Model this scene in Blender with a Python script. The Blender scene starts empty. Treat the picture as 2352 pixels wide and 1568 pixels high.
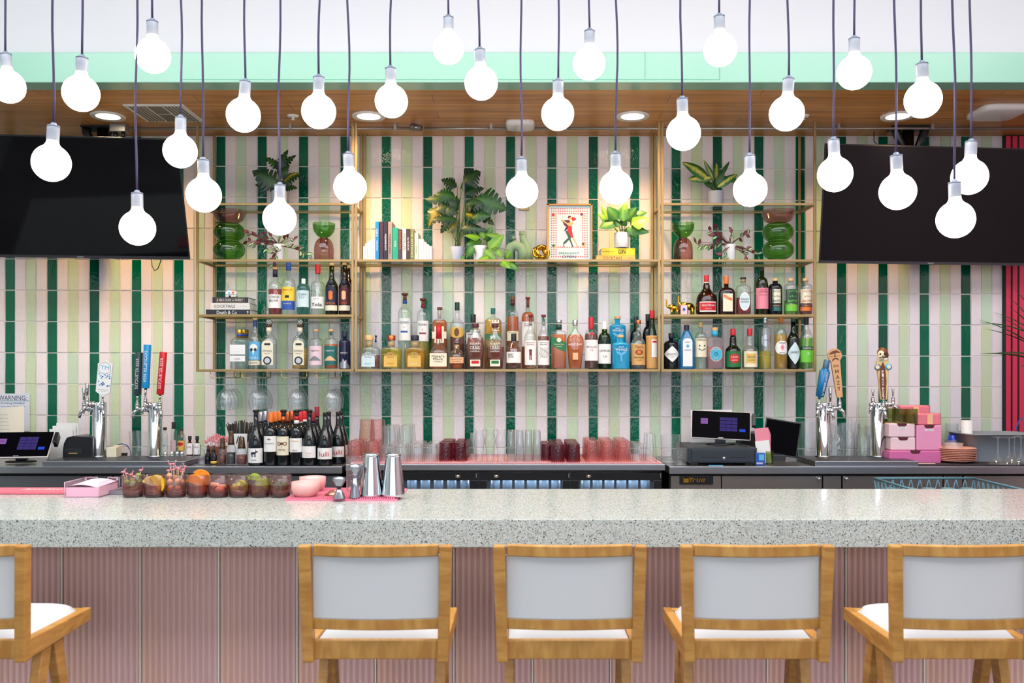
import bpy, math, random
from mathutils import Vector, Matrix
random.seed(7)
C = bpy.context.scene.collection
F, VX, VY, EZ = 2100.0, 1195.0, 857.0, 1.55      # focal length in pixels, vanishing point, eye height (m)
def WX(px, D): return (px - VX) * D / F
def WZ(py, D): return EZ - (py - VY) * D / F
pi = math.pi
sin, cos = math.sin, math.cos

# ------------------------------------------------------------------ materials
MATS = {}
def _new(n):
    m = bpy.data.materials.new(n); m.use_nodes = True
    nt = m.node_tree; nt.nodes.clear()
    o = nt.nodes.new('ShaderNodeOutputMaterial')
    MATS[n] = m
    return m, nt, o
def N(nt, t, **k):
    n = nt.nodes.new('ShaderNode' + t)
    for a, b in k.items():
        if a[0] == 'i' and a[1:].isdigit(): n.inputs[int(a[1:])].default_value = b
        elif a.startswith('_'): n.inputs[a[1:].replace('_', ' ')].default_value = b
        else: setattr(n, a, b)
    return n
def L(nt, a, b): nt.links.new(a, b)
def BPX(z, D): return VY - (z - EZ) * F / D
def S(c):                                          # sRGB 0-255 -> linear
    r = []
    for v in c:
        v /= 255.0
        r.append(v / 12.92 if v <= .04045 else ((v + .055) / 1.055) ** 2.4)
    return tuple(r) + (1,)
def pr(n, col, rough=.5, metal=0, spec=.5, coat=0, bump=None, var=None, sss=0):
    if n in MATS: return MATS[n]
    m, nt, o = _new(n)
    p = N(nt, 'BsdfPrincipled'); p.inputs['Base Color'].default_value = S(col)
    p.inputs['Roughness'].default_value = rough; p.inputs['Metallic'].default_value = metal
    p.inputs['Specular IOR Level'].default_value = spec; p.inputs['Coat Weight'].default_value = coat
    if sss: p.inputs['Subsurface Weight'].default_value = sss
    L(nt, p.outputs[0], o.inputs[0])
    if bump or var:
        tc = N(nt, 'TexCoord')
    if bump:
        nz = N(nt, 'TexNoise'); nz.inputs['Scale'].default_value = bump[0]; L(nt, tc.outputs['Object'], nz.inputs['Vector'])
        b = N(nt, 'Bump'); b.inputs['Strength'].default_value = bump[1]; b.inputs['Distance'].default_value = bump[2] if len(bump) > 2 else .002
        L(nt, nz.outputs[0], b.inputs['Height']); L(nt, b.outputs[0], p.inputs['Normal'])
    if var:                                        # (scale vec, colour2)
        mp = N(nt, 'Mapping'); mp.inputs['Scale'].default_value = var[0]; L(nt, tc.outputs['Object'], mp.inputs[0])
        nz = N(nt, 'TexNoise'); nz.inputs['Scale'].default_value = 1; nz.inputs['Detail'].default_value = 5; nz.inputs['Distortion'].default_value = .6
        L(nt, mp.outputs[0], nz.inputs['Vector'])
        r = N(nt, 'ValToRGB'); r.color_ramp.elements[0].position = .35; r.color_ramp.elements[1].position = .66
        r.color_ramp.elements[0].color = S(col); r.color_ramp.elements[1].color = S(var[1])
        L(nt, nz.outputs[0], r.inputs[0]); L(nt, r.outputs[0], p.inputs['Base Color'])
    return m
def em(n, col, st):
    if n in MATS: return MATS[n]
    m, nt, o = _new(n)
    e = N(nt, 'Emission'); e.inputs[0].default_value = S(col); e.inputs[1].default_value = st
    L(nt, e.outputs[0], o.inputs[0]); return m
def gl(n, T, body=0.0, bc=None, edge=.5, rough=.03, bump=None, ior=1.5, haze=0):
    """thin glass: tinted see-through, darker and more mirror-like towards the edges"""
    if n in MATS: return MATS[n]
    m, nt, o = _new(n)
    lw = N(nt, 'LayerWeight'); lw.inputs[0].default_value = .35
    mc = N(nt, 'Mix', data_type='RGBA'); t = S(T)
    mc.inputs[6].default_value = t; mc.inputs[7].default_value = tuple(v * (1 - edge) for v in t[:3]) + (1,)
    pw = N(nt, 'Math', operation='POWER'); pw.inputs[1].default_value = 2.8
    L(nt, lw.outputs[1], pw.inputs[0]); L(nt, pw.outputs[0], mc.inputs[0])
    tr = N(nt, 'BsdfTransparent'); L(nt, mc.outputs[2], tr.inputs[0])
    last = tr
    if body:
        d = N(nt, 'BsdfPrincipled'); d.inputs['Base Color'].default_value = S(bc or T); d.inputs['Roughness'].default_value = .25
        mx = N(nt, 'MixShader'); mx.inputs[0].default_value = body
        L(nt, tr.outputs[0], mx.inputs[1]); L(nt, d.outputs[0], mx.inputs[2]); last = mx
    if haze:
        d = N(nt, 'BsdfDiffuse'); d.inputs[0].default_value = S(bc or T)
        hm = N(nt, 'Math', operation='MULTIPLY', i1=haze); L(nt, pw.outputs[0], hm.inputs[0])
        mx = N(nt, 'MixShader'); L(nt, hm.outputs[0], mx.inputs[0]); L(nt, last.outputs[0], mx.inputs[1]); L(nt, d.outputs[0], mx.inputs[2]); last = mx
    g = N(nt, 'BsdfGlossy'); g.inputs['Roughness'].default_value = rough; g.inputs[0].default_value = (.95, .97, 1, 1)
    f0 = ((ior - 1) / (ior + 1)) ** 2
    l2 = N(nt, 'LayerWeight', i0=.5); p5 = N(nt, 'Math', operation='POWER', i1=4.5); L(nt, l2.outputs[1], p5.inputs[0])
    fr = N(nt, 'Math', operation='MULTIPLY_ADD', i1=(1 - f0) * .8, i2=f0); L(nt, p5.outputs[0], fr.inputs[0])
    m2 = N(nt, 'MixShader'); L(nt, fr.outputs[0], m2.inputs[0]); L(nt, last.outputs[0], m2.inputs[1]); L(nt, g.outputs[0], m2.inputs[2])
    L(nt, m2.outputs[0], o.inputs[0])
    if bump:
        tc = N(nt, 'TexCoord'); v = N(nt, 'TexVoronoi'); v.inputs['Scale'].default_value = bump[0]; mp = N(nt, 'Mapping'); mp.inputs['Scale'].default_value = (1, 1, bump[2] if len(bump) > 2 else 1); L(nt, tc.outputs['Object'], mp.inputs[0]); L(nt, mp.outputs[0], v.inputs['Vector'])
        b = N(nt, 'Bump'); b.inputs['Strength'].default_value = bump[1]; b.inputs['Distance'].default_value = .003
        L(nt, v.outputs[0], b.inputs['Height'])
        for q in (g, l2, lw): L(nt, b.outputs[0], q.inputs['Normal'])
    return m

# ------------------------------------------------------------------ mesh builder
class MB:
    def __init__(s): s.v = []; s.f = []; s.s = []; s.m = []; s.a = []; s.k = []
    def add(s, vs, fs, smooth=False, mi=0, a=None):
        o = len(s.v); s.v += [tuple(p) for p in vs]
        s.a += (a if a is not None and not isinstance(a, (int, float)) else [a or 0.0] * len(vs))
        for f in fs: s.f.append([i + o for i in f]); s.s.append(smooth); s.m.append(mi)
        return s
    def box(s, x0, x1, y0, y1, z0, z1, mi=0, a=0):
        v = [(x, y, z) for z in (z0, z1) for y in (y0, y1) for x in (x0, x1)]
        return s.add(v, [(0, 2, 3, 1), (4, 5, 7, 6), (0, 1, 5, 4), (2, 6, 7, 3), (0, 4, 6, 2), (1, 3, 7, 5)], False, mi, a)
    def cb(s, c, d, M=None, mi=0):                 # centred box with optional rotation
        x, y, z = d[0] / 2, d[1] / 2, d[2] / 2
        v = [Vector((a * x, b * y, e * z)) for e in (-1, 1) for b in (-1, 1) for a in (-1, 1)]
        if M: v = [M @ q for q in v]
        c = Vector(c)
        return s.add([q + c for q in v], [(0, 2, 3, 1), (4, 5, 7, 6), (0, 1, 5, 4), (2, 6, 7, 3), (0, 4, 6, 2), (1, 3, 7, 5)], False, mi)
    def lathe(s, prof, n=28, c=(0, 0, 0), p=2.0, sy=1.0, fl=0, fd=0, close=True, M=None, mi=0, sx=1.0):
        """prof: (r, z[, squareness 0..1])"""
        vs, fs = [], []
        for q in prof:
            r, z = q[0], q[1]; k = q[2] if len(q) > 2 else 1
            for i in range(n):
                t = 2 * pi * (i + .5) / n; cx, cy = cos(t), sin(t)
                e = 2 + (p - 2) * k
                m = 1 / ((abs(cx) ** e + abs(cy) ** e) ** (1 / e)) if e != 2 else 1
                if fl: m *= 1 + fd * k * cos(fl * t)
                vs.append((r * m * cx * sx, r * m * cy * (1 + (sy - 1) * k), z))
        for j in range(len(prof) - 1):
            for i in range(n):
                a, b = j * n + i, j * n + (i + 1) % n
                fs.append((a, b, b + n, a + n))
        if close:
            if prof[0][0] > 1e-6: fs.append(tuple(reversed(range(n))))
            if prof[-1][0] > 1e-6: fs.append(tuple(range((len(prof) - 1) * n, len(prof) * n)))
        vs = [Vector(v) for v in vs]
        if M: vs = [M @ v for v in vs]
        c = Vector(c)
        return s.add([v + c for v in vs], fs, True, mi)
    def cyl(s, p0, p1, r0, r1=None, n=16, mi=0, smooth=True):
        r1 = r0 if r1 is None else r1
        p0, p1 = Vector(p0), Vector(p1); d = p1 - p0
        M = d.to_track_quat('Z', 'Y').to_matrix()
        return s.lathe([(r0, 0), (r1, d.length)], n, p0, M=M, mi=mi)
    def tube(s, pts, r, n=8, mi=0, cap=True):
        pts = [Vector(p) for p in pts]; rs = r if isinstance(r, (list, tuple)) else [r] * len(pts)
        vs, fs = [], []; up = None
        for i, p in enumerate(pts):
            d = (pts[min(i + 1, len(pts) - 1)] - pts[max(i - 1, 0)]).normalized()
            if up is None: up = d.orthogonal().normalized()
            up = (up - d * up.dot(d)).normalized(); sd = d.cross(up)
            for j in range(n):
                t = 2 * pi * j / n; vs.append(p + (up * cos(t) + sd * sin(t)) * rs[i])
        for i in range(len(pts) - 1):
            for j in range(n):
                a, b = i * n + j, i * n + (j + 1) % n
                fs.append((a, b, b + n, a + n))
        if cap: fs += [tuple(reversed(range(n))), tuple(range((len(pts) - 1) * n, len(pts) * n))]
        return s.add(vs, fs, True, mi)
    def ball(s, c, r, n=16, m=10, sx=1, sy=1, sz=1, mi=0, M=None):
        pf = [(r * sin(pi * i / m), -r * cos(pi * i / m) * sz) for i in range(m + 1)]
        return s.lathe(pf, n, c, mi=mi, sx=sx, M=(M @ Matrix.Diagonal((1, sy, 1))) if M else Matrix.Diagonal((1, sy, 1)))
    def prism(s, poly, y0, y1, mi=0, smooth=False, c=(0, 0, 0), M=None):
        """outline in XZ, extruded along Y"""
        n = len(poly); vs = [Vector((x, y0, z)) for x, z in poly] + [Vector((x, y1, z)) for x, z in poly]
        fs = [tuple(range(n)), tuple(reversed(range(n, 2 * n)))]
        fs += [(i, i + n, (i + 1) % n + n, (i + 1) % n) for i in range(n)]
        if M: vs = [M @ v for v in vs]
        c = Vector(c)
        return s.add([v + c for v in vs], fs, smooth, mi)
    def patch(s, lo, hi, x0, x1, R=None, y=0, n=14, mi=0, sgn=-1):
        """sheet facing -Y between lo(x) and hi(x); R bends it round a vertical cylinder"""
        vs, fs = [], []
        for i in range(n + 1):
            x = x0 + (x1 - x0) * i / n
            X, Y = (R * sin(x / R), sgn * R * cos(x / R)) if R else (x, y)
            vs += [(X, Y, lo(x)), (X, Y, hi(x))]
        for i in range(n): fs.append((2 * i, 2 * i + 2, 2 * i + 3, 2 * i + 1))
        return s.add(vs, fs, bool(R), mi)
    def text(s, st, h, c=(0, 0, 0), w=None, R=None, bold=0, M=None, mi=0, al='c', vert=0, shear=0):
        vs, fs, bw, bh = glyphs(st, bold, shear)
        if not fs: return s
        k = h; kx = w / bw if w else k
        out = []
        for x, z in vs:
            x, z = x * kx, z * k
            if al == 'l': x += bw * kx / 2
            if vert: x, z = (-z, x) if vert > 0 else (z, -x)
            if R: out.append(Vector((R * sin((x + c[0]) / R), -R * cos((x + c[0]) / R), z + c[2])))
            else:
                v = Vector((x, 0, z)); v = M @ v if M else v
                out.append(v + Vector(c))
        return s.add(out, fs, False, mi)
    def build(s, name, mat, parent=None, loc=None, bev=0, sub=0, rotz=0):
        me = bpy.data.meshes.new(name); me.from_pydata(s.v, [], s.f)
        if any(s.a):
            at = me.attributes.new('a', 'FLOAT', 'POINT'); at.data.foreach_set('value', s.a)
        me.polygons.foreach_set('use_smooth', s.s)
        ms = mat if isinstance(mat, (list, tuple)) else [mat]
        for m in ms: me.materials.append(m)
        if len(ms) > 1: me.polygons.foreach_set('material_index', s.m)
        me.update()
        o = bpy.data.objects.new(name, me); C.objects.link(o)
        if parent: o.parent = parent
        if loc is not None: o.location = loc
        if rotz: o.rotation_euler = (0, 0, rotz)
        if bev:
            b = o.modifiers.new('Bevel', 'BEVEL'); b.width = bev; b.segments = 2; b.limit_method = 'ANGLE'; b.angle_limit = .7
            b.harden_normals = False
        if sub:
            b = o.modifiers.new('Sub', 'SUBSURF'); b.levels = sub; b.render_levels = sub
        return o

_GL = {}
def glyphs(st, bold=0, shear=0):
    bold = min(bold, .022) if any(ch in 'MWKNAZ&' for ch in st) is False else 0
    k = (st, bold, shear)
    if k in _GL: return _GL[k]
    cu = bpy.data.curves.new('t', 'FONT'); cu.body = st; cu.size = 1; cu.resolution_u = 2; cu.offset = bold; cu.shear = shear
    cu.align_x = 'CENTER'
    o = bpy.data.objects.new('t', cu); C.objects.link(o)
    bpy.context.view_layer.update()
    me = o.evaluated_get(bpy.context.evaluated_depsgraph_get()).to_mesh()
    vs = [(v.co.x, v.co.y) for v in me.vertices]; fs = [tuple(p.vertices) for p in me.polygons]
    fs = [f if True else f for f in fs]
    xs = [v[0] for v in vs] or [0]; ys = [v[1] for v in vs] or [0]
    cx, cy = (min(xs) + max(xs)) / 2, (min(ys) + max(ys)) / 2
    hh = max(ys) - min(ys) or 1
    vs = [((x - cx) / hh, (y - cy) / hh) for x, y in vs]
    o.to_mesh_clear(); bpy.data.objects.remove(o); bpy.data.curves.remove(cu)
    _GL[k] = (vs, fs, (max(xs) - min(xs)) / hh, 1.0)
    return _GL[k]

def tag(o, label=None, cat=None, group=None, kind=None):
    if label: o['label'] = label
    if cat: o['category'] = cat
    if group: o['group'] = group
    if kind: o['kind'] = kind
    return o
def thing(name, label, cat, loc=(0, 0, 0), rotz=0, group=None):
    o = bpy.data.objects.new(name, None); C.objects.link(o); o.empty_display_size = .05
    o.location = loc; o.rotation_euler = (0, 0, rotz)
    return tag(o, label, cat, group)
def kids(o): return [c for c in bpy.data.objects if c.parent == o]
def dup(o, loc=None, rotz=None, label=None, group=None, parent=None, _ch=None):
    c = o.copy(); C.objects.link(c)
    if parent: c.parent = parent
    if loc is not None: c.location = loc
    if rotz is not None: c.rotation_euler = (0, 0, rotz)
    if label: c['label'] = label
    if group: c['group'] = group
    for ch in list(o.children): dup(ch, parent=c)
    return c
def struct(mb, name, mat, **k): return tag(mb.build(name, mat, **k), kind='structure')
def rot(ax, a): return Matrix.Rotation(a, 3, ax)

# ------------------------------------------------------------------ material set
GOLD = pr('satin_gold', (166, 138, 94), .36, .6, bump=(60, .05))
STEEL = pr('brushed_steel', (158, 161, 170), .3, .95, bump=(120, .06))
CHROME = pr('chrome', (215, 218, 222), .07, 1)
BLACKM = pr('black_paint', (18, 20, 26), .35)
BLACKP = pr('black_plastic', (20, 22, 27), .3, bump=(300, .05))
NAVYP = pr('charcoal_plastic', (38, 46, 56), .45)
WHITE = pr('white_paint', (236, 236, 234), .5)
WHITEP = pr('white_ceramic', (236, 234, 234), .28)
GREYP = pr('grey_pot', (176, 178, 190), .7, bump=(80, .1))
OAK = pr('oak', (176, 120, 52), .42, var=((9, 9, 45), (206, 152, 78)))
OAKH = pr('oak_across', (180, 124, 56), .42, var=((30, 9, 9), (208, 156, 82)))
LEATHER = pr('white_leather', (214, 214, 216), .5, bump=(350, .08, .001))
PINKB = pr('pink_plastic', (232, 150, 164), .45)
PAPER = pr('paper', (236, 234, 232), .8)
CREAM = pr('cream_paper', (232, 222, 196), .75)
INK = pr('black_ink', (26, 26, 30), .7)
CLEAR = gl('clear_glass', (251, 253, 253), .045, (236, 240, 248), .72, ior=1.75, haze=.25, bump=(95, .5, .12))
CLEARW = gl('clear_bottle', (248, 252, 251), .03, (226, 238, 236), .75, ior=1.75, haze=.12)
SHELFG = gl('shelf_glass', (232, 244, 238), .02, (190, 225, 210), .1, ior=1.07)
_pal = dict(red=(196, 26, 40), dred=(132, 24, 40), blue=(38, 82, 168), sky=(92, 176, 222), navy=(24, 30, 58), teal=(24, 104, 100),
            orange=(226, 116, 40), yellow=(240, 206, 60), kraft=(214, 164, 100), cork=(206, 166, 116), wood=(222, 178, 124),
            brown=(110, 62, 36), maroon=(86, 28, 40), green=(24, 112, 62), lime=(112, 200, 60), dgreen=(16, 62, 48), pink=(232, 138, 156),
            lpink=(232, 204, 214), gold=(204, 160, 60), silver=(176, 176, 184), black=(20, 20, 26), white=(240, 238, 236),
            peach=(234, 184, 140), cream=(236, 226, 200), purple=(92, 40, 130), grey=(130, 132, 138), copper=(196, 100, 60), cyan=(60, 176, 212),
            pale=(206, 226, 232), lgrey=(196, 198, 204), mustard=(226, 184, 90))
def P(c):
    if c in ('gold', 'silver', 'copper'): return pr('foil_' + c, _pal[c], .25, .85)
    return pr('print_' + c, _pal[c], .5)
GB = dict(clear=CLEARW, aqua=gl('aqua_glass', (150, 214, 206), .12, (120, 200, 196), .5), green=gl('green_glass', (44, 120, 50), .12, (10, 90, 30), .6),
          dgreen=gl('dark_green_glass', (40, 62, 34), .35, (14, 26, 14), .6), black=pr('black_glass', (14, 16, 24), .08), brown=gl('brown_glass', (110, 50, 24), .35, (60, 24, 12), .6),
          navy=pr('navy_glass', (26, 30, 62), .1), sapph=gl('sapphire_glass', (104, 196, 236), .3, (30, 150, 214), .4), whale=pr('aqua_blue_glass', (30, 156, 204), .12, coat=.4),
          frost=gl('frosted_glass', (238, 226, 230), .2, (228, 214, 220), .2, .2), wine=pr('wine_glass_dark', (16, 22, 26), .06, coat=.3), olive=gl('olive_glass', (104, 112, 60), .2, (60, 70, 30), .6))
LQ = dict(amber=gl('amber_spirit', (250, 176, 72), .38, (228, 118, 16), .45, ior=1.2), dark=gl('dark_spirit', (206, 104, 44), .45, (138, 52, 10), .45, ior=1.2), red=gl('red_spirit', (220, 74, 74), .4, (186, 30, 38), .4, ior=1.2),
          gold=gl('golden_spirit', (253, 216, 84), .3, (246, 196, 36), .3, ior=1.2), pale=gl('pale_spirit', (248, 234, 130), .2, (236, 220, 80), .3, ior=1.2), straw=gl('straw_spirit', (222, 216, 170), .1, (214, 206, 150), .4, ior=1.2),
          green=gl('green_liqueur', (170, 224, 70), .3, (120, 200, 30), .3, ior=1.2), pink=gl('pink_spirit', (232, 160, 170), .4, (226, 140, 156), .3, ior=1.2), water=gl('water_spirit', (248, 252, 252), .05, (226, 236, 240), .1, ior=1.2),
          clear=gl('clear_spirit', (248, 252, 252), .04, (226, 236, 240), .1, ior=1.2))
# ------------------------------------------------------------------ camera
cam = bpy.data.cameras.new('camera'); cam.sensor_width = 36; cam.lens = F / 2352 * 36
cam.shift_x = -(VX - 1176) / 2352; cam.shift_y = (VY - 784) / 2352
cam.dof.use_dof = True; cam.dof.focus_distance = 5.3; cam.dof.aperture_fstop = 5.0
co = bpy.data.objects.new('camera', cam); C.objects.link(co); co.location = (0, 0, EZ); co.rotation_euler = (pi / 2, 0, 0)
bpy.context.scene.camera = co

# ------------------------------------------------------------------ tiled back wall
DW = 5.82
def tile_mat(n, c1, c2, rough=.07):
    m, nt, o = _new(n)
    p = N(nt, 'BsdfPrincipled'); L(nt, p.outputs[0], o.inputs[0])
    at = N(nt, 'Attribute', attribute_name='a'); tc = N(nt, 'TexCoord')
    nz = N(nt, 'TexNoise', i2=9.0, i3=4.0); L(nt, tc.outputs['Object'], nz.inputs['Vector'])
    ad = N(nt, 'Math', operation='ADD'); L(nt, at.outputs['Fac'], ad.inputs[0])
    ml = N(nt, 'Math', operation='MULTIPLY_ADD', i1=.9, i2=-.45); L(nt, nz.outputs[0], ml.inputs[0]); L(nt, ml.outputs[0], ad.inputs[1])
    mx = N(nt, 'Mix', data_type='RGBA'); mx.inputs[6].default_value = S(c1); mx.inputs[7].default_value = S(c2)
    L(nt, ad.outputs[0], mx.inputs[0]); L(nt, mx.outputs[2], p.inputs['Base Color'])
    p.inputs['Roughness'].default_value = rough; p.inputs['Specular IOR Level'].default_value = .38; p.inputs['Coat Weight'].default_value = .15; p.inputs['Coat Roughness'].default_value = .04
    n1 = N(nt, 'TexNoise', i2=26.0, i3=3.0); n2 = N(nt, 'TexNoise', i2=70.0, i3=1.0)
    mp = N(nt, 'Mapping'); mp.inputs['Scale'].default_value = (1.6, 1, .8); L(nt, tc.outputs['Object'], mp.inputs[0])
    for q in (n1, n2): L(nt, mp.outputs[0], q.inputs['Vector'])
    s = N(nt, 'Math', operation='MULTIPLY_ADD', i1=.5); L(nt, n2.outputs[0], s.inputs[0]); L(nt, n1.outputs[0], s.inputs[2])
    b = N(nt, 'Bump', i0=.6, i1=.004); L(nt, s.outputs[0], b.inputs['Height'])
    L(nt, b.outputs[0], p.inputs['Normal']); L(nt, b.outputs[0], p.inputs['Coat Normal'])
    return m
TD = tile_mat('tile_dark_green', (0, 104, 76), (0, 74, 56)); TP = tile_mat('tile_pale_pink', (240, 228, 228), (228, 220, 226)); TG = tile_mat('tile_light_green', (198, 220, 194), (206, 216, 176))
GR = pr('tile_grout', (226, 220, 212), .85)
edges = [12 + 96.8 * k for k in range(-2, 5)] + [496 + 95.06 * k for k in range(0, 20)]
mb = MB(); X0 = -4.6; XE = WX(2302, DW)
cols = []
for i in range(len(edges) - 1):
    a, b = edges[i], edges[i + 1]; w = b - a; c = [a, a + w * .236, a + w * .49, a + w * .738, b]
    for j in range(4): cols.append((c[j], c[j + 1], (0, 1, 2, 1)[j]))
k = edges[0]
while WX(k, DW) > X0:
    for j, t in ((3, 1), (2, 2), (1, 1), (0, 0)):
        cols.append((k - 24.2, k, t)); k -= 24.2
rows = [(312 - 2, 385)] + [(385 + 71.45 * j, 385 + 71.45 * (j + 1)) for j in range(0, 18)]
def skew(px, py): return (.003 + .0025 * max(0, (956 - py)) / 571) * (px - 1120)
for (a, b, t) in cols:
    xa, xb = WX(a, DW), WX(b, DW)
    if xa >= XE - .01: continue
    xb = min(xb, XE)
    for (r0, r1) in rows:
        dz = 0 if r0 < 380 else 1
        z1 = WZ(r0 + dz * skew(a, r0), DW); z0 = max(0.001, WZ(r1 + skew(a, r1), DW))
        if z1 < .1: continue
        z1 = min(z1, 3.059)
        g = .0016; ty = random.uniform(-.0012, .0012); tz = random.uniform(-.0015, .0015); av = random.random() * .9
        x0, x1, q0, q1 = xa + g, xb - g, z0 + g * 1.1, z1 - g * 1.1; c = .0022
        v = [(x0, DW + .004, q0), (x1, DW + .004, q0), (x1, DW + .004, q1), (x0, DW + .004, q1)]
        v += [(x0 + c * (1 if u == 0 else -1) if 0 else (x0 + c if u == 0 else x1 - c), DW - .004 + ty * (1 if u else -1) + tz * (1 if w_ else -1), q0 + c if w_ == 0 else q1 - c) for u, w_ in ((0, 0), (1, 0), (1, 1), (0, 1))]
        mb.add(v, [(4, 5, 6, 7), (0, 1, 5, 4), (1, 2, 6, 5), (2, 3, 7, 6), (3, 0, 4, 7)], False, t + 1, av)
mb.box(X0, XE, DW + .0005, DW + .1, 0, 3.06, 0)
struct(mb, 'wall_back', [GR, TD, TP, TG])

# slatted red panel at the right end of the wall
mb = MB(); mb.box(XE, 4.6, DW + .001, DW + .1, 0, 3.06)
struct(mb, 'wall_right_end', pr('slat_backing', (24, 22, 28), .6))
SL = pr('red_slat_paint', (216, 50, 84), .45)
sw = thing('slat_panel', 'black wall panel faced with upright red slats at the right edge', 'wall panel', (XE, DW - .03, 0))
for k in range(9):
    x = WX(2311.5 + 15.3 * k, DW - .04) - XE
    MB().box(x, x + .0285, -.008, -.001, 1.02, 3.05).build('slat', SL, sw)
MB().box(0, 1.3, -.001, .029, 0.0, 3.055).build('backing', pr('slat_backing', (24, 22, 28), .6), sw)

# ------------------------------------------------------------------ soffit, beam, upper wall, ceiling, floor
m, nt, o = _new('wood_planks'); p = N(nt, 'BsdfPrincipled'); L(nt, p.outputs[0], o.inputs[0]); tc = N(nt, 'TexCoord')
br = N(nt, 'TexBrick', offset=.37, squash=1.0); br.inputs['Scale'].default_value = 1.0; br.inputs['Mortar Size'].default_value = .0016
br.inputs['Brick Width'].default_value = 1.3; br.inputs['Row Height'].default_value = .155; br.inputs['Color1'].default_value = S((206, 142, 76)); br.inputs['Color2'].default_value = S((222, 162, 92)); br.inputs['Mortar'].default_value = S((60, 34, 18))
L(nt, tc.outputs['Object'], br.inputs['Vector'])
mp = N(nt, 'Mapping'); mp.inputs['Scale'].default_value = (2.2, 26, 1); L(nt, tc.outputs['Object'], mp.inputs[0])
nz = N(nt, 'TexNoise', i3=6.0, i5=1.2); nz.inputs['Scale'].default_value = 1.0; L(nt, mp.outputs[0], nz.inputs['Vector'])
mx = N(nt, 'Mix', data_type='RGBA', blend_type='MULTIPLY'); mx.inputs[0].default_value = .75
r = N(nt, 'ValToRGB'); r.color_ramp.elements[0].position = .3; r.color_ramp.elements[0].color = (.5, .42, .34, 1); r.color_ramp.elements[1].position = .62; r.color_ramp.elements[1].color = (1, 1, 1, 1)
L(nt, nz.outputs[0], r.inputs[0]); L(nt, br.outputs[0], mx.inputs[6]); L(nt, r.outputs[0], mx.inputs[7]); L(nt, mx.outputs[2], p.inputs['Base Color'])
p.inputs['Roughness'].default_value = .38
PLANK = m
CZ = 3.06
struct(MB().box(-4.6, 4.6, 4.88, 5.92, CZ, CZ + .1), 'ceiling_soffit', PLANK)
MINT = pr('mint_paint', (146, 196, 174), .22, spec=.6)
mb = MB().box(-4.6, 4.6, 4.75, 4.88, CZ, 3.217)
struct(mb, 'trim_1', MINT, bev=.004)
mb = MB()
for px in (416, 1481, 1652): mb.box(WX(px, 4.75), WX(px, 4.75) + .003, 4.748, 4.75, 3.075, 3.217)
mb.box(WX(416, 4.75), WX(1652, 4.75), 4.7485, 4.75, 3.074, 3.077)
struct(mb, 'trim_2', pr('mint_seam', (104, 176, 148), .4))
WALLP = pr('wall_paint', (204, 205, 209), .6)
struct(MB().box(-4.6, 4.6, 4.78, 4.95, 3.217, 4.4), 'wall_upper', WALLP)
CEIL = pr('ceiling_paint', (228, 228, 230), .8)
struct(MB().box(-4.6, 4.6, -4.1, 4.78, 4.4, 4.5), 'ceiling', CEIL)
struct(MB().box(-4.7, 4.7, -4.2, 6, -.1, 0), 'floor', pr('polished_concrete', (150, 142, 134), .3, bump=(6, .1), var=((2, 2, 2), (126, 120, 116))))
struct(MB().box(-4.7, -4.6, -4.2, 5.95, 0, 4.5), 'wall_left', pr('side_wall_paint', (196, 204, 200), .7))
struct(MB().box(4.6, 4.7, -4.2, 5.95, 0, 4.5), 'wall_right', pr('side_wall_paint2', (226, 190, 192), .7))
# street side with three tall windows
mb = MB()
WIN = [(-4.0, -1.5), (-1.2, 1.2), (1.5, 4.0)]
wz0, wz1 = .9, 4.0
mb.box(-4.6, 4.6, -4.2, -4.05, 0, wz0).box(-4.6, 4.6, -4.2, -4.05, wz1, 4.5)
xs = [-4.6] + [v for w in WIN for v in w] + [4.6]
for i in range(0, 8, 2): mb.box(xs[i], xs[i + 1], -4.2, -4.05, wz0, wz1)
struct(mb, 'wall_front', pr('dark_front_wall', (70, 68, 72), .7))
FRM = pr('window_frame_black', (30, 30, 34), .4)
for i, (a, b) in enumerate(WIN):
    mb = MB()
    for (x0, x1, z0, z1) in ((a, a + .06, wz0, wz1), (b - .06, b, wz0, wz1), (a, b, wz0, wz0 + .06), (a, b, wz1 - .06, wz1), ((a + b) / 2 - .02, (a + b) / 2 + .02, wz0, wz1), (a, b, 2.9, 2.95)):
        mb.box(x0, x1, -4.1, -4.04, z0, z1)
    w = struct(mb, 'window_%d' % (i + 1), FRM)
    MB().box(a + .06, b - .06, -4.075, -4.07, wz0 + .06, wz1 - .06).build('window_pane', gl('window_glass', (244, 248, 248), 0, None, .2), w)

def area(n, loc, rotm, sx, sy, power, col, spread=pi):
    l = bpy.data.lights.new(n, 'AREA'); l.shape = 'RECTANGLE'; l.size = sx; l.size_y = sy; l.energy = power; l.color = col; l.spread = spread
    o = bpy.data.objects.new(n, l); C.objects.link(o); o.location = loc; o.rotation_euler = rotm; return o
for i, (a, b) in enumerate(WIN):
    area('daylight_window', ((a + b) / 2, -4.15, (wz0 + wz1) / 2), (pi / 2, 0, 0), b - a - .1, wz1 - wz0 - .1, (34, 42, 38)[i], (.86, .93, 1))
area('skylight', (0, 2.0, 4.37), (0, 0, 0), 8.6, 2.9, 300, (.95, .97, 1))
w = bpy.data.worlds.new('sky'); bpy.context.scene.world = w; w.use_nodes = True
w.node_tree.nodes['Background'].inputs[0].default_value = (.75, .85, 1, 1); w.node_tree.nodes['Background'].inputs[1].default_value = 1.2
sc = bpy.context.scene
sc.view_settings.view_transform = 'Standard'; sc.view_settings.look = 'None'; sc.view_settings.gamma = 1; sc.view_settings.exposure = 0.3; sc.view_settings.use_curve_mapping = False
cy = sc.cycles
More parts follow.
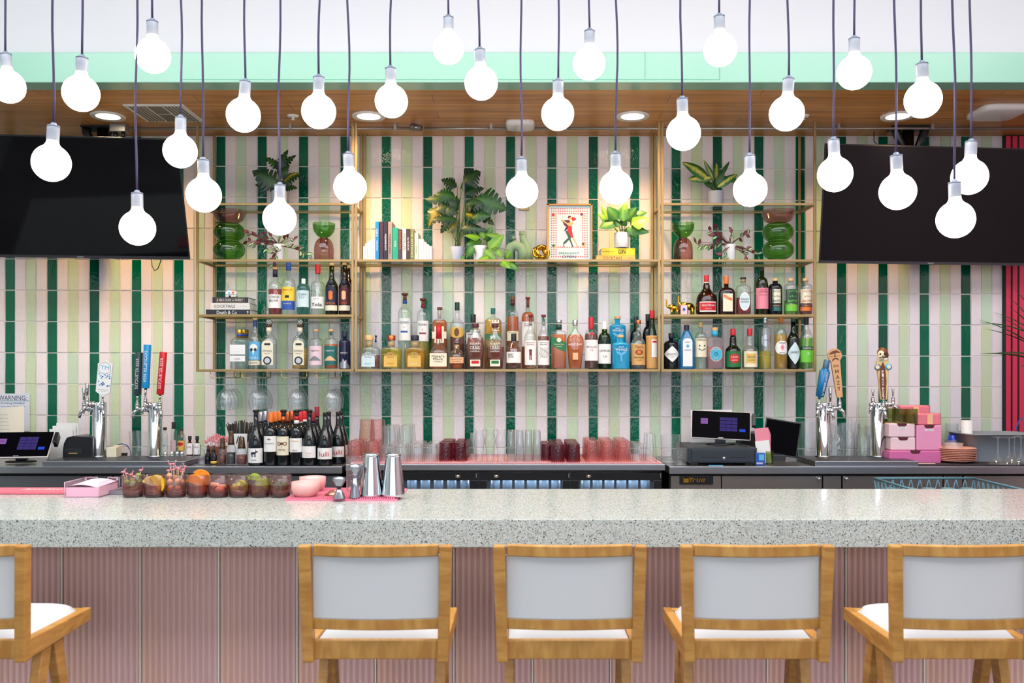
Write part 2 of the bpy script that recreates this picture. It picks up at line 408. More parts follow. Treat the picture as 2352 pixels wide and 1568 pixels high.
cy.transparent_max_bounces = 40; cy.max_bounces = 6; cy.diffuse_bounces = 2; cy.glossy_bounces = 2; cy.transmission_bounces = 3
cy.use_light_tree = False; cy.use_adaptive_sampling = True; cy.adaptive_threshold = .06
cy.sample_clamp_indirect = 6; cy.caustics_reflective = False; cy.caustics_refractive = False; cy.blur_glossy = .5

# ------------------------------------------------------------------ ceiling fittings
WARM = (1, .60, .25)
ORD = ['leftmost', 'second', 'third', 'rightmost']
near = ['above the left television', 'left of the middle shelf bay', 'over the right end of the middle shelf bay', 'above the right television']
for i, px in enumerate((248, 847, 1453, 2062)):
    D = 5.36; X = WX(px, D)
    t = thing('recessed_downlight', 'round recessed ceiling downlight %s' % near[i], 'ceiling light', (X, D, CZ), group='recessed downlights in the soffit')
    MB().lathe([(.066, -.006), (.094, -.012), (.098, -.004), (.098, 0), (.066, 0)], 36, close=False).build('trim_ring', WHITE, t)
    MB().lathe([(0.0001, -.007), (.067, -.007)], 36, close=False).build('lens', em('downlight_lens', (255, 236, 205), 9), t)
    l = bpy.data.lights.new('downlight_lamp', 'SPOT'); l.energy = 54; l.color = WARM; l.spot_size = 2.45; l.spot_blend = 1; l.shadow_soft_size = .06
    o = bpy.data.objects.new('downlight_lamp', l); C.objects.link(o); o.location = (X, D, CZ - .03)
t = thing('air_vent', 'square white slatted air vent in the wood ceiling', 'vent', (WX(378, 5.3), 5.3, CZ))
MB().box(-.17, .17, -.17, .17, -.008, 0).build('vent_frame', WHITE, t, bev=.002)
mb = MB()
for k in range(5):
    mb.box(-.145 + k * .02, -.135 + k * .02, -.15, .15, -.011, -.008); mb.box(.055 + k * .02, .065 + k * .02, -.15, .15, -.011, -.008)
mb.box(-.04, .04, -.15, -.01, -.0105, -.008).box(-.04, .04, .01, .15, -.0105, -.008)
mb.build('louvres', pr('vent_shadow', (120, 112, 104), .6), t)
for px, D, lb in ((673, 5.36, 'left'), (1845, 5.36, 'right')):
    t = thing('sprinkler_head', 'small white ceiling sprinkler head, %s one of the two in the wood soffit' % lb, 'sprinkler', (WX(px, D), D, CZ + .002), group='sprinklers')
    MB().lathe([(.001, -.012), (.03, -.01), (.036, 0)], 24, close=False).cyl((0, 0, -.025), (0, 0, -.008), .006).cyl((0, 0, -.028), (0, 0, -.025), .012).build('sprinkler_body', WHITE, t)
for px, D, s, lb in ((1195, 5.52, .088, 'rounded white wireless access point at the middle of the ceiling edge'), (2292, 5.25, .14, 'large white access point on the ceiling above the right television')):
    t = thing('wireless_access_point', lb, 'access point', (WX(px, D), D, CZ + .002))
    MB().lathe([(s * .8, -.035), (s * .95, -.028), (s, -.01), (s * .97, 0)], 40, p=5).build('housing', WHITEP, t)
mb = MB()
for a, b in ((300, 940), (975, 1165), (1228, 2352 + 60)):
    mb.cyl((WX(a, 5.55), 5.55, 3.036), (WX(b, 5.55), 5.55, 3.036), .009)
for px in (668, 908, 1128, 1300, 1925, 2140): mb.box(WX(px, 5.55) - .008, WX(px, 5.55) + .008, 5.535, 5.565, 3.026, CZ)
tag(mb.build('ceiling_conduit', pr('galvanised', (168, 164, 160), .4, .8)), 'thin grey metal conduit pipe running along the wood ceiling above the shelves', 'pipe')
t = thing('junction_box', 'small metal junction box with two black plugs above the left television', 'electrical box', (WX(275, 5.55), 5.55, 3.011))
MB().box(-.05, .045, -.03, .03, 0, .05).build('box_body', pr('galvanised', (168, 164, 160), .4, .8), t, bev=.003)
for x in (-.025, .022): MB().cyl((x, 0, -.035), (x, 0, 0), .012).build('plug', BLACKP, t)
t = thing('ceiling_camera', 'small grey swivel spotlight clamped on the ceiling pipe', 'fixture', (WX(957, 5.5), 5.5, 3.03))
MB().cyl((-.02, 0, 0), (.03, -.02, -.012), .022, .017).ball((-.02, 0, 0), .024).build('camera_body', pr('fixture_grey', (110, 104, 100), .4, .5), t)
MB().ball((.0, -.018, -.006), .012).build('lens', CHROME, t)

# ------------------------------------------------------------------ gold shelf units
RW = .0142
ZS = dict(bot=WZ(848, 5.48), mid=WZ(722, 5.48), up=WZ(595.5, 5.48), top=WZ(466, 5.48))
YF, YB = 5.48, 5.795
def shelf_unit(x0, x1, levels, label):
    t = thing('shelf_unit', label, 'shelf', ((x0 + x1) / 2, YB, ZS['bot']))
    h = (x1 - x0) / 2; zo = ZS['bot']; d = YF - YB
    for sx in (-1, 1):
        for y in (0, 1):
            xx = sx * (h - RW / 2); yy = d + RW / 2 if y else -RW / 2
            MB().box(xx - RW / 2, xx + RW / 2, yy - RW / 2, yy + RW / 2, -RW, CZ - zo).build('upright', GOLD, t, bev=.0012)
    for lv in levels:
        z = ZS[lv] - zo
        mb = MB()
        mb.box(-h + RW, h - RW, d, d + RW, z - RW, z).box(-h + RW, h - RW, -RW, 0, z - .009, z)
        for sx in (-1, 1):
            xx = sx * (h - RW / 2); mb.box(xx - RW / 2, xx + RW / 2, d + RW, -RW, z - RW, z)
        mb.build('shelf_frame', GOLD, t, bev=.0012)
        MB().box(-h + RW * .6, h - RW * .6, d + .004, -.004, z, z + .001).build('glass_shelf', SHELFG, t)
    return t
def ux(px): return WX(px, YF)
shelf_unit(ux(450), ux(812.5), ['bot', 'mid', 'up', 'top'], 'hanging brass frame shelf unit with glass shelves, left bay, holding bowls and tequila bottles')
shelf_unit(ux(814.5), ux(1517), ['bot', 'up'], 'wide hanging brass frame shelf unit in the middle, with the monstera and whiskey row')
shelf_unit(ux(1519), ux(1875), ['bot', 'mid', 'up', 'top'], 'hanging brass frame shelf unit, right bay, with gold elephants and gin bottles')

# ------------------------------------------------------------------ bar counter
m, nt, o = _new('terrazzo'); p = N(nt, 'BsdfPrincipled'); L(nt, p.outputs[0], o.inputs[0]); tc = N(nt, 'TexCoord')
v1 = N(nt, 'TexVoronoi'); v1.inputs['Scale'].default_value = 190; v2 = N(nt, 'TexVoronoi'); v2.inputs['Scale'].default_value = 125
nz = N(nt, 'TexNoise', i3=3.0); nz.inputs['Scale'].default_value = 240
for q in (v1, v2, nz): L(nt, tc.outputs['Object'], q.inputs['Vector'])
def ramp(src, p0, p1, c0, c1):
    r = N(nt, 'ValToRGB'); r.color_ramp.elements[0].position = p0; r.color_ramp.elements[1].position = p1; r.color_ramp.elements[0].color = c0; r.color_ramp.elements[1].color = c1
    L(nt, src, r.inputs[0]); return r.outputs[0]
sep = N(nt, 'SeparateColor'); L(nt, v1.outputs['Color'], sep.inputs[0]); sp2 = N(nt, 'SeparateColor'); L(nt, v2.outputs['Color'], sp2.inputs[0])
base = ramp(nz.outputs[0], .35, .65, S((168, 176, 172)), S((212, 214, 208)))
def speck(inp, mask, sel, lo, hi, col):
    a = N(nt, 'Math', operation='GREATER_THAN', i1=lo); L(nt, sel, a.inputs[0])
    b = N(nt, 'Math', operation='LESS_THAN', i1=hi); L(nt, mask, b.inputs[0])
    c = N(nt, 'Math', operation='MULTIPLY'); L(nt, a.outputs[0], c.inputs[0]); L(nt, b.outputs[0], c.inputs[1])
    x = N(nt, 'Mix', data_type='RGBA'); x.inputs[7].default_value = S(col); L(nt, c.outputs[0], x.inputs[0]); L(nt, inp, x.inputs[6]); return x.outputs[2]
b1 = speck(base, v1.outputs['Distance'], sep.outputs[0], .78, .38, (56, 60, 62))
b1 = speck(b1, v1.outputs['Distance'], sep.outputs[1], .70, .42, (150, 146, 134))
b1 = speck(b1, v2.outputs['Distance'], sp2.outputs[0], .88, .30, (60, 64, 68))
b1 = speck(b1, v2.outputs['Distance'], sp2.outputs[2], .93, .30, (150, 112, 82))
L(nt, b1, p.inputs['Base Color']); p.inputs['Roughness'].default_value = .24; p.inputs['Coat Weight'].default_value = .25
TERR = m
BT = 1.065
bar = thing('bar_counter', 'long bar with speckled terrazzo top and pink fluted front panels', 'bar', (0, 3.5, 0))
MB().box(-3.6, 3.6, 3.04 - 3.5, 3.84 - 3.5, BT - .094, BT).build('countertop', TERR, bar, bev=.003)
MB().box(-3.6, 3.6, -.16, .25, 0, BT - .094).build('bar_body', pr('bar_body_paint', (206, 196, 190), .6), bar)
FL = pr('pink_fluted_tile', (236, 190, 172), .42, var=((1.2, 1.2, .8), (224, 184, 188)))
JT = pr('pale_joint', (246, 242, 232), .5)
lp = [145 + 179.6 * k for k in range(-4, 17)]
for i in range(len(lp) - 1):
    xa, xb = WX(lp[i], 3.3), WX(lp[i + 1], 3.3)
    if xa < -3.6 or xb > 3.6: continue
    mb = MB(); n = 13; vs = []; k = n * 8; w = xb - xa - .003
    for q in range(k + 1):
        y = -.2 - .009 * (0, .15, .95, 1, 1, 1, .95, .15)[q % 8]
        vs += [(w * q / k, y, 0), (w * q / k, y, BT - .0945)]
    mb.add(vs, [(2 * q, 2 * q + 2, 2 * q + 3, 2 * q + 1) for q in range(k)], True)
    mb.box(0, w, -.199, -.165, 0, BT - .0945)
    mb.build('front_panel', FL, bar, loc=(xa + .0015, 0, 0))
    MB().box(xb - .002, xb + .002, -.212, -.17, 0, BT - .095).build('panel_joint', JT, bar)

# ------------------------------------------------------------------ counter stools
def beam(mb, p0, p1, w0, w1, d0=None, d1=None):
    """rectangular bar between two points; w across x, d along y"""
    d0 = d0 or w0; d1 = d1 or w1; v = []
    for p, w, d in ((p0, w0, d0), (p1, w1, d1)):
        v += [(p[0] - w / 2, p[1] - d / 2, p[2]), (p[0] + w / 2, p[1] - d / 2, p[2]), (p[0] + w / 2, p[1] + d / 2, p[2]), (p[0] - w / 2, p[1] + d / 2, p[2])]
    return mb.add(v, [(3, 2, 1, 0), (4, 5, 6, 7), (0, 1, 5, 4), (1, 2, 6, 5), (2, 3, 7, 6), (3, 0, 4, 7)])
def curved(mb, x0, x1, z0, z1, th, sag, y0=0, n=16, top=0):
    vs, fs = [], []
    for i in range(n + 1):
        u = i / n; x = x0 + (x1 - x0) * u; y = y0 - sag * (1 - (2 * u - 1) ** 2); 
        vs += [(x, y, z0), (x, y + th, z0), (x, y + th, z1), (x, y, z1)]
    for i in range(n):
        a = 4 * i
        for j in range(4): fs.append((a + j, a + (j + 1) % 4, a + 4 + (j + 1) % 4, a + 4 + j))
    fs += [(3, 2, 1, 0), (4 * n, 4 * n + 1, 4 * n + 2, 4 * n + 3)]
    return mb.add([Vector(v) for v in vs], [tuple(reversed(f)) for f in fs])
def stool(X, Y, label):
    t = thing('bar_stool', label, 'stool', (X, Y, 0), group='wooden bar stools in front of the counter')
    h = .203
    for s in (-1, 1):
        mb = MB(); beam(mb, (s * (h - .012), .012, .728), (s * (h - .002), -.004, 1.062), .031, .033, .036, .034)
        mb.build('back_post', OAK, t, bev=.004)
        mb = MB(); v = [(s * (h - .012) - .014, .02, .730), (s * (h - .012) + .014, .02, .730), (s * (h - .012) + .014, .40, .742), (s * (h - .012) - .014, .40, .742)]
        v += [(a, b, z) for (a, b, _), z in zip(v, (.787, .787, .783, .783))]
        mb.add(v, [(3, 2, 1, 0), (4, 5, 6, 7), (0, 1, 5, 4), (1, 2, 6, 5), (2, 3, 7, 6), (3, 0, 4, 7)])
        mb.build('seat_rail', OAK, t, bev=.003)
        xx = s * (h - .03)
        for y1 in (-.03, .40):
            mb = MB(); beam(mb, (xx, .19 + (.03 if y1 > .2 else -.03), .742), (xx, y1, 0), .030, .026, .055, .034)
            mb.build('leg', OAK, t, bev=.003)
    curved(MB(), -h + .024, h - .024, 1.030, 1.062, .024, .022, 0).build('top_rail', OAKH, t, bev=.003)
    curved(MB(), -h + .018, h - .018, .821, .852, .022, .018, .008).build('lower_rail', OAKH, t, bev=.003)
    curved(MB(), -h + .020, h - .020, .850, 1.033, .016, .019, .008, 20).build('back_panel', LEATHER, t, bev=.005)
    MB().box(-h + .02, h - .02, .012, .036, .733, .787).build('rear_rail', OAKH, t, bev=.003)
    MB().box(-h + .02, h - .02, .376, .398, .740, .782).build('front_rail', OAKH, t, bev=.003)
    MB().box(-h + .03, h - .03, .36, .385, .30, .335).build('footrest', OAKH, t, bev=.003)
    # cushion
    vs, fs = [], []; nx, ny = 18, 18
    for j in range(ny + 1):
        for i in range(nx + 1):
            u, v = 2 * i / nx - 1, 2 * j / ny - 1
            e = max(0, 1 - abs(u) ** 7) ** .5 * max(0, 1 - abs(v) ** 7) ** .5
            vs.append((u * .176 * (1 - .05 * max(0, v) ** 4), .215 + v * .178 * (1 - .06 * abs(u) ** 4 * (v > 0)), .775 + .036 * e))
    for j in range(ny):
        for i in range(nx):
            a = j * (nx + 1) + i; fs.append((a, a + 1, a + nx + 2, a + nx + 1))
    mb = MB().add(vs, fs, True); mb.box(-.170, .170, .042, .388, .755, .777)
    mb.build('seat_cushion', LEATHER, t)
    return t
s0 = stool(-1.418 - .203 + 0.008, 2.6, 'honey oak bar stool with white seat, leftmost, cut off by the photo edge')
for k, (px0, px1, lb) in enumerate(((698, 1027, 'honey oak bar stool with white back pad, second from left, below the metal shakers'), (1145, 1472, 'honey oak bar stool with white back pad, the middle one of the five'),
                     (1573, 1903, 'honey oak bar stool with white back pad, second from the right'), (2052, 2382, 'honey oak bar stool at the far right, its back cut by the photo edge'))):
    dup(s0, ((px0 + px1) / 2 * 2.6 / F - VX * 2.6 / F, 2.6, 0), label=lb)

# ------------------------------------------------------------------ pendant bulbs
BULB = em('bulb_glow', (255, 240, 226), 10.0)
for _m in (MATS['downlight_lens'],): _m.cycles.emission_sampling = 'NONE'
CORD = pr('aubergine_cord', (50, 42, 78), .7); SOCK = pr('white_porcelain', (142, 148, 160), .35); SCAP = pr('socket_cap_grey', (112, 122, 142), .4, .3)
pend = [(19, 236, 37, 122, 13, 'partly cut off at the left edge'), (118, 416, 42, 303, 122, 'hanging in front of the left television, its left one'), (186, 255, 40.5, 142, 188, 'second from the left edge in the upper row'),
 (351, 167, 39, 53, 350, 'hanging highest on the left side, by the mint beam'), (316, 563, 39.5, 455, 315, 'hanging lowest before the left television'), (414, 385, 38, 277, 415, 'by the left television top corner'),
 (468, 487, 39.5, 375, 467, 'over the stacked bowls of the left bay'), (559, 303, 38.5, 192, 563, 'above the left bay, beside the small ceiling sprinkler'), (642, 540, 38, 432, 643, 'hanging before the plants of the left shelf bay'),
 (732, 295, 39, 181, 732, 'left of the second downlight'), (804, 467, 37.5, 357, 800, 'before the brass posts left of the monstera'), (899, 270, 37.5, 158, 897, 'just right of the second downlight'),
 (1030, 147, 35.5, 39, 1030, 'highest one left of centre, over the white wall'), (1105, 229, 38, 114, 1102, 'before the mint beam, above the monstera'), (1199, 477, 37, 368, 1198, 'hanging between the monstera and the poster'),
 (1281, 299, 37.5, 186, 1282, 'above the framed poster'), (1353, 183, 37, 73, 1354, 'before the mint beam, right of centre'), (1415, 468, 38, 358, 1414, 'hanging right above the bright green plant on yellow books'),
 (1570, 345, 39, 230, 1567, 'above the variegated plant of the right bay'), (1654, 152, 38, 38, 1652, 'highest one on the right, over the white wall'), (1723, 474, 38.5, 366, 1722, 'hanging right of the variegated potted plant'),
 (1807, 300, 39.5, 186, 1811, 'above the right end of the right shelf bay'), (1918, 440, 39.5, 328, 1915, 'at the left corner of the right television'), (1962, 205, 38.5, 95, 1962, 'before the mint beam, above the right television'),
 (2062, 481, 41, 366, 2059, 'in the middle of the right television'), (2120, 270, 41, 157, 2118, 'just right of the last downlight'), (2227, 446, 40, 337, 2230, 'rightmost of all, partly behind a lower bulb'), (2195, 546, 42, 432, 2193, 'hanging lowest before the right television')]
def bulb_prof(R):
    pf = [(.0001, -R)]
    for i in range(1, 15): a = -pi / 2 + pi * i / 14 * .845; pf.append((R * cos(a), R * sin(a)))
    r0, z0 = pf[-1]
    for i in range(1, 6):
        k = i / 5; pf.append((r0 + (.0190 - r0) * (1 - (1 - k) ** 2.4), z0 + (.0225) * k))
    return pf
for i, (cx, yb, r, ys, cxx, lb) in enumerate(pend):
    R = .0625; D = F * R / r; X = WX(cx, D); Z = WZ(yb - r, D)
    zs = WZ(ys + 4, D); tilt = (cxx - cx) * D / F / max(.05, zs - Z) 
    tilt = max(-.12, min(.12, tilt))
    if i == 0:
        t = thing('pendant_light', '', 'pendant light', (X, D, Z))
        pf = bulb_prof(R); zt = pf[-1][1]
        MB().lathe(pf, 24).build('globe_bulb', BULB, t)
        MB().lathe([(.0185, zt - .004), (.0205, zt - .001), (.0205, zt + .043), (.019, zt + .046)], 28).build('socket', SOCK, t)
        MB().lathe([(.021, zt + .046), (.021, zt + .049), (.010, zt + .052), (.009, zt + .058), (.004, zt + .060)], 24).build('socket_cap', SCAP, t)
        ztop = zt + .06; proto = t
    else:
        t = dup(proto, (X, D, Z))
    t.rotation_euler = (0, tilt, 0)
    t['label'] = 'globe pendant bulb on dark cord, ' + lb; t['group'] = 'globe pendant bulbs over the bar'
    pend_objs = globals().setdefault('PO', []); pend_objs.append((t, X, Z, tilt, i))
for (t, X, Z, tilt, i) in PO:
    # cord: hangs down from the ceiling, a little wavy, in the pendant's own frame
    top = 4.4 - Z; pts = []
    rr = random.Random(i); ph = rr.random() * 6
    for q in range(26):
        k = q / 25; z = ztop - .002 + (top - ztop) * k
        xw = X + (sin(ph + z * 9) * .004 + sin(ph * 2 + z * 4) * .004) * min(1, k * 6)
        wv = xw - X - (-0) ; x = wv + sin(tilt) * ztop
        pts.append((x * cos(tilt) - z * sin(tilt) if 0 else x - z * sin(tilt), 0, z) if 0 else (x, 0, z))
    Minv = Matrix.Rotation(-tilt, 3, 'Y')
    pts = [(Minv @ Vector((p[0], 0, p[2] * cos(tilt) if j == 0 else p[2]))) for j, p in enumerate(pts)]
    MB().tube(pts, .0041, 7).build('cord', CORD, t)
    c = MB().lathe([(.0001, -.012), (.05, -.012), (.055, 0)], 24).build('ceiling_canopy', SOCK, t); c.location = Minv @ Vector((sin(tilt) * ztop, 0, top - .001)); c.rotation_euler = (0, -tilt, 0)
# ------------------------------------------------------------------ bottles
def bottle(x, w, top, base, sh, nk, nw, D, z, label, glass='clear', liq=None, lev=None, cap=('black', 12, 12), labs=(), txt=(), p=2.0, sy=1.0, c='r', prof=None, cork=None, group=None, cat='bottle', name='liquor_bottle', n=26, extra=None, capring=None):
    """x centre, w width, top/base/sh(oulder)/nk (neck start) in measured rows, nw neck width; cap = (colour, rows, width)"""
    s = D / F; R = w * s / 2; nr = nw * s / 2; base = BPX(z, D); H = lambda y: (base - y) * s
    t = thing(name, label, cat, (WX(x, D), D, z), group=group)
    cb = top + cap[1]; h1, h2, hc = H(sh), H(nk), H(cb)
    def outline(kr, e=0):
        if prof: return [(f * R * kr, H(y) if j else 0, q) for j, (f, y, q) in enumerate(prof)]
        pf = [(R * .86 * kr, e, 1), (R * .97 * kr, .002 + e, 1), (R * kr, .006 + e, 1), (R * kr, h1, 1)]
        for i in range(1, 9):
            k = i / 8
            f = (1 - k * k) ** .5 if c == 'r' else (.5 + .5 * cos(pi * k)) if c == 's' else 1 - k if c == 'l' else ((1 - k ** 3) ** (1 / 3))
            if c == 'r' or c == 'q': f = f
            pf.append((nr * kr + (R * kr - nr * kr) * f, h1 + (h2 - h1) * k, 1 - k))
        pf.append((nr * kr, hc, 0)); return pf
    pf = outline(1)
    zt = pf[-1][1]
    MB().lathe(pf, n, p=p, sy=sy).build('glass_body', GB[glass], t)
    if liq:
        lz = H(lev); pl = [q for q in outline(.93) if q[1] < lz]
        pl = [(pl[0][0] * .9, .005, 1)] + [(q[0], max(q[1], .007), q[2]) for q in pl[1:]]
        nxt = [q for q in outline(.93) if q[1] >= lz][:1]
        if nxt:
            a, b = pl[-1], nxt[0]; k = (lz - a[1]) / max(1e-6, b[1] - a[1]); pl.append((a[0] + (b[0] - a[0]) * k, lz, a[2] + (b[2] - a[2]) * k))
        MB().lathe(pl, n, p=p, sy=sy).build('liquid', LQ[liq], t)
    cr = cap[2] * s / 2; ct = H(top); mb = MB()
    if len(cap) > 3 and cap[3] == 'ball': mb.ball((0, 0, (ct + zt) / 2), (ct - zt) / 2 * 1.02, 20, 12)
    elif len(cap) > 3 and cap[3] == 'disc':
        dz = 5 * s; mb.lathe([(cr, ct - dz), (cr * 1.03, ct - dz * .5), (cr, ct)], 24); mb.lathe([(nr * 1.02, zt - .001), (nr * .9, (zt + ct) / 2), (nr * .95, ct - dz)], 18)
    else: mb.lathe([(max(cr, nr) * .99, zt - .001), (cr, zt + .001), (cr, ct - .0015), (cr * .93, ct)], 22)
    mb.build('cap' if cap[0] not in ('cork', 'wood') else 'cork_stopper', P(cap[0]), t)
    if capring:                                      # (colour, y0, y1, width)
        for col, a, b, wd in capring: MB().lathe([(wd * s / 2, H(b)), (wd * s / 2, H(a))], 22).build('neck_band', P(col), t)
    flat = p > 2.4 or sy < .95
    Ry = R * sy
    for q in labs:                                   # (y0, y1, width fraction, colour, shape, level)
        y0, y1, wf, col = q[:4]; shp = q[4] if len(q) > 4 else 'rect'; lv = q[5] if len(q) > 5 else 0
        z0, z1 = H(y1), H(y0); zc, hz = (z0 + z1) / 2, (z1 - z0) / 2; off = .0009 + lv * .0007
        if flat: hw = R * wf * (.97 if wf > .9 else 1)
        else: hw = (R + off) * math.asin(min(.985, wf))
        if shp == 'rect': lo, hi = (lambda x_: z0), (lambda x_: z1)
        elif shp == 'dia': lo, hi = (lambda x_: zc - hz * (1 - abs(x_) / hw)), (lambda x_: zc + hz * (1 - abs(x_) / hw))
        elif shp == 'ell': lo, hi = (lambda x_: zc - hz * max(0, 1 - (x_ / hw) ** 2) ** .5), (lambda x_: zc + hz * max(0, 1 - (x_ / hw) ** 2) ** .5)
        elif shp == 'arch': lo, hi = (lambda x_: z0), (lambda x_: z1 - hw * .8 * (1 - max(0, 1 - (x_ / hw) ** 2) ** .5))
        elif shp == 'slant': lo, hi = (lambda x_: z0 - x_ * .45), (lambda x_: z1 - x_ * .45)
        elif shp == 'hill': lo, hi = (lambda x_: z0), (lambda x_: z0 + (z1 - z0) * (.5 + .5 * cos(x_ / hw * 2.6)) * (.85 + .15 * sin(x_ * 900)))
        elif shp == 'drip': lo, hi = (lambda x_: z0 + (z1 - z0) * (.35 + .35 * sin(x_ * 1500))), (lambda x_: z1)
        MB().patch(lo, hi, -hw, hw, None if flat else R + off, -(Ry + off), 18).build('label' if not lv else 'label_print', P(col), t)
    mbt = {}
    for q in txt:                                    # (string, y centre, height rows, width rows, colour, bold, vertical)
        st, y, hh, ww, col = q[:5]; bd = q[5] if len(q) > 5 else 0; vt = q[6] if len(q) > 6 else 0; dx = q[7] if len(q) > 7 else 0
        m_ = mbt.setdefault(col, MB())
        m_.text(st, hh * s, (dx * s, -(Ry + .0026), H(y)), ww * s, None if flat else R + .0026, bd, vert=vt)
    for col, m_ in mbt.items(): m_.build('lettering', P(col), t)
    if extra: extra(t, s, R, H)
    return t
zb, zm = ZS['bot'] + .001, ZS['mid'] + .001
DF, DB = 5.555, 5.715
def B(*a, **k): return bottle(*a, **k)
sku = 'on the left bay lower shelf'
# left bay, middle shelf
G1 = 'liquor bottles on the left bay'
B(632, 31, 614, 721, 663, 646, 10, DF, zm, 'clear bottle of dark red liquor with white label and cork, left bay middle shelf', liq='red', lev=664, cap=('cork', 5, 12), capring=[('navy', 619, 636, 11)], labs=[(677, 708, .96, 'white')], txt=[('CUTWATER', 683, 5.5, 27, 'black', .01), ('BALI HAI', 691, 6, 22, 'black', .01), ('1 2 3 4', 701, 3, 20, 'grey')] and [('CUTWATER', 683, 5.5, 27, 'black', .01), ('BALI HAI', 691, 6, 22, 'black', .01)], group=G1)
B(663, 31, 603, 721, 657, 638, 10, DF, zm, 'clear rum bottle with blue cap and yellow over blue label', cap=('blue', 17, 12), labs=[(660, 691, .95, 'yellow'), (692, 712, .95, 'blue')], txt=[('Rhum J.M', 667, 5.5, 23, 'red', .01), ('RHUM AGRICOLE', 698, 2.5, 20, 'white')], group=G1,
  extra=lambda t, s, R, H: MB().patch(lambda x: H(685), lambda x: H(679) , -.012, .012, R + .0018).build('label_print', P('black'), t))
B(697, 31, 640, 721, 666, 651, 10, DF, zm, 'aqua glass bottle with white stopper and pale blue label', 'aqua', cap=('white', 11, 9), labs=[(668, 706, .88, 'pale')], txt=[('CUISH', 677, 5, 18, 'teal'), ('R Z P', 684, 4, 12, 'teal')], group=G1)
B(730, 31, 608, 721, 657, 645, 10, DF, zm, 'clear mezcal bottle with bright red cap and plain white label, left bay', cap=('red', 20, 12), labs=[(682, 709, .97, 'white')], txt=[('Yola', 700, 8, 26, 'black', .015), ('MEZCAL', 687, 2.5, 12, 'grey')], group=G1)
def beast(col):
    def f(t, s, R, H):
        mb = MB(); mb.patch(lambda x: H(690) + abs(x) * .8, lambda x: H(668) - abs(x) * .5, -.0125, .0125, R + .0022, n=16)
        mb.build('label_print', P(col), t)
        MB().lathe([(.0001, 0), (7 * s, 0), (7 * s, .002), (.0001, .002)], 20, (0, -R * .93, H(650)), M=rot('X', pi / 2)).build('wax_seal', P('navy'), t)
    return f
B(762, 29, 604, 721, 660, 636, 11, DF, zm, 'dark mezcal bottle with navy label and orange figure, left bay', 'olive', liq='straw', lev=640, cap=('cork', 6, 12), c='s', capring=[('navy', 612, 624, 10)], labs=[(659, 700, .9, 'navy', 'arch'), (702, 714, .92, 'cream')], txt=[('MEZCAL', 697, 5, 24, 'orange', .02)], extra=beast('orange'), group=G1)
B(792, 28, 603, 721, 660, 636, 11, DF, zm, 'dark mezcal bottle with maroon label and pale figure, at the brass post', 'brown', cap=('cork', 6, 12), c='s', capring=[('maroon', 612, 624, 10)], labs=[(659, 700, .9, 'maroon', 'arch'), (702, 714, .92, 'cream')], txt=[('MEZCAL', 697, 5, 22, 'copper', .02)], extra=beast('peach'), group=G1)
B(800, 25, 610, 721, 664, 640, 10, DB, zm, 'dark bottle mostly hidden behind the maroon labelled mezcal', 'brown', cap=('cork', 6, 11), labs=[(672, 706, .9, 'cream')], group=G1)
t = thing('glass_mug', 'small clear glass mug with handle behind the red liquor bottle', 'mug', (WX(616, DB), DB, zm))
MB().lathe([(.024, 0), (.026, .062), (.0235, .062), (.022, .004), (.0001, .004)], 24, close=False).build('mug_body', CLEAR, t)
MB().tube([(-.024 - .016 * sin(pi * k / 10), 0, .012 + .040 * k / 10) for k in range(11)], .003).build('mug_handle', CLEAR, t)
# left bay, bottom shelf
for k, (x, D, lb) in enumerate(((550, DF, 'square clear tequila bottle with two white labels and gold cap, front'), (560, 5.64, 'square clear tequila bottle with gold and blue cap, second in its row'), (564.5, 5.725, 'square clear tequila bottle with gold and blue cap, hindmost in its row'))):
    B(x, 37, 757, 848, 787, 776, 12, D, zb, lb, cap=('gold', 8, 13), liq='water', lev=784, p=6, sy=.8, c='r', capring=[('gold', 765, 776, 12.4), ('blue', 767, 772, 12.8)], labs=[(792, 814, .97, 'white'), (817, 830, .97, 'white')] if k == 0 else [], txt=[('LALO', 824, 5, 13, 'grey'), ('TEQUILA', 808, 2, 10, 'lgrey')] if k == 0 else [], group='gold capped square bottles')
def skull(t, s, R, H):
    mb = MB(); R2 = R + .0022
    mb.patch(lambda x: H(803) - .0 + abs(x) * 0, lambda x: H(790) - x * x * 25, -9 * s, 9 * s, R2)
    mb.patch(lambda x: H(815) + abs(x) * 3.2, lambda x: H(803), -5 * s, 5 * s, R2)
    mb.build('label_print', P('white'), t); mb = MB()
    for e in (-1, 1): mb.patch(lambda x, e=e: H(803) - (max(0, (3.4 * s) ** 2 - (x - e * 4.4 * s) ** 2)) ** .5, lambda x, e=e: H(803) + (max(0, (3.4 * s) ** 2 - (x - e * 4.4 * s) ** 2)) ** .5, e * 4.4 * s - 3.4 * s, e * 4.4 * s + 3.4 * s, R + .003)
    mb.build('label_print', P('navy'), t)
B(586, 29, 730, 848, 780, 758, 10, DF, zb, 'clear tequila bottle with sky blue label and white skull', cap=('cork', 5, 12), c='s', capring=[('blue', 736, 752, 9.4)], labs=[(785, 827, .93, 'sky'), (828, 838, .93, 'cream')], txt=[('TEQUILA', 822, 5.5, 23, 'white', .02), ('BLANCO', 833, 4, 18, 'black', .01)], extra=skull, group=G1)
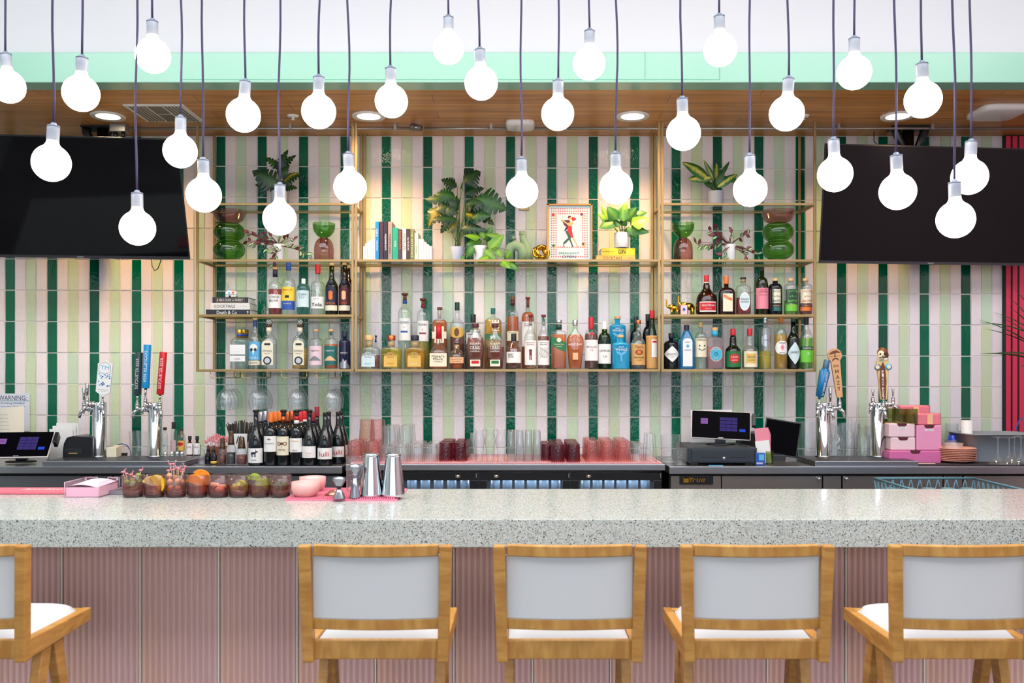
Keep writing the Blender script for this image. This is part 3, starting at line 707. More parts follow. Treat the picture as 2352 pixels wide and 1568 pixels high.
def fort(t, s, R, H):
    mb = MB(); y = -(R * .8 + .0022)
    for r_, zz in ((9.5, 828), (6.2, 828)): mb.add([Vector((r_ * s * cos(a / 24 * 2 * pi), y - (.0004 if r_ < 7 else 0), H(zz) + r_ * s * sin(a / 24 * 2 * pi))) for a in range(24)], [tuple(range(24))], mi=0 if r_ > 7 else 1)
    mb.build('label_print', [P('navy'), P('lgrey')], t)
    MB().patch(lambda x: H(793), lambda x: H(789) + .003 * sin(x * 400) ** 2, -.018, .018, y=y).build('label_print', P('navy'), t)
    st = MB(); c0 = H(740)
    for k in range(6):
        for sg in (-1, 1):
            st.tube([(7.6 * s * sin(pi * q / 8) * cos(sg * q * .5 + k * pi / 3), 7.6 * s * sin(pi * q / 8) * sin(sg * q * .5 + k * pi / 3), c0 - 7.4 * s * cos(pi * q / 8)) for q in range(9)], .0011, 5)
    st.build('stopper_pattern', P('dgreen'), t)
for x, w, lq, lb in ((618, 36, 'water', 'clear tequila bottle with round patterned stopper, beside the blue skull bottle'), (689, 34, 'gold', 'tequila bottle with round patterned stopper and golden liquid, left bay')):
    B(x, w, 733, 848, 785, 762, 12, DF, zb, lb, 'clear', liq=lq, lev=790 if lq == 'water' else 800, cap=('white', 14, 15, 'ball'), sy=.8, p=2.6, c='s', capring=[('brown', 746, 750, 13), ('cream', 752, 764, 12.6)], labs=[(781, 838, .72, 'cream', 'arch')],
      txt=[('FORTALEZA', 806, 4, 21, 'navy', .01), ('TEQUILA', 812, 2.4, 14, 'navy')], extra=fort, group=G1)
for x, w, lq, lc, tc, hc, cap, lb in ((726, 31, None, 'lpink', 'maroon', 'grey', ('cork', 5, 12), 'clear tequila bottle with pale pink label and mountain drawing'), (760.5, 31, 'amber', 'teal', 'white', 'peach', ('wood', 5, 12), 'amber tequila bottle with teal label and orange hill')):
    B(x, w, 756, 848, 785, 776, 11, DF, zb, lb, liq=lq, lev=790, cap=cap, labs=[(794.5, 838, .9, lc), (816, 828, .8, hc, 'hill', 1)], txt=[('MIJENTA', 806, 4, 20, tc, .01)], capring=[('teal', 756.5, 770, 6)] if lq else None, group=G1)
B(792, 27, 761, 848, 787, 779, 10, DF, zb, 'opaque navy bottle with silver speckled base, at the left bay brass post', 'navy', cap=('navy', 12, 12), labs=[(822, 846, .96, 'silver', 'hill')], txt=[('MIJENTA', 811, 4, 18, 'white', .01)], group=G1)
# middle bay, front row
G2 = 'bottles along the middle bay bottom shelf'
for x, lq, lv, cc, tc, bc, lb in ((848, None, 0, 'wood', 'sky', 'cyan', 'wide clear tequila bottle with pale wood cap, first in the middle bay'), (899, 'pale', 800, 'copper', 'mustard', 'orange', 'wide tequila bottle of pale yellow liquid with brown cap'), (953, 'gold', 800, 'navy', 'mustard', 'white', 'wide tequila bottle of golden liquid with black cap')):
    B(x, 49, 770, 848, 812, 796, 17, DF, zb, lb, liq=lq, lev=lv, cap=(cc, 11, 19), capring=[('cork', 784, 797, 15)], sy=.62, p=4, c='q', labs=[(809, 842, .62, 'pale' if lq is None else 'mustard', 'arch')], txt=[('SAN MATIAS', 814, 6, 25, 'brown', 0), ('TAHONA', 820, 2.6, 16, 'brown')] + [('BLANCO' if lq is None else 'REPOSADO' if lq == 'pale' else 'EXTRA', 835, 3, 14, bc, .02)], group=G2)
B(863, 20, 781, 848, 806, 798, 9, DB, zb, 'small liqueur bottle with black finial cap behind the first tequila', 'clear', liq='red', lev=815, cap=('black', 5, 11, 'ball'), extra=lambda t, s, R, H: MB().tube([(0, 0, H(781)), (.002, 0, H(776)), (-.003, 0, H(770))], .004).ball((.004, 0, H(772)), .005).build('cap_finial', P('black'), t), group=G2)
rock = thing
t_ = None
t = B(1008, 42, 748, 848, 812, 785, 12, DF, zb, 'whiskey bottle dipped in bright red wax with cream label', liq='amber', lev=838, cap=('red', 14, 12), c='s', labs=[(811, 841.5, .95, 'cream')], p=3, sy=.85,
  txt=[("Maker's", 818, 6, 29, 'black', .015), ('Mark', 824.5, 5.5, 22, 'black', .015), ('WHISKY', 830.5, 2.6, 19, 'black')], extra=lambda t, s, R, H: MB().lathe([(6.8 * s, H(778)), (6.3 * s, H(763)), (6.6 * s, H(762)), (6.4 * s, H(748))], 24).tube([(-.010, -.012, H(776)), (-.013, -.017, H(786))], .0024).tube([(.004, -.016, H(776)), (.005, -.020, H(792))], .0026).tube([(.014, -.009, H(776)), (.017, -.013, H(784))], .0022).build('wax_drips', P('red'), t), group=G2)
B(1049.5, 39, 788, 848, 0, 0, 10, DF, zb, 'squat faceted bourbon bottle with horse stopper and peach label', liq='amber', lev=834, cap=('black', 3, 12), prof=[(.62, 848, 1), (.68, 846, 1), (1, 822, 1), (.98, 817, 1), (.62, 806, 1), (.3, 802, .4), (.28, 790, 0)], p=2.0, n=8, labs=[(820, 834, .80, 'peach')], capring=[('cork', 790, 801, 10)],
  txt=[('BLANTON', 825, 3, 24, 'brown'), ('BOURBON', 830, 2.4, 20, 'brown')], extra=lambda t, s, R, H: MB().ball((0, 0, H(781)), .008, sx=1.3, sz=.8).tube([(.006, 0, H(782)), (.011, 0, H(777))], .003).tube([(-.005, 0, H(783)), (-.009, 0, H(788))], .0016).tube([(.005, 0, H(783)), (.009, 0, H(788))], .0016).build('horse_figure', P('silver'), t), group=G2)
for x, lv, lc, lb in ((1092, 776, 'red', 'rounded bourbon bottle full of brown liquid with small red label'), (1137.5, 796, 'green', 'rounded rye bottle, partly empty, with small green label')):
    B(x, 42, 743, 848, 800, 764, 12, DF, zb, lb, liq='dark', lev=lv, cap=('maroon', 9, 16), c='q', sy=.6, p=2.3, prof=[(.80, 848, 1), (.86, 846, 1), (1, 800, 1), (.98, 788, 1), (.86, 776, 1), (.55, 768, .7), (.30, 760, .2), (.27, 751, 0)], labs=[(826, 841, .55, 'cream'), (828, 835, .40, lc, 'rect', 1)], txt=[('ELIJAH', 790, 6, 23, 'cream', .01), ('CRAIG', 798.5, 7, 23, 'cream', .01), ('Small Batch', 807, 3, 22, 'cream')], capring=[('cork', 752, 757, 10)], group=G2)
B(1180, 34, 766, 848, 802, 785, 12, DF, zb, 'small dark brown bourbon bottle with black cap, in front of a tall one', liq='dark', lev=793, cap=('black', 17, 12.5), c='l', labs=[(808, 833, .96, 'white')], txt=[('BABY', 814, 5.5, 14, 'black', .03, 0, -7), ('JANE', 820, 5.5, 14, 'black', .03, 0, -7)], group=G2)
def man(t, s, R, H):
    mb = MB(); f = lambda x, y0, y1, w: mb.patch(lambda q: H(y1), lambda q: H(y0), (x - w) * s, (x + w) * s, R + .002, n=2)
    f(0, 804, 816, 3); f(-1.6, 816, 826, 1.1); f(1.6, 816, 827, 1.1); f(0, 801.5, 804, 1.2); f(0, 803, 806, 3.8)
    mb.build('label_print', P('dred'), t)
def vine(t, s, R, H):
    mb = MB()
    for k in range(5): mb.tube([((R + .003) * sin((-8 + 4 * k + 2.5 * sin(q * .9 + k)) * s / R), -(R + .003) * cos((-8 + 4 * k + 2.5 * sin(q * .9 + k)) * s / R), H(822) + q * 2.2 * s) for q in range(12)], .0008, 4)
    mb.build('label_print', P('dgreen'), t)
for x, lq, lv, cc, tc, ex, lb in ((1218.5, 'amber', 843, 'dred', 'dred', man, 'slim whiskey bottle with red cork and red figure on white label, front row'), (1248.5, 'dark', 772, 'dred', 'dgreen', vine, 'slim whiskey bottle with green drawing on white label')):
    B(x, 27.5, 722.5, 848, 775, 750, 10, DF, zb, lb, liq=lq, lev=lv, cap=(cc, 4, 11), c='s', capring=[(cc if ex is man else 'green', 727, 747, 6)], labs=[(782, 838, .95, 'white')], txt=[('REDWOOD', 787, 2.8, 21, tc, .01), ('EMPIRE', 791.5, 2.8, 17, tc, .01)], extra=ex, group=G2)
B(1283.5, 35, 735, 848, 766, 759, 13, DF, zb, 'square amber rye bottle with slanted green label and grey cap', liq='amber', lev=768, cap=('silver', 6, 15), p=7, sy=.8, labs=[(780, 802, .98, 'green', 'slant'), (776, 786, .3, 'cream', 'ell', 1)], txt=[('Bonded Rye', 791, 4, 20, 'cream', .01), ('WHISKEY', 796, 2.5, 14, 'cream')], capring=[('dgreen', 745, 757, 13.6)], group=G2)
B(1321, 41, 735, 848, 0, 0, 10, DF, zb, 'tapered amber bourbon bottle, wide shoulders, white lettering on glass', liq='amber', lev=768, cap=('silver', 12, 12), sy=.5, p=2.4, prof=[(.66, 848, 1), (.70, 845, 1), (.98, 795, 1), (1, 786, 1), (.93, 776, 1), (.62, 766, .6), (.3, 759, .2), (.26, 747, 0)], txt=[("ANGEL'S ENVY", 791, 5, 32, 'white', .02)], labs=[(810, 826, .30, 'peach')], group=G2)
B(1358, 31, 728, 848, 776, 756, 11, DF, zb, 'single malt bottle with tall red capsule and white label', liq='dark', lev=766, cap=('red', 27, 12.5), c='r', labs=[(780.5, 828, .96, 'white'), (763, 771, .35, 'red', 'dia')], txt=[('MACALLAN', 796.5, 4.2, 26, 'dred', .005), ('12', 804, 4.4, 6, 'dred')], group=G2)
B(1388.5, 29.5, 737.5, 848, 784, 764, 13, DF, zb, 'green glass whisky bottle with white cap and white label', 'green', liq='dark', lev=776, cap=('white', 18, 10), labs=[(790, 835, .96, 'white')], txt=[('LAPHROAIG', 805.5, 5, 27, 'black', .01), ('10', 819, 5.5, 7.5, 'grey', .01)], group=G2)
def tail(t, s, R, H):
    mb = MB(); k = 1
    pts = [(-13, 0), (-9, 1.5), (-4, 0), (0, -3), (4, 0), (9, 1.5), (13, 0), (8, -5), (2.4, -8), (2.2, -22), (-2.2, -22), (-2.4, -8), (-8, -5)]
    base = H(808) ; R2 = R * .75 + .0032
    mb.add([Vector((x * s, -R2, base + z * s)) for x, z in pts], [(0, 1, 2, 12), (2, 3, 11, 12), (3, 8, 11), (3, 4, 7, 8), (4, 5, 6, 7), (8, 9, 10, 11)])
    mb.build('whale_tail_print', P('sky'), t)
B(1425.5, 39, 769, 848, 796, 786, 12, DF, zb, 'bright blue gin bottle with whale tail, shorter looking one in front', 'whale', cap=('wood', 6, 15), p=4, sy=.75, c='q', txt=[('GRAY', 797, 3.6, 12, 'white', .02), ('WHALE', 803, 5.2, 27, 'white', .03)], capring=[('white', 775, 781, 11)], extra=tail, group=G2)
B(1466, 33, 735, 848, 792, 762, 11, DF, zb, 'clear vodka bottle with copper cap and kraft paper label', liq='water', lev=770, cap=('copper', 8, 12), c='s', labs=[(790.5, 838, .93, 'kraft'), (803, 815, .52, 'brown', 'ell', 1), (805, 813, .3, 'orange', 'ell', 2)], txt=[("Tito's", 797, 7, 20, 'brown', .01), ('Handmade', 820.5, 4.6, 25, 'black'), ('VODKA', 827, 2.6, 12, 'brown')], group=G2)
B(1498, 27.5, 713, 848, 790, 738, 11, DF, zb, 'green glass liqueur bottle wrapped in straw with red cap', 'green', cap=('red', 18, 11.5), c='s', extra=lambda t, s, R, H: (MB().lathe([(R * 1.02, .002)] + [(R * (1.03 + .03 * (k % 2)), .002 + (H(771) - .002) * k / 28) for k in range(1, 29)], 24).build('straw_wrap', pr('woven_straw', (206, 158, 96), .8), t), MB().patch(lambda x: H(820), lambda x: H(780), -.009, .026, R * 1.1, n=10).build('label', P('white'), t), MB().patch(lambda x: H(787), lambda x: H(783), -.004, .024, R * 1.13, n=8).build('label_print', P('red'), t)), group=G2)
# middle bay, back row
B(930, 31, 673, 845, 722, 704, 9, DB, zb, 'tall clear tequila bottle with brown disc stopper and blue neck band', liq='water', lev=730, cap=('brown', 18, 15, 'disc'), c='r', capring=[('blue', 690, 697, 10)], labs=[(731, 782, .87, 'white'), (760, 764, .5, 'blue', 'rect', 1)], txt=[('OCHO', 741, 5, 22, 'black', .01), ('*', 752, 4, 4, 'orange')], group=G2)
B(972, 29, 685, 845, 730, 710, 9, DB, zb, 'tall tequila bottle with brown disc stopper and red neck band', liq='pale', lev=760, cap=('brown', 18, 15, 'disc'), c='r', capring=[('dred', 700, 706.5, 10)], labs=[(737, 784, .87, 'white'), (764, 767.5, .5, 'dred', 'rect', 1)], txt=[('OCHO', 746, 5, 20, 'black', .01), ('*', 757, 4, 4, 'orange')], group=G2)
B(1010, 35, 705.5, 845, 744, 732, 11, DB, zb, 'amber bourbon bottle with cream cross label behind the red wax one', liq='amber', lev=736, cap=('brown', 5, 12), p=3.2, sy=.8, capring=[('cream', 706, 731, 6)], labs=[(750, 788, .62, 'cream'), (762, 778, .97, 'cream', 'rect', 1)], group=G2)
B(1050, 32, 694, 845, 747, 726, 10.5, DB, zb, 'bourbon bottle with dark green cap and pale animal label', liq='dark', lev=756, cap=('dgreen', 18, 11), c='s', labs=[(751, 776, .97, 'mustard', 'ell'), (754, 773, .35, 'brown', 'ell', 1)], group=G2)
B(1087, 33, 722, 845, 758, 744, 12, DB, zb, 'black capped bourbon bottle hidden behind the red labelled one', liq='dark', lev=762, cap=('black', 18, 12), c='l', labs=[(764, 790, .97, 'white')], txt=[('BABY', 768, 5, 14, 'black', .03, 0, -6), ('JANE', 775, 5, 14, 'black', .03, 0, -6)], group=G2)
B(1132.5, 39, 707.5, 845, 742, 728, 10.5, DB, zb, 'golden rye bottle with green cap and tall white letters', liq='gold', lev=734, cap=('teal', 13, 10.5), p=3, sy=.85, labs=[(767, 780, .97, 'green')], txt=[('RYE', 748, 16, 24, 'white', .02, 1, 6), ('95', 775, 8, 12, 'white', .03)], group=G2)
B(1177.5, 27.5, 681, 845, 728, 710, 9.5, DB, zb, 'tall bourbon bottle with brown stopper and maroon neck behind small brown one', liq='amber', lev=727, cap=('brown', 8, 11), capring=[('maroon', 689, 701.5, 10)], labs=[(761, 783, .96, 'cream')], txt=[('WIDOW JANE', 764.5, 3, 21, 'black', .02)], group=G2)
B(1212.5, 29, 682, 845, 729, 716, 10, DB, zb, 'tall whiskey bottle with red stopper and white label, back row', liq='amber', lev=716, cap=('dred', 4, 11), capring=[('dred', 686, 706, 6.5)], c='r', labs=[(739, 796, .95, 'white')], txt=[('REDWOOD', 744, 2.8, 20, 'dred', .01), ('EMPIRE', 748.5, 2.8, 16, 'dred', .01)], group=G2)
B(1418, 37, 726, 845, 755, 744, 12, DB, zb, 'bright blue gin bottle with whale tail, standing behind and higher', 'whale', cap=('wood', 6, 15), p=4, sy=.75, c='q', txt=[('GRAY', 754, 3.6, 12, 'white', .02), ('WHALE', 759.5, 5.2, 26, 'white', .03)], capring=[('white', 732, 739, 10)], extra=lambda t, s, R, H: tail(t, s, R, lambda y: H(y - 42)), group=G2)
B(1460, 26, 727, 845, 778, 756, 10, DB, zb, 'dark bottle with navy cap behind the kraft label vodka', 'dgreen', cap=('navy', 16, 10.5), labs=[(788, 830, .9, 'cream')], group=G2)
B(1488, 24, 721, 845, 776, 750, 10, DB, zb, 'dark bottle with black cap behind the straw wrapped one', 'black', cap=('black', 16, 10.5), group=G2)
# right bay, middle shelf
G3 = 'bottles on the right bay'
def gm(t, s, R, H):
    MB().tube([(.006, -.010, H(655)), (.004, -.016, H(670)), (.006, -R * .80, H(682)), (.008, -R * .95, H(694))], .0035).ball((.006, -R * .84, H(682)), .008, sy=.4).build('red_ribbon', P('red'), t)
B(1622.6, 48, 632, 721, 0, 0, 11, DF, zm, 'round bellied brown liqueur bottle with red cap, ribbon and label', 'brown', liq='dark', lev=680, cap=('red', 16, 11), prof=[(.84, 721, 1), (.97, 719, 1), (1, 712, 1), (1, 697, 1), (.93, 684, 1), (.78, 676, 1), (.52, 669, .8), (.34, 663, .5), (.32, 656, .3), (.2, 648, 0)], capring=[('white', 648, 651, 11)], labs=[(694, 717, .76, 'white'), (696, 714, .72, 'red', 'rect', 1)], txt=[('Grand Marnier', 702, 5, 31, 'white', .02), ('LIQUEUR', 710, 2.4, 14, 'white')], extra=gm, group=G3)
B(1668, 38, 634, 721, 675, 660, 11, DF, zm, 'square brown liqueur bottle with orange cap and cream label', 'brown', liq='dark', lev=668, cap=('orange', 18, 11), p=5, sy=.85, capring=[('orange', 652, 664, 9)], labs=[(675, 716, .58, 'cream'), (681, 688, .5, 'orange', 'slant', 1)], txt=[('COINTREAU', 684, 3.6, 20, 'cream', .02)], group=G3)
B(1707, 33.5, 637, 721, 664, 654, 12, DF, zm, 'clear amaro bottle half full of red liquid with oval white label', liq='red', lev=684, cap=('black', 3.5, 13), capring=[('cork', 640.5, 648, 10)], p=3, sy=.85, labs=[(672, 714, .72, 'white', 'ell'), (675, 711, .62, 'pale', 'ell', 1)], txt=[('AMARO', 688, 4.5, 19, 'navy', .01), ('NONINO', 694, 4, 19, 'navy', .01)], group=G3)
B(1750, 29, 613, 721, 660, 636, 10, DF, zm, 'tall green aperitif bottle with plain pink label', 'olive', liq='dark', lev=652, cap=('black', 9, 8), labs=[(662, 710, .97, 'pink')], txt=[('LO-FI', 666, 3.6, 14, 'dred', .01), ('APERITIFS', 671, 3.6, 22, 'dred', .01), ('GENTIAN AMARO', 678, 2, 20, 'dred')], group=G3)
for x, g, lq, lc, tc, l2, l3, t3, lb in ((1780.6, 'black', None, 'cream', 'teal', 'navy', 'teal', 'FERNET', 'black bottle with cream label and teal strip, right bay'), (1816, 'clear', 'green', 'dgreen', 'lime', 'lime', 'lime', 'CENTERBE', 'clear bottle of green liqueur with dark green label'), (1850, 'clear', 'dark', 'cream', 'orange', 'maroon', 'orange', 'APERITIVO', 'clear bottle of red aperitif with cream label and orange strip')):
    B(x, 31.5, 639, 721, 663, 651, 12, DF, zm, lb, g, liq=lq, lev=690 if lq == 'green' else 672, cap=('wood', 6, 13), p=2.2, labs=[(665, 697, .86, lc), (700, 706, .88, l2), (706, 715, .88, l3)], txt=[('FACCIA', 670, 4.6, 23, tc, .03), ('o O o', 681, 5, 14, tc, .02), ('BRUTTO', 692, 5, 23, tc, .03), (t3, 703, 2.6, 17, 'mustard')], group=G3)
# right bay, bottom shelf
B(1541.5, 33, 765, 848, 792, 782, 11, DF, zb, 'squat black gin bottle with white diamond label', 'black', cap=('black', 11, 12), labs=[(794.6, 831.6, .97, 'white', 'dia')], txt=[("HENDRICK'S", 813, 4.2, 25, 'grey', .01), ('GIN', 819, 2.8, 8, 'grey')], group=G3)
B(1577, 35, 746, 848, 784, 758, 12, DF, zb, 'sapphire blue square gin bottle with tall arched white label', 'sapph', cap=('navy', 13, 12), p=5, sy=.8, c='l', labs=[(777, 841, .62, 'white', 'arch')], txt=[('BOMBAY', 786, 3, 12, 'blue', .01), ('SAPPHIRE', 804, 3, 15, 'blue', .01)], extra=lambda t, s, R, H: MB().patch(lambda x: H(799) + abs(x) * .6, lambda x: H(791) - abs(x) * .6, -.009, .009, y=-(R * .8 + .002)).build('label_print', P('sky'), t), group=G3)
def face(t, s, R, H):
    mb = MB(); mb.tube([(q * s, -R - .002, H(802) + (abs(q) * .6 - 3) * s) for q in range(-8, 9, 2)], .0016, 5)
    for e in (-5, 6): mb.lathe([(.0001, 0), (.0045, 0)], 16, (e * s, -R * .98 - .001, H(794)), M=rot('X', pi / 2), close=False)
    mb.build('face_print', P('black'), t)
B(1609.6, 27.5, 740, 848, 778, 762, 9, DF, zb, 'clear bottle with cream label showing a moustache face', liq='water', lev=775, cap=('cork', 11, 10), labs=[(777, 819.5, .95, 'cream')], txt=[('SUPERGAY', 780.8, 4.6, 25, 'black', .03)], extra=face, group=G3)
B(1641.6, 37, 751.5, 848, 781, 774, 14, DF, zb, 'frosted pink gin bottle with wooden cap and round blue label', 'frost', liq='pink', lev=795, cap=('wood', 7.5, 15), p=6, sy=.8, capring=[('cyan', 759, 772, 14.5)], labs=[(796.5, 830, .78, 'peach', 'ell'), (798, 828.5, .71, 'cyan', 'ell', 1)], txt=[('MALFY', 803, 4, 17, 'peach', .02), ('O', 813, 8, 8, 'navy', 0), ('ROSA', 822, 3.6, 10, 'peach', .02)], group=G3)
for x, g, lq, lc, l2, tc, nm, lb in ((1683.6, 'dgreen', 'dark', 'green', 'red', 'cream', 'CASSIS', 'dark liqueur bottle with red capsule and red flower label'), (1722, 'clear', 'straw', 'cream', 'mustard', 'teal', 'MENTHE', 'clear yellow liqueur bottle with red capsule and tropical label')):
    B(x, 35.5, 754.6, 848, 0, 0, 12, DF, zb, lb, g, liq=lq, lev=804, cap=('red', 15.5, 12), prof=[(.9, 848, 1), (1, 845, 1), (1, 808, 1), (.94, 802, 1), (.7, 797, 1), (.46, 793, .8), (.44, 786, .5), (.42, 777, .3), (.33, 770, 0)], labs=[(806.6, 843, .93 if lq == 'dark' else .85, lc), (812, 834, .62, l2, 'ell' if lq == 'dark' else 'rect', 1)], txt=[(nm, 820, 5, 18, tc, .02), ('LIQUEUR', 827, 3, 15, tc, .01)], group=G3)
B(1757.5, 26.7, 729, 848, 757, 750, 10, DF, zb, 'tall straight clear grappa bottle with silver cap, half full', liq='pale', lev=806, cap=('silver', 12, 10.5), labs=[(768, 796, .85, 'silver', 'ell')], txt=[('PISCO', 781, 3.5, 12, 'grey', .01)], group=G3)
B(1793, 28.5, 730, 848, 778, 752, 9, DF, zb, 'yellow aperitif bottle with orange cap and round white label', liq='gold', lev=768, cap=('orange', 12, 10, 'disc'), c='r', labs=[(783, 814, .95, 'white', 'ell'), (790, 806, .32, 'pink', 'dia', 1)], txt=[('COCCHI', 787.5, 3.6, 15, 'navy', .02), ('AMERICANO', 810, 2.8, 15, 'navy', .01)], group=G3)
B(1822, 28.5, 731, 848, 781, 758, 11, DF, zb, 'dark green liqueur bottle with pale diamond label', 'dgreen', cap=('dgreen', 8, 11), c='s', labs=[(785, 837, .97, 'pale', 'dia')], txt=[('GENEPY', 809, 4.6, 20, 'dgreen', .01)], group=G3)
B(1852, 31, 729, 848, 776, 750, 11, DF, zb, 'clear bottle of bright green liqueur with black cap, last on its shelf', liq='green', lev=776, cap=('black', 16, 11), c='s', labs=[(796, 804, .95, 'dgreen'), (804, 832, .95, 'lime')], txt=[('CHARTREUSE', 800, 4, 26, 'white', .02), ('o', 812, 6, 5, 'pale')], group=G3)
# ------------------------------------------------------------------ plants
def leafmat(n, c0, c1, rough=.4):
    m, nt, o = _new(n); p = N(nt, 'BsdfPrincipled'); L(nt, p.outputs[0], o.inputs[0]); at = N(nt, 'Attribute', attribute_name='a'); tc = N(nt, 'TexCoord')
    nz = N(nt, 'TexNoise', i2=60.0, i3=2.0); L(nt, tc.outputs['Object'], nz.inputs['Vector'])
    a = N(nt, 'Math', operation='MULTIPLY_ADD', i1=.7, i2=-.35); L(nt, nz.outputs[0], a.inputs[0]); b = N(nt, 'Math', operation='ADD'); L(nt, a.outputs[0], b.inputs[0]); L(nt, at.outputs['Fac'], b.inputs[1])
    r = N(nt, 'ValToRGB'); r.color_ramp.elements[0].color = S(c0); r.color_ramp.elements[1].color = S(c1); r.color_ramp.elements[1].position = .6
    L(nt, b.outputs[0], r.inputs[0]); L(nt, r.outputs[0], p.inputs['Base Color']); p.inputs['Roughness'].default_value = rough
    p.inputs['Subsurface Weight'].default_value = .0; return m
LM = dict(mon=leafmat('monstera_leaf', (52, 104, 36), (18, 72, 32)), dark=leafmat('dark_leaf', (44, 84, 36), (14, 50, 30)), bright=leafmat('lime_leaf', (132, 176, 44), (92, 146, 34)), mid=leafmat('green_leaf', (96, 150, 50), (44, 112, 40)),
          olive=leafmat('yellowing_leaf', (190, 160, 50), (70, 92, 34)), dief=leafmat('variegated_leaf', (206, 206, 100), (30, 96, 40)), mar=leafmat('maroon_leaf', (120, 40, 50), (84, 24, 40)), strp=leafmat('striped_leaf', (190, 206, 160), (30, 84, 50)))
PR_ = dict(heart=lambda t: min(1, t * 5) ** .55 * max(0, 1 - t ** 1.9) ** .9, lance=lambda t: sin(pi * t ** .85) ** .9, oval=lambda t: sin(pi * t ** .75) ** .75)
def leaf(mb, b, tip, hw, prof, up=None, droop=.5, fold=.18, notch=False, nt=16, mi=0):
    b, tip = Vector(b), Vector(tip); d = tip - b; Ln = d.length; d.normalize()
    up = Vector(up or (random.uniform(-.3, .3), -1, random.uniform(.1, .8))); sd = d.cross(up).normalized(); nm = sd.cross(d).normalized()
    us = (-1, -.55, 0, .55, 1); vs = []; al = []
    if notch: nt = 30
    for i in range(nt + 1):
        t = i / nt; w = hw * PR_[prof](t) * (1.35 if notch or prof == 'heart' else 1); bend = nm * (droop * Ln * (.25 - (t - .5) ** 2) )
        for u in us:
            q = u
            if notch and u and i % 5 == 3 and 2 < i < nt - 2: q = (.40 if abs(u) == 1 else .30) * (1 if u > 0 else -1)
            elif notch and abs(u) == 1: q = u * 1.06
            slant = d * (abs(q) * w * (.35 if notch else .12))
            vs.append(b + d * (Ln * t) + bend + sd * (q * w) + nm * (-fold * abs(q) * w) + slant * (1 - t)); al.append(abs(u) if True else 0)
    fs = [(i * 5 + j, i * 5 + j + 1, i * 5 + j + 6, i * 5 + j + 5) for i in range(nt) for j in range(4)]
    mb.add(vs, fs, True, mi, al)
def curve(p0, p1, k=.3, n=8, up=(0, 0, 1)):
    p0, p1 = Vector(p0), Vector(p1); m = (p0 + p1) / 2 + Vector(up) * (p1 - p0).length * k
    return [(p0 * (1 - t) ** 2 + m * 2 * t * (1 - t) + p1 * t * t) for t in [i / n for i in range(n + 1)]]
def plant(name, label, pot, leaves, D, z, mats, stemc=(90, 120, 60), notch=False, prof='heart', droop=.5, zdrop=None, cat='plant', ribs=0, seed=1, hang=()):
    """pot = (x, w, ytop, ybase, material, taper); leaves = (xa, ya, xt, yt, half width, material index[, dy])"""
    random.seed(seed); px, pw, y0, y1, pm, tp = pot
    X = WX(px, D); t = thing(name, label, cat, (X, D, z)); s = D / F; R = pw * s / 2; H = (BPX(z, D) - y0) * s
    zt = z + H
    MB().lathe([(R * tp * .95, 0), (R * tp, .004)] + ([(R * (tp + (1 - tp) * k / 20) * (1 + .012 * (k % 2)), .004 + (H - .008) * k / 20) for k in range(1, 20)] if ribs else []) + [(R, H - .003), (R * .98, H), (R * .9, H), (R * .88, H - .012), (.0001, H - .012)], 32, close=False).build('plant_pot', pm, t)
    MB().lathe([(.0001, H - .011), (R * .88, H - .011)], 24, close=False).build('potting_soil', pr('soil', (62, 48, 38), .9), t)
    fol, st = MB(), MB(); org = Vector((X, D, z))
    for q in leaves:
        xa, ya, xt, yt, hw, mi = q[:6]; dy = q[6] if len(q) > 6 else random.uniform(-.07, .05)
        Da, Dt = D + dy, D + dy + random.uniform(-.03, .02); Dt = min(Dt, DW - .03); Da = min(Da, DW - .03)
        a = Vector((WX(xa, Da), Da, WZ(ya, Da))) - org; b = Vector((WX(xt, Dt), Dt, WZ(yt, Dt))) - org
        leaf(fol, a, b, hw * s, prof, droop=droop * random.uniform(.5, 1.2), notch=notch, mi=mi)
        if ya < y1 - 4: st.tube(curve((random.uniform(-.4, .4) * R, random.uniform(-.3, .3) * R, H - .012), a, .12), .0022 if notch else .0016, 5)
    for poly in hang:
        st.tube([Vector((WX(x, D - R * 1.05 if k else D), D - (R * 1.05 if k else 0), WZ(y, D - (R * 1.05 if k else 0)))) - org for k, (x, y) in enumerate(poly)], .0013, 5)
    fol.build('foliage', [LM[m] for m in mats], t)
    st.build('stems', pr('stem_%d' % stemc[0], stemc, .5), t)
    return t
zu, zt_ = ZS['up'] + .001, ZS['top'] + .001
plant('potted_monstera', 'large dark green monstera in grey white pot on the middle bay shelf', (1050, 31, 567, 597, pr('pale_blue_pot', (190, 196, 214), .5), .95),
      [(1064, 418, 1104, 394, 24, 1), (1050, 428, 1013, 412, 14, 1), (1058, 430, 1064, 424, 12, 1), (1092, 455, 1164, 482, 26, 0), (1070, 445, 1112, 432, 12, 1), (1056, 460, 976, 458, 17, 0), (1052, 470, 1000, 485, 17, 1), (1010, 474, 984, 522, 15, 2), (1042, 500, 1012, 536, 13, 1), (1052, 505, 1028, 536, 9, 2),
       (1075, 478, 1136, 518, 17, 1), (1070, 490, 1100, 502, 12, 2), (1056, 525, 1122, 530, 10, 1), (1068, 478, 1092, 470, 14, 1), (1046, 470, 1020, 500, 15, 1), (1044, 452, 1000, 446, 16, 0), (1056, 480, 1030, 462, 14, 1), (1072, 470, 1128, 462, 16, 1), (1080, 500, 1128, 496, 13, 0), (1050, 505, 990, 505, 13, 1), (1074, 515, 1110, 545, 11, 1)], 5.63, zu, ['mon', 'dark', 'olive'], notch=True, seed=3)
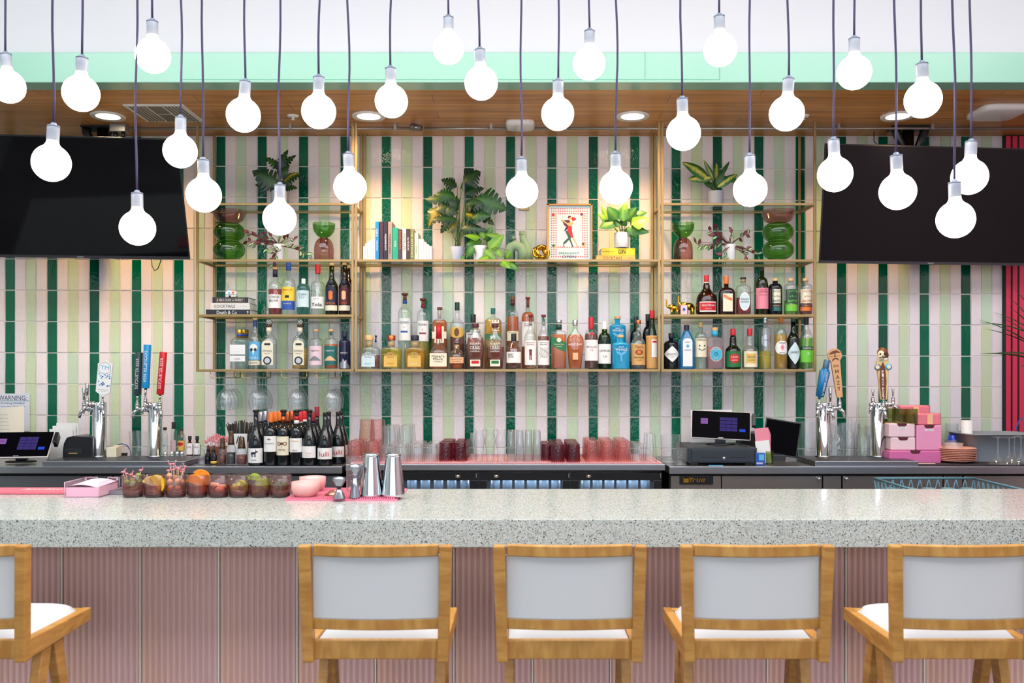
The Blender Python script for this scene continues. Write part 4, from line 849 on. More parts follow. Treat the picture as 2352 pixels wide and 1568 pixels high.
plant('potted_pothos', 'lime green trailing pothos in a white ribbed pot, right of the monstera', (1103, 34, 565, 597, WHITEP, .86),
      [(1102, 546, 1066, 541, 9, 0, -.02), (1106, 552, 1070, 563, 9, 1, .02), (1112, 548, 1100, 518, 6, 0, 0), (1112, 552, 1132, 520, 10, 1, .02), (1150, 545, 1116, 538, 7, 0), (1124, 574, 1158, 538, 12, 0, -.05), (1088, 566, 1070, 593, 9, 1, -.05), (1113, 574, 1139, 597, 8, 0, -.06), (1123, 590, 1092, 604, 9, 0, -.08),
       (1143, 574, 1152, 594, 7, 0, -.08), (1171, 576, 1163, 595, 6, 0, -.09), (1153, 598, 1172, 617, 9, 0, -.10), (1168, 603, 1192, 622, 8, 1, -.10), (1064, 588, 1060, 598, 4, 1, -.07), (1100, 556, 1080, 550, 9, 1, .03), (1115, 556, 1140, 560, 9, 1, .03)], 5.58, zu, ['bright', 'mid'], ribs=1, seed=5, droop=.3,
      hang=[[(1110, 562), (1125, 572), (1135, 590), (1152, 600), (1168, 602)], [(1112, 562), (1128, 565), (1140, 578), (1146, 574)], [(1096, 562), (1070, 568), (1062, 588)], [(1108, 562), (1130, 575), (1123, 592)], [(1112, 563), (1140, 588), (1160, 590), (1171, 578)]])
plant('potted_pilea', 'bright green round leaved plant in a white pot on the yellow books', (1428, 35, 535, 566, WHITEP, .96),
      [(1402, 512, 1380, 470, 8, 0), (1398, 512, 1372, 488, 7, 0), (1408, 508, 1376, 524, 12, 1), (1418, 505, 1394, 474, 13, 1), (1424, 500, 1440, 466, 10, 0), (1432, 508, 1430, 476, 10, 1), (1436, 506, 1462, 476, 14, 1), (1462, 492, 1486, 488, 7, 1), (1450, 515, 1492, 500, 17, 0, -.06), (1440, 524, 1492, 534, 11, 1), (1436, 524, 1464, 546, 9, 1), (1424, 520, 1404, 500, 7, 1), (1428, 518, 1440, 500, 8, 1)], 5.59, ZS['up'] + .083, ['bright', 'mid'], seed=8, droop=.2)
plant('potted_monstera', 'dark split leaf monstera in grey pot on the left bay top shelf', (641, 38, 439, 467, GREYP, .95),
      [(640, 402, 662, 343, 11, 1), (645, 390, 681, 356, 10, 1), (642, 388, 604, 360, 9, 0), (638, 425, 579, 392, 20, 1), (640, 430, 585, 425, 11, 1), (646, 422, 692, 402, 13, 1), (650, 418, 690, 396, 9, 2), (648, 432, 684, 432, 9, 1), (644, 410, 664, 380, 10, 1)], 5.65, zt_, ['mon', 'dark', 'olive'], notch=True, seed=11)
plant('potted_dieffenbachia', 'variegated dieffenbachia in a light grey pot on the right bay top shelf', (1644, 36, 440, 467, GREYP, .92),
      [(1628, 412, 1566, 372, 14, 0), (1634, 408, 1580, 412, 12, 0), (1640, 415, 1616, 367, 6, 0), (1644, 412, 1646, 374, 9, 0), (1652, 410, 1676, 370, 5, 1), (1648, 430, 1694, 400, 10, 0), (1652, 410, 1700, 416, 8, 1), (1640, 430, 1616, 418, 8, 1), (1646, 425, 1664, 392, 8, 1), (1638, 436, 1628, 420, 6, 1)], 5.65, zt_, ['dief', 'mon'], prof='oval', seed=13, droop=.35)
def trail(label, px, stems, seed):
    random.seed(seed); lv = []
    for poly in stems:
        for k in range(len(poly) - 1):
            (x0, y0), (x1, y1) = poly[k], poly[k + 1]; n = max(2, int(math.hypot(x1 - x0, y1 - y0) / 6))
            for q in range(n):
                f = (q + .5) / n; x, y = x0 + (x1 - x0) * f, y0 + (y1 - y0) * f; a = math.atan2(y1 - y0, x1 - x0) + random.choice((-1, 1)) * random.uniform(.4, 1.3); ln = random.uniform(11, 17)
                lv.append((x, y, x + ln * cos(a), y + ln * sin(a), random.uniform(3.2, 4.6), random.choice((0, 1, 1) if y > 560 else (0, 0, 1)), random.uniform(-.10, -.03) if y > 565 else random.uniform(-.08, .05)))
    return plant('potted_tradescantia', label, (px, 27, 561, 597, WHITEP, .9), lv, 5.6, zu, ['mar', 'strp'], (110, 70, 70), prof='lance', seed=seed, hang=[[(px, 562)] + p for p in stems], droop=.3)
trail('purple and green trailing plant in white pot on the left bay, beside stacked bowls', 640, [[(622, 558), (600, 548), (575, 538), (566, 526)], [(618, 562), (592, 562), (566, 553)], [(650, 552), (664, 545), (678, 552)], [(636, 572), (632, 590), (626, 610)], [(655, 566), (688, 575), (714, 588)], [(630, 550), (612, 532)], [(645, 575), (628, 580), (610, 570)], [(640, 545), (650, 535)]], 21)
trail('purple and green trailing plant in white pot on the right bay', 1677, [[(1660, 558), (1635, 562), (1608, 566), (1596, 556)], [(1662, 550), (1645, 540), (1628, 528)], [(1676, 545), (1684, 527)], [(1694, 548), (1722, 535)], [(1668, 575), (1650, 588), (1668, 598)], [(1706, 566), (1722, 576), (1745, 590)], [(1704, 572), (1718, 594)], [(1660, 552), (1642, 524)]], 22)
# dark palm at the right edge
random.seed(4); t = thing('potted_palm', 'dark thin leaved palm reaching in from the right edge', 'plant', (WX(2352, 5.3) + .16, 5.3, WZ(1071, 5.14)))
MB().lathe([(.06, 0), (.07, .06), (.075, .12), (.068, .12), (.06, .11)], 24).build('plant_pot', GREYP, t)
MB().tube([(0, 0, .1), (.01, 0, .4), (0, 0, .66)], .016).build('trunk', pr('palm_trunk', (74, 56, 40), .8), t)
mb = MB()
for (x, y, y0) in ((2250, 732, .60), (2234, 742, .58), (2266, 753, .56), (2290, 715, .64), (2326, 650, .78), (2316, 676, .7), (2268, 812, .5), (2300, 810, .46), (2292, 722, .6), (2335, 905 - 60, .4), (2330, 700, .66)) + tuple((random.uniform(2380, 2480), random.uniform(560, 860), .6) for _ in range(14)):
    tip = Vector((WX(x, 5.25) - t.location.x, random.uniform(-.12, .1), WZ(y, 5.25) - t.location.z))
    leaf(mb, (0, 0, .62 + random.uniform(-.06, .06)), tip, .011, 'lance', up=(random.uniform(-.2, .2), -.6, 1), droop=.35, fold=.3)
mb.build('fronds', LM['dark'], t)

# ------------------------------------------------------------------ vases and ornaments
VG = gl('vase_green_glass', (150, 200, 122), .05, (30, 120, 50), .75, ior=1.6); VP = gl('vase_pink_glass', (222, 184, 180), .05, (160, 106, 104), .7, ior=1.6)
def svase(px, label):
    D = 5.6; s = D / F; t = thing('stacked_glass_vase', label, 'vase', (WX(px, D), D, zu)); H = lambda y: (BPX(zu, D) - y) * s
    def bulb(y0, y1, w):
        z0, z1 = H(y0), H(y1); return [(w * s * .5 * (.62 + .38 * (1 - abs(2 * i / 14 - 1) ** 2.4)), z0 + (z1 - z0) * i / 14) for i in range(15)]
    MB().lathe([(.0001, .002)] + bulb(594, 554, 72), 36, close=False).build('lower_bulb', VG, t)
    MB().lathe(bulb(553, 513, 71), 36, close=False).build('middle_bulb', VG, t)
    z0, z1 = H(512), H(484)
    MB().lathe([(.0001, z0), (.052, z0), (.07, z0 + .008)] + [(.078 + .024 * (i / 8) ** .6, z0 + .014 + (z1 - z0 - .014) * i / 8) for i in range(9)], 36, close=False).build('upper_bowl', VP, t)
    return t
svase(526, 'stacked vase of green glass bulbs and pink bowl, left bay'); svase(1787, 'stacked vase of green glass bulbs and pink bowl, right bay')
def hvase(px, label):
    D = 5.6; s = D / F; t = thing('hourglass_vase', label, 'vase', (WX(px, D), D, zu)); H = lambda y: (BPX(zu, D) - y) * s
    MB().lathe([(.0001, .001), (22 * s, .001)] + [(22.5 * s, H(575)), (21 * s, H(562)), (17 * s, H(553)), (11 * s, H(547)), (9 * s, H(546))], 32, close=False).build('lower_dome', VP, t)
    MB().lathe([(8 * s, H(546)), (15 * s, H(542)), (22 * s, H(533)), (25 * s, H(525)), (25.6 * s, H(513))], 32, close=False).build('upper_bowl', VG, t)
    MB().lathe([(7 * s, H(572)), (9 * s, H(560)), (9 * s, H(547))], 20, close=False).build('inner_neck', VP, t)
hvase(744, 'hourglass vase, green bowl over pink dome, left bay'); hvase(1569, 'hourglass vase, green bowl over pink dome, right bay')
# sage knot vase
SAGE = pr('sage_ceramic', (142, 166, 128), .7, bump=(90, .15)); D = 5.6; s = D / F
t = thing('knot_vase', 'matte sage green twisted loop vase', 'vase', (WX(1192, D), D, zu))
q = lambda x, y, dy=0: ((x - 1192) * s, dy, max(0.0, (602 - y - (8 if y > 590 else 0)) * s))
MB().tube([q(1169, 594, -.01), q(1168, 580, -.012), q(1173, 570, -.014), q(1184, 565, -.014), q(1195, 570, -.012), q(1200, 580, -.01), q(1199, 594, -.008)], [.029, .031, .031, .031, .031, .030, .028], 20).build('front_loop', SAGE, t)
MB().tube([q(1200, 536, .014), q(1201, 548, .014), q(1207, 562, .016), q(1212, 578, .016), q(1212, 594, .014)], [.018, .021, .028, .033, .033], 18).lathe([(.0195, 0), (.0175, .008), (.0175, .018), (.0195, .022), (.013, .022), (.012, .004)], 24, q(1199, 540, .012)).build('rear_arm', SAGE, t)
MB().lathe([(.016, 0), (.014, .012), (.0155, .016), (.010, .016)], 22, q(1180, 551, -.01)).build('small_spout', SAGE, t)
# gold knot
GOLDP = pr('polished_gold', (232, 176, 62), .12, 1)
t = thing('gold_knot_ornament', 'shiny gold looped knot sculpture between sage vase and poster', 'ornament', (WX(1243, 5.53), 5.53, zu + .046))
mb = MB(); R = .040
for k in range(3):
    M = rot('Z', k * 1.05 + .3) @ rot('X', 1.0 + .25 * k) @ rot('Y', k * .9)
    mb.tube([M @ Vector((R * 1.18 * cos(a), R * .95 * sin(a), .009 * sin(3 * a))) for a in [i * 2 * pi / 36 for i in range(37)]], .0095, 12, cap=False)
mb.build('knot', GOLDP, t)
# framed poster
D = 5.66; s = D / F
t = thing('framed_poster', 'thin gold framed poster of two tango dancers, speakeasy open sign', 'picture', (WX(1308.5, D), D, zu)); hw, hh = 52 * s, 135 * s
H = lambda y: (604 - y) * s; XX = lambda x: (x - 1308.5) * s
FR = pr('frame_gold', (196, 140, 70), .35, .5)
MB().box(-hw, -hw + .010, -.012, .012, 0, hh).box(hw - .010, hw, -.012, .012, 0, hh).box(-hw, hw, -.012, .012, hh - .010, hh).box(-hw, hw, -.012, .012, 0, .010).build('frame', FR, t, bev=.001)
pt = MB().box(-hw + .009, hw - .009, 0, .006, .009, hh - .009).build('print', pr('poster_paper', (208, 226, 230), .6), t)
mb = MB()
for i in range(17):
    for j in range(21):
        if 3 <= i <= 13 and 5 <= j <= 17: continue
        if j <= 3 and i > 2 and i < 15 and j > 0: continue
        x, z = XX(1267) + i * 5.1 * s, H(590) + j * 5.5 * s; w = 2.1 * s
        mb.add([(x - w, -.0006, z), (x, -.0006, z - w), (x + w, -.0006, z), (x, -.0006, z + w)], [(0, 1, 2, 3)])
mb.build('border_print', pr('print_rose', (206, 122, 136), .7), pt)
def poly(pts, m, y=-.0008, nm='dancer_print'):
    vs = [(XX(1250 + x / 11.617), y, H(465 + z / 11.615)) for x, z in pts]; MB().add(vs, [tuple(range(len(vs)))]).build(nm, m, pt)
SKIN = pr('print_skin', (226, 176, 120), .7)
poly([(545, 480), (640, 470), (700, 500), (650, 600), (640, 700), (570, 760), (530, 775), (560, 690), (590, 640), (560, 640), (520, 590), (490, 510)], P('maroon'))
poly([(560, 770), (650, 740), (740, 900), (700, 960), (780, 1190), (750, 1195), (670, 1000), (545, 1115), (495, 1085), (640, 940)], pr('print_trouser', (62, 92, 80), .7), -.0011)
poly([(640, 620), (740, 640), (740, 760), (770, 920), (760, 960), (690, 900), (620, 760)], P('red'), -.0014)
poly([(690, 540), (770, 500), (770, 560), (735, 650), (640, 620), (600, 585), (450, 480), (445, 455), (480, 455), (610, 550)], SKIN, -.0016)
poly([(640, 390), (720, 370), (735, 420), (690, 470), (650, 450)], SKIN, -.0016); poly([(630, 400), (640, 370), (680, 355), (715, 370), (700, 400), (650, 420)], P('maroon'), -.0019)
poly([(735, 400), (780, 395), (830, 420), (860, 450), (820, 480), (770, 500), (735, 470)], P('red'), -.0019)
poly([(745, 950), (800, 960), (900, 1150), (905, 1190), (870, 1190), (860, 1130)], SKIN, -.0012); poly([(500, 1110), (520, 1110), (545, 1190), (520, 1180)], P('teal'), -.0012)
for (x, y, c, c2) in ((240, 330, 'red', 'peach'), (1000, 320, 'purple', 'peach'), (250, 1150, 'teal', 'mustard'), (1040, 1110, 'brown', 'mustard')):
    poly([(x - 45, y), (x, y - 40), (x + 40, y - 15), (x + 20, y + 35), (x - 20, y + 40)], P(c), -.001, 'rose_print'); poly([(x + 10, y), (x + 80, y - 20), (x + 60, y + 60), (x, y + 110)], P(c2), -.0009, 'rose_print')
MB().text('SPEAKEASY', .0135, (XX(1307), -.001, H(582)), .128, None, .03).build('lettering', P('teal'), pt)
MB().text('OPEN', .0165, (XX(1307), -.001, H(590)), .088, None, .045).build('lettering', P('navy'), pt)
# small brass plate on the wall behind the hanging bulb
tag(MB().box(-.012 * 2.6, .012 * 2.6, -.012, 0, -.008, .05).build('wall_plate', GOLD, loc=(WX(1204, DW), DW - .004, WZ(481, DW)), bev=.003), 'small brass plate on the tiled wall right of the monstera', 'wall fitting')

# ------------------------------------------------------------------ books
def book_up(x0, x1, ytop, base, col, txt, tc, label, D=5.56, dep=.15, z=zu, rough=.5, grp=None):
    s = D / F; w = (x1 - x0) * s; h = (base - ytop) * s
    t = thing('book', label, 'book', (WX((x0 + x1) / 2, D), D, z), group=grp); m = pr('cover_%d_%d_%d' % col, col, rough)
    MB().box(-w / 2, -w / 2 + .002, 0, dep, 0, h).box(w / 2 - .002, w / 2, 0, dep, 0, h).box(-w / 2, w / 2, -.001, .003, 0, h).build('cover', m, t)
    MB().box(-w / 2 + .002, w / 2 - .002, .003, dep - .004, .002, h - .004).build('pages', PAPER, t)
    if txt:
        mb = MB()
        for st, yc, ln, hh in txt: mb.text(st, hh * s, (0, -.0022, (base - yc) * s), ln * s, None, .015, vert=-1)
        mb.build('lettering', P(tc), t)
    return t
bk = [(862, 870, 505, (20, 140, 210), [('GIN', 530, 17, 5), ('THE SPIRIT', 560, 26, 2.4)], 'white', 'upright blue book with GIN on its spine'), (871.5, 880, 505, (62, 44, 66), [('REGARDING COCKTAILS', 545, 70, 3.4)], 'dred', 'upright dark plum book with red lettering beside the blue one'),
      (881, 890.5, 505, (36, 30, 62), [('WELCOME HOME', 552, 38, 4), ('Death & Co', 553, 22, 2)], 'white', 'upright navy book with small emblem at its top'), (891.5, 900.5, 505, (162, 144, 138), [('COCKTAIL CODEX', 556, 46, 4)], 'black', 'upright taupe book with black lettering, the widest top'),
      (901.5, 914, 519, (24, 168, 136), [('MASTER BAR', 556, 14, 4)], 'white', 'upright bright green book'), (914.5, 923.5, 523, (72, 62, 74), [('BOOZE & VINYL', 548, 42, 4)], 'orange', 'upright dark grey book with orange lettering'), (924.5, 933, 520, (226, 220, 224), [('DISTILLED', 552, 40, 5)], 'grey', 'upright white book with thin grey lettering'),
      (933.5, 942, 522, (64, 48, 60), [('the NEGRONI', 556, 30, 4)], 'white', 'upright dark brown book with white lettering'), (942.5, 951, 523, (118, 122, 58), [('THE BOTANIST', 556, 64, 4)], 'cream', 'upright olive green book'), (952, 960.5, 530, (214, 226, 206), [('AMARO', 570, 20, 3)], 'green', 'upright pale green book, last of the row')]
for a in bk: book_up(a[0], a[1], a[2], 595, a[3], a[4], a[5], a[6] + ' on the middle shelf', grp='row of upright bar books')
for x0, hs, lb in ((834, (34, 40, 44, 47, 50, 50), 'left'), (961, (50, 50, 43, 38, 34), 'right')):
    s = 5.56 / F; t = thing('bookend', 'white stepped bookend shaped like books, %s end of the upright book row' % lb, 'bookend', (WX(x0, 5.56), 5.56, zu)); w = (28 if lb == 'left' else 31) / len(hs) * s
    for k, h in enumerate(hs): MB().box(w * k, w * (k + 1) - .0008, 0, .11, 0, h * s * 1.0).build('book_shape', WHITEP, t, bev=.0012)
def book_flat(x0, x1, y0, y1, z, col, txts, label, D=5.56, dep=.17, rotz=0, wx=None):
    s = D / F; w = (x1 - x0) * s; h = (y1 - y0) * s
    t = thing('book', label, 'book', (WX((x0 + x1) / 2, D), D, z), rotz)
    MB().box(-w / 2, w / 2, 0, dep, h - .002, h).box(-w / 2, w / 2, 0, dep, 0, .002).box(-w / 2, w / 2, -.001, .003, 0, h).build('cover', pr('cover_%d_%d_%d' % col, col, .45), t)
    MB().box(-w / 2 + .003, w / 2 - .003, .003, dep - .004, .002, h - .002).build('pages', PAPER, t)
    for st, xc, hh, ln, tc, bd in txts: MB().text(st, hh * s, ((xc - (x0 + x1) / 2) * s, -.0022, h / 2), ln * s, None, bd).build('lettering', P(tc), t)
    return t
s = 5.56 / F
book_flat(473, 574, 708, 721, zm, (34, 40, 52), [('Death & Co', 521, 8, 46, 'white', .02), ('9', 569, 6, 4, 'white', .01)], 'dark slate book lying flat, lowest of the left bay stack')
book_flat(484, 573, 693, 708, zm + 13 * s, (222, 218, 214), [('COCKTAILS', 516, 6.5, 48, 'black', .02), ('THE NEW', 562, 2, 9, 'grey', .01)], 'white COCKTAILS book lying flat in the middle of the left bay stack')
t = book_flat(488, 570, 680, 693, zm + 28 * s, (34, 36, 66), [('A FIELD GUIDE to WHISKY', 528, 4.4, 60, 'white', .02)], 'navy book with gold boxed title on top of the left bay stack')
h = 13 * s; MB().box(-.0865, .0865, -.0018, -.001, .0275, .0295).box(-.0865, .0865, -.0018, -.001, .005, .007).box(-.0865, -.0845, -.0018, -.001, .005, .0295).box(.0845, .0865, -.0018, -.001, .005, .0295).build('gold_border', P('gold'), t)
# camper toy
t = thing('camper_ornament', 'tiny white camper trailer ornament on the book stack', 'ornament', (WX(529, 5.56), 5.585, zm + 41.2 * s))
MB().prism([(-.034, .006), (-.028, .002), (.03, .002), (.034, .008), (.033, .026), (.022, .040), (-.02, .042), (-.032, .032)], -.018, .018).build('camper_body', WHITEP, t, bev=.003)
MB().box(-.033, .034, -.0188, -.018, .014, .017).build('green_stripe', P('teal'), t); MB().cyl((-.006, -.019, .006), (-.006, -.012, .006), .0065, n=18).cyl((-.006, .019, .006), (-.006, .012, .006), .0065, n=18).build('wheel', P('black'), t)
MB().lathe([(.0001, 0), (.008, 0)], 14, (.014, -.0185, .028), M=rot('X', pi / 2), close=False).build('flower_print', P('orange'), t); MB().box(-.016, -.002, -.0188, -.018, .022, .031).build('window_print', P('sky'), t)
# yellow books
book_flat(1370, 1459, 583, 596, zu, (236, 184, 90), [('COCKTAILS', 1407, 7, 44, 'brown', .03), ('THE BAR', 1448, 2.4, 12, 'brown', .01)], 'orange yellow COCKTAILS book lying flat under the plant')
book_flat(1381, 1459, 567, 583, zu + 13.2 * s, (240, 206, 34), [('GIN', 1428, 10, 17, 'black', .035), ('THE SPIRIT OF', 1396, 2.6, 26, 'brown', .005)], 'bright yellow GIN book lying flat, directly under the plant pot')
# card box and gold elephants
t = thing('card_box', 'red playing card box with blue spade, leaning by the gold elephants', 'box', (WX(1571, 5.53), 5.53, zm), -.25)
MB().box(-.022, .022, 0, .014, 0, .062).build('box_body', P('red'), t, bev=.001); MB().box(-.019, .019, -.0006, 0, .003, .059).build('face_print', P('lpink'), t)
MB().prism([(0, .046), (.009, .032), (.008, .026), (.001, .028), (.003, .021), (-.003, .021), (-.001, .028), (-.008, .026), (-.009, .032)], -.0012, -.0006).build('spade_print', P('blue'), t)
def elephant(px, py0, w, label, D):
    s = w; t = thing('gold_elephant', label, 'ornament', (WX(px, D), D, zm)); m = []
    def sk(pts, rs): pass
    mb = MB(); mb.ball((.12 * s, 0, .58 * s), .26 * s, 24, 14, sx=1.35, sy=.85, sz=.88)
    mb.ball((-.22 * s, 0, .66 * s), .17 * s, 20, 12, sz=1.05)
    mb.tube([(.02 * s, 0, .6 * s), (-.2 * s, 0, .66 * s), (-.36 * s, 0, .66 * s), (-.47 * s, 0, .76 * s), (-.5 * s, 0, .95 * s), (-.48 * s, 0, 1.12 * s), (-.54 * s, 0, 1.24 * s)], [.2 * s, .17 * s, .11 * s, .085 * s, .06 * s, .045 * s, .035 * s], 14)
    for x, y, x2 in ((-.10, -.11, -.13), (-.08, .11, -.04), (.34, -.11, .38), (.32, .11, .30)):
        mb.tube([(x * s, y * s, .5 * s), (x * s, y * s, .25 * s), (x2 * s, y * s, .0)], [.12 * s, .085 * s, .085 * s], 12)
    mb.tube([(.44 * s, 0, .62 * s), (.5 * s, 0, .5 * s), (.49 * s, 0, .36 * s)], .018 * s, 6)
    mb.build('elephant_body', GOLDP, t)
    for sy in (-1, 1): MB().ball((-.13 * s, sy * .17 * s, .66 * s), .14 * s, 18, 10, sx=.8, sy=.25, sz=1.1).build('ear', GOLDP, t)
    for sy in (-1, 1): MB().tube([(-.34 * s, sy * .07 * s, .60 * s), (-.44 * s, sy * .08 * s, .62 * s), (-.5 * s, sy * .07 * s, .70 * s)], [.02 * s, .016 * s, .006 * s], 6).build('tusk', GOLDP, t)
elephant(1545, 0, .075, 'small shiny gold elephant with raised trunk, the left and smaller one', 5.545); elephant(1577, 0, .102, 'bigger shiny gold elephant with raised trunk behind the card box', 5.64)

# ------------------------------------------------------------------ televisions
SCR = pr('tv_screen', (3, 4, 9), .05, spec=.22)
def tv(corner, w, h, yaw, tilt, label, side, mount):
    """corner = bottom corner nearest the middle of the room wall"""
    t = thing('television', label, 'television', corner); t.rotation_euler = (tilt, 0, yaw)
    x0, x1 = (-w, 0) if side < 0 else (0, w)
    MB().box(x0, x1, 0, .007, 0, h).box(x0 + .12, x1 - .12, .007, .035, .1, h - .12).build('tv_casing', BLACKM, t)
    MB().box(x0 + .008, x1 - .008, -.0015, 0, .018, h - .008).build('screen', SCR, t)
    MB().box(x0, x1, -.003, .0, 0, .016).build('bottom_bezel', pr('tv_bezel', (44, 44, 52), .35), t)
    MB().text('SONY', .008, ((x0 + x1) / 2 + .02 * side * 0, -.0035, .008), .038, None, .02).build('lettering', P('lgrey'), t)
    MB().box(x0 + w * .3, x1 - w * .3, .03, .06, h * .3, h * .8).build('mount_plate', BLACKM, t)
    m = thing('tv_mount', 'black ceiling mount pole ' + mount[1], 'bracket', (mount[0], 5.62, CZ))
    MB().cyl((0, 0, -.55), (0, 0, 0), .033, n=24).build('pole', pr('dark_bronze', (52, 42, 34), .3, .8), m)
    MB().tube([(-.09, -.02, -.001), (-.085, -.03, -.04), (-.05, -.03, -.12), (-.02, -.02, -.18)], [.03, .028, .022, .012]).tube([(.09, -.02, -.001), (.085, -.03, -.04), (.05, -.03, -.12), (.02, -.02, -.18)], [.03, .028, .022, .012]).box(-.11, .11, -.06, .06, -.012, 0).build('ceiling_bracket', BLACKM, m)
    return t
tv((-1.957, 5.42, 2.225), 1.24, .70, .10, .40, 'large black flat television at the left edge, tilted down towards the room', -1, (WX(236, 5.62), 'behind the left television'))
tv((1.784, 5.46, 2.207), 1.40, .70, .10, .12, 'large black flat television on the right, tilted slightly down', 1, (WX(2086, 5.62), 'with loose cables above the right television'))
t = thing('loose_cable', 'thin black cable loop hanging below the left television', 'cable', (WX(358, 5.7), 5.7, WZ(622, 5.7))); MB().tube([(-.028, 0, .09), (-.024, 0, .03), (-.008, 0, .002), (.012, 0, .012), (.03, 0, .06), (.036, 0, .09)], .0028, 6).build('cable', P('black'), t)
t = thing('loose_cable', 'thin black wires dangling from the ceiling pipe beside the right mount', 'cable', (WX(2015, 5.6), 5.6, 3.0)); MB().tube([(-.02, 0, .03), (-.02, 0, -.03), (.02, 0, -.07), (.1, 0, -.06), (.16, 0, -.08)], .003, 6).tube([(.15, 0, .02), (.16, 0, -.06), (.19, 0, -.14)], .004, 6).box(.03, .11, -.01, .02, -.1, -.05).build('wires', P('black'), t)

# ------------------------------------------------------------------ hanging wine glasses
WIRE = pr('brass_wire', (186, 168, 128), .25, .9)
gz = WZ(866.5, 5.5); gproto = None; gi = 0
for r_, (px, nn) in enumerate(((512, 4), (585, 4), (676, 3), (756, 4))):
    X = WX(px, 5.5)
    rk = thing('glass_rack', 'brass wire stemware rack under the left bay, %s from the left' % ('first', 'second', 'third', 'fourth')[r_], 'rack', (X, 5.5, ZS['bot'] - RW), group='wire stemware racks'); zz = gz - rk.location.z - .003
    for sx in (-1, 1): MB().tube([(sx * .075, 0, 0), (sx * .075, 0, zz + .01), (sx * .068, 0, zz), (sx * .018, 0, zz), (sx * .014, .02, zz), (sx * .014, .26, zz), (sx * .02, .275, zz), (sx * .02, .28, 0)], .0028, 8).build('wire_rail', WIRE, rk)
    for k in range(nn):
        D = 5.525 + .07 * k
        lb = 'clear wine glass hanging upside down, %s rack, %s from the front' % (('first', 'second', 'third', 'fourth')[r_], ('first', 'second', 'third', 'fourth')[k])
        if gproto is None:
            t = gproto = thing('wine_glass', lb, 'glass', (X, D, gz), group='hanging wine glasses')
            MB().lathe([(.033, .003), (.034, .002), (.02, -.001), (.006, -.006)], 28, close=False).build('foot', CLEAR, t)
            MB().lathe([(.006, -.006), (.0035, -.02), (.0035, -.06), (.006, -.070)], 14, close=False).build('stem', CLEAR, t)
            MB().lathe([(.006, -.070), (.018, -.078), (.032, -.098), (.042, -.125), (.0445, -.150), (.041, -.18), (.036, -.197)], 32, close=False).build('bowl', CLEAR, t)
        else: dup(gproto, (X, D, gz), label=lb)
# ------------------------------------------------------------------ back counters
ZL = WZ(1071, 5.14); ZC = WZ(1066, 5.14)
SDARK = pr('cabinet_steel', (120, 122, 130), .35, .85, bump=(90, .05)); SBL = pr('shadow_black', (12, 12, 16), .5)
def slab(mb, x0, x1, z, th): return mb.box(x0, x1, 5.14, DW - .01, z - th, z)
def doorlock(mb, x, z): return mb.cyl((x, 5.17, z), (x, 5.145, z), .009, n=18)
lc = thing('back_counter', 'stainless steel back counter along the left, with beer taps and wine bottles', 'counter')
xL = WX(786, 5.14); slab(MB(), -4.4, xL, ZL, .04).build('steel_top', STEEL, lc, bev=.003)
MB().box(-4.4, xL - .02, 5.2, DW - .02, 0, ZL - .041).build('cabinet_body', SBL, lc)
for (a, b) in ((-300, -20), (-10, 212), (217, 258), (262, 520), (524, 780)):
    d_ = MB().box(WX(a, 5.17), WX(b, 5.17), 5.17, 5.198, .1, ZL - .055).build('cabinet_door', SDARK, lc, bev=.002)
    if b - a > 100: doorlock(MB(), WX(a + 10 if a > 200 else b - 12, 5.17), ZL - .075).build('door_lock', CHROME, d_)
cc = thing('back_bar_cooler', 'black glass door bar cooler with steel top in the middle behind the bar', 'refrigerator')
x0, x1 = WX(793, 5.14), WX(1528, 5.14); slab(MB(), x0, x1, ZC, .035).build('steel_top', STEEL, cc, bev=.003)
MB().box(x0 + .01, x1 - .01, 5.60, DW - .02, 0, ZC - .036).box(x0 + .01, x1 - .01, 5.22, 5.6, ZC - .05, ZC - .036).box(x0 + .01, x1 - .01, 5.22, 5.6, 0, .12).box(x0 + .01, x0 + .03, 5.22, 5.6, .12, ZC - .05).box(x1 - .03, x1 - .01, 5.22, 5.6, .12, ZC - .05).build('cooler_body', SBL, cc)
for (a, b, g0, g1, lk) in ((800, 1098, 830, 1080, 1052), (1100, 1310, 1118, 1293, 1140), (1312, 1520, 1329, 1502, 1352)):
    zt0 = ZC - .05; Z_ = lambda y: WZ(y, 5.165); A, B_, G0, G1 = WX(a, 5.165), WX(b, 5.165), WX(g0, 5.165), WX(g1, 5.165)
    dr = MB().box(A, B_, 5.165, 5.205, Z_(1103), Z_(1086)).box(A, G0, 5.165, 5.205, .14, Z_(1103)).box(G1, B_, 5.165, 5.205, .14, Z_(1103)).box(G0, G1, 5.165, 5.205, .14, .2).build('cooler_door', BLACKP, cc, bev=.002)
    MB().box(G0, G1, 5.178, 5.182, .2, Z_(1103)).build('door_glass', gl('cooler_glass', (214, 226, 236), .05, (200, 215, 230), .2), dr)
    l_ = doorlock(MB(), WX(lk, 5.165), Z_(1093)).box(WX(lk, 5.165) - .014, WX(lk, 5.165) + .014, 5.155, 5.166, Z_(1093) - .008, Z_(1093) + .008).build('door_lock', CHROME, dr)
    MB().box(B_ - .012, B_ - .006, 5.15, 5.165, Z_(1096), Z_(1086)).build('hinge', STEEL, dr)
CAN = pr('silver_can', (196, 206, 218), .22, .7)
for a_, b_ in ((830, 1080), (1118, 1293), (1329, 1502)): area('cooler_lamp', ((WX(a_, 5.2) + WX(b_, 5.2)) / 2, 5.235, ZC - .055), (.5, 0, 0), WX(b_, 5.2) - WX(a_, 5.2), .02, 1.6, (.8, .9, 1))
cp = None; k = 0
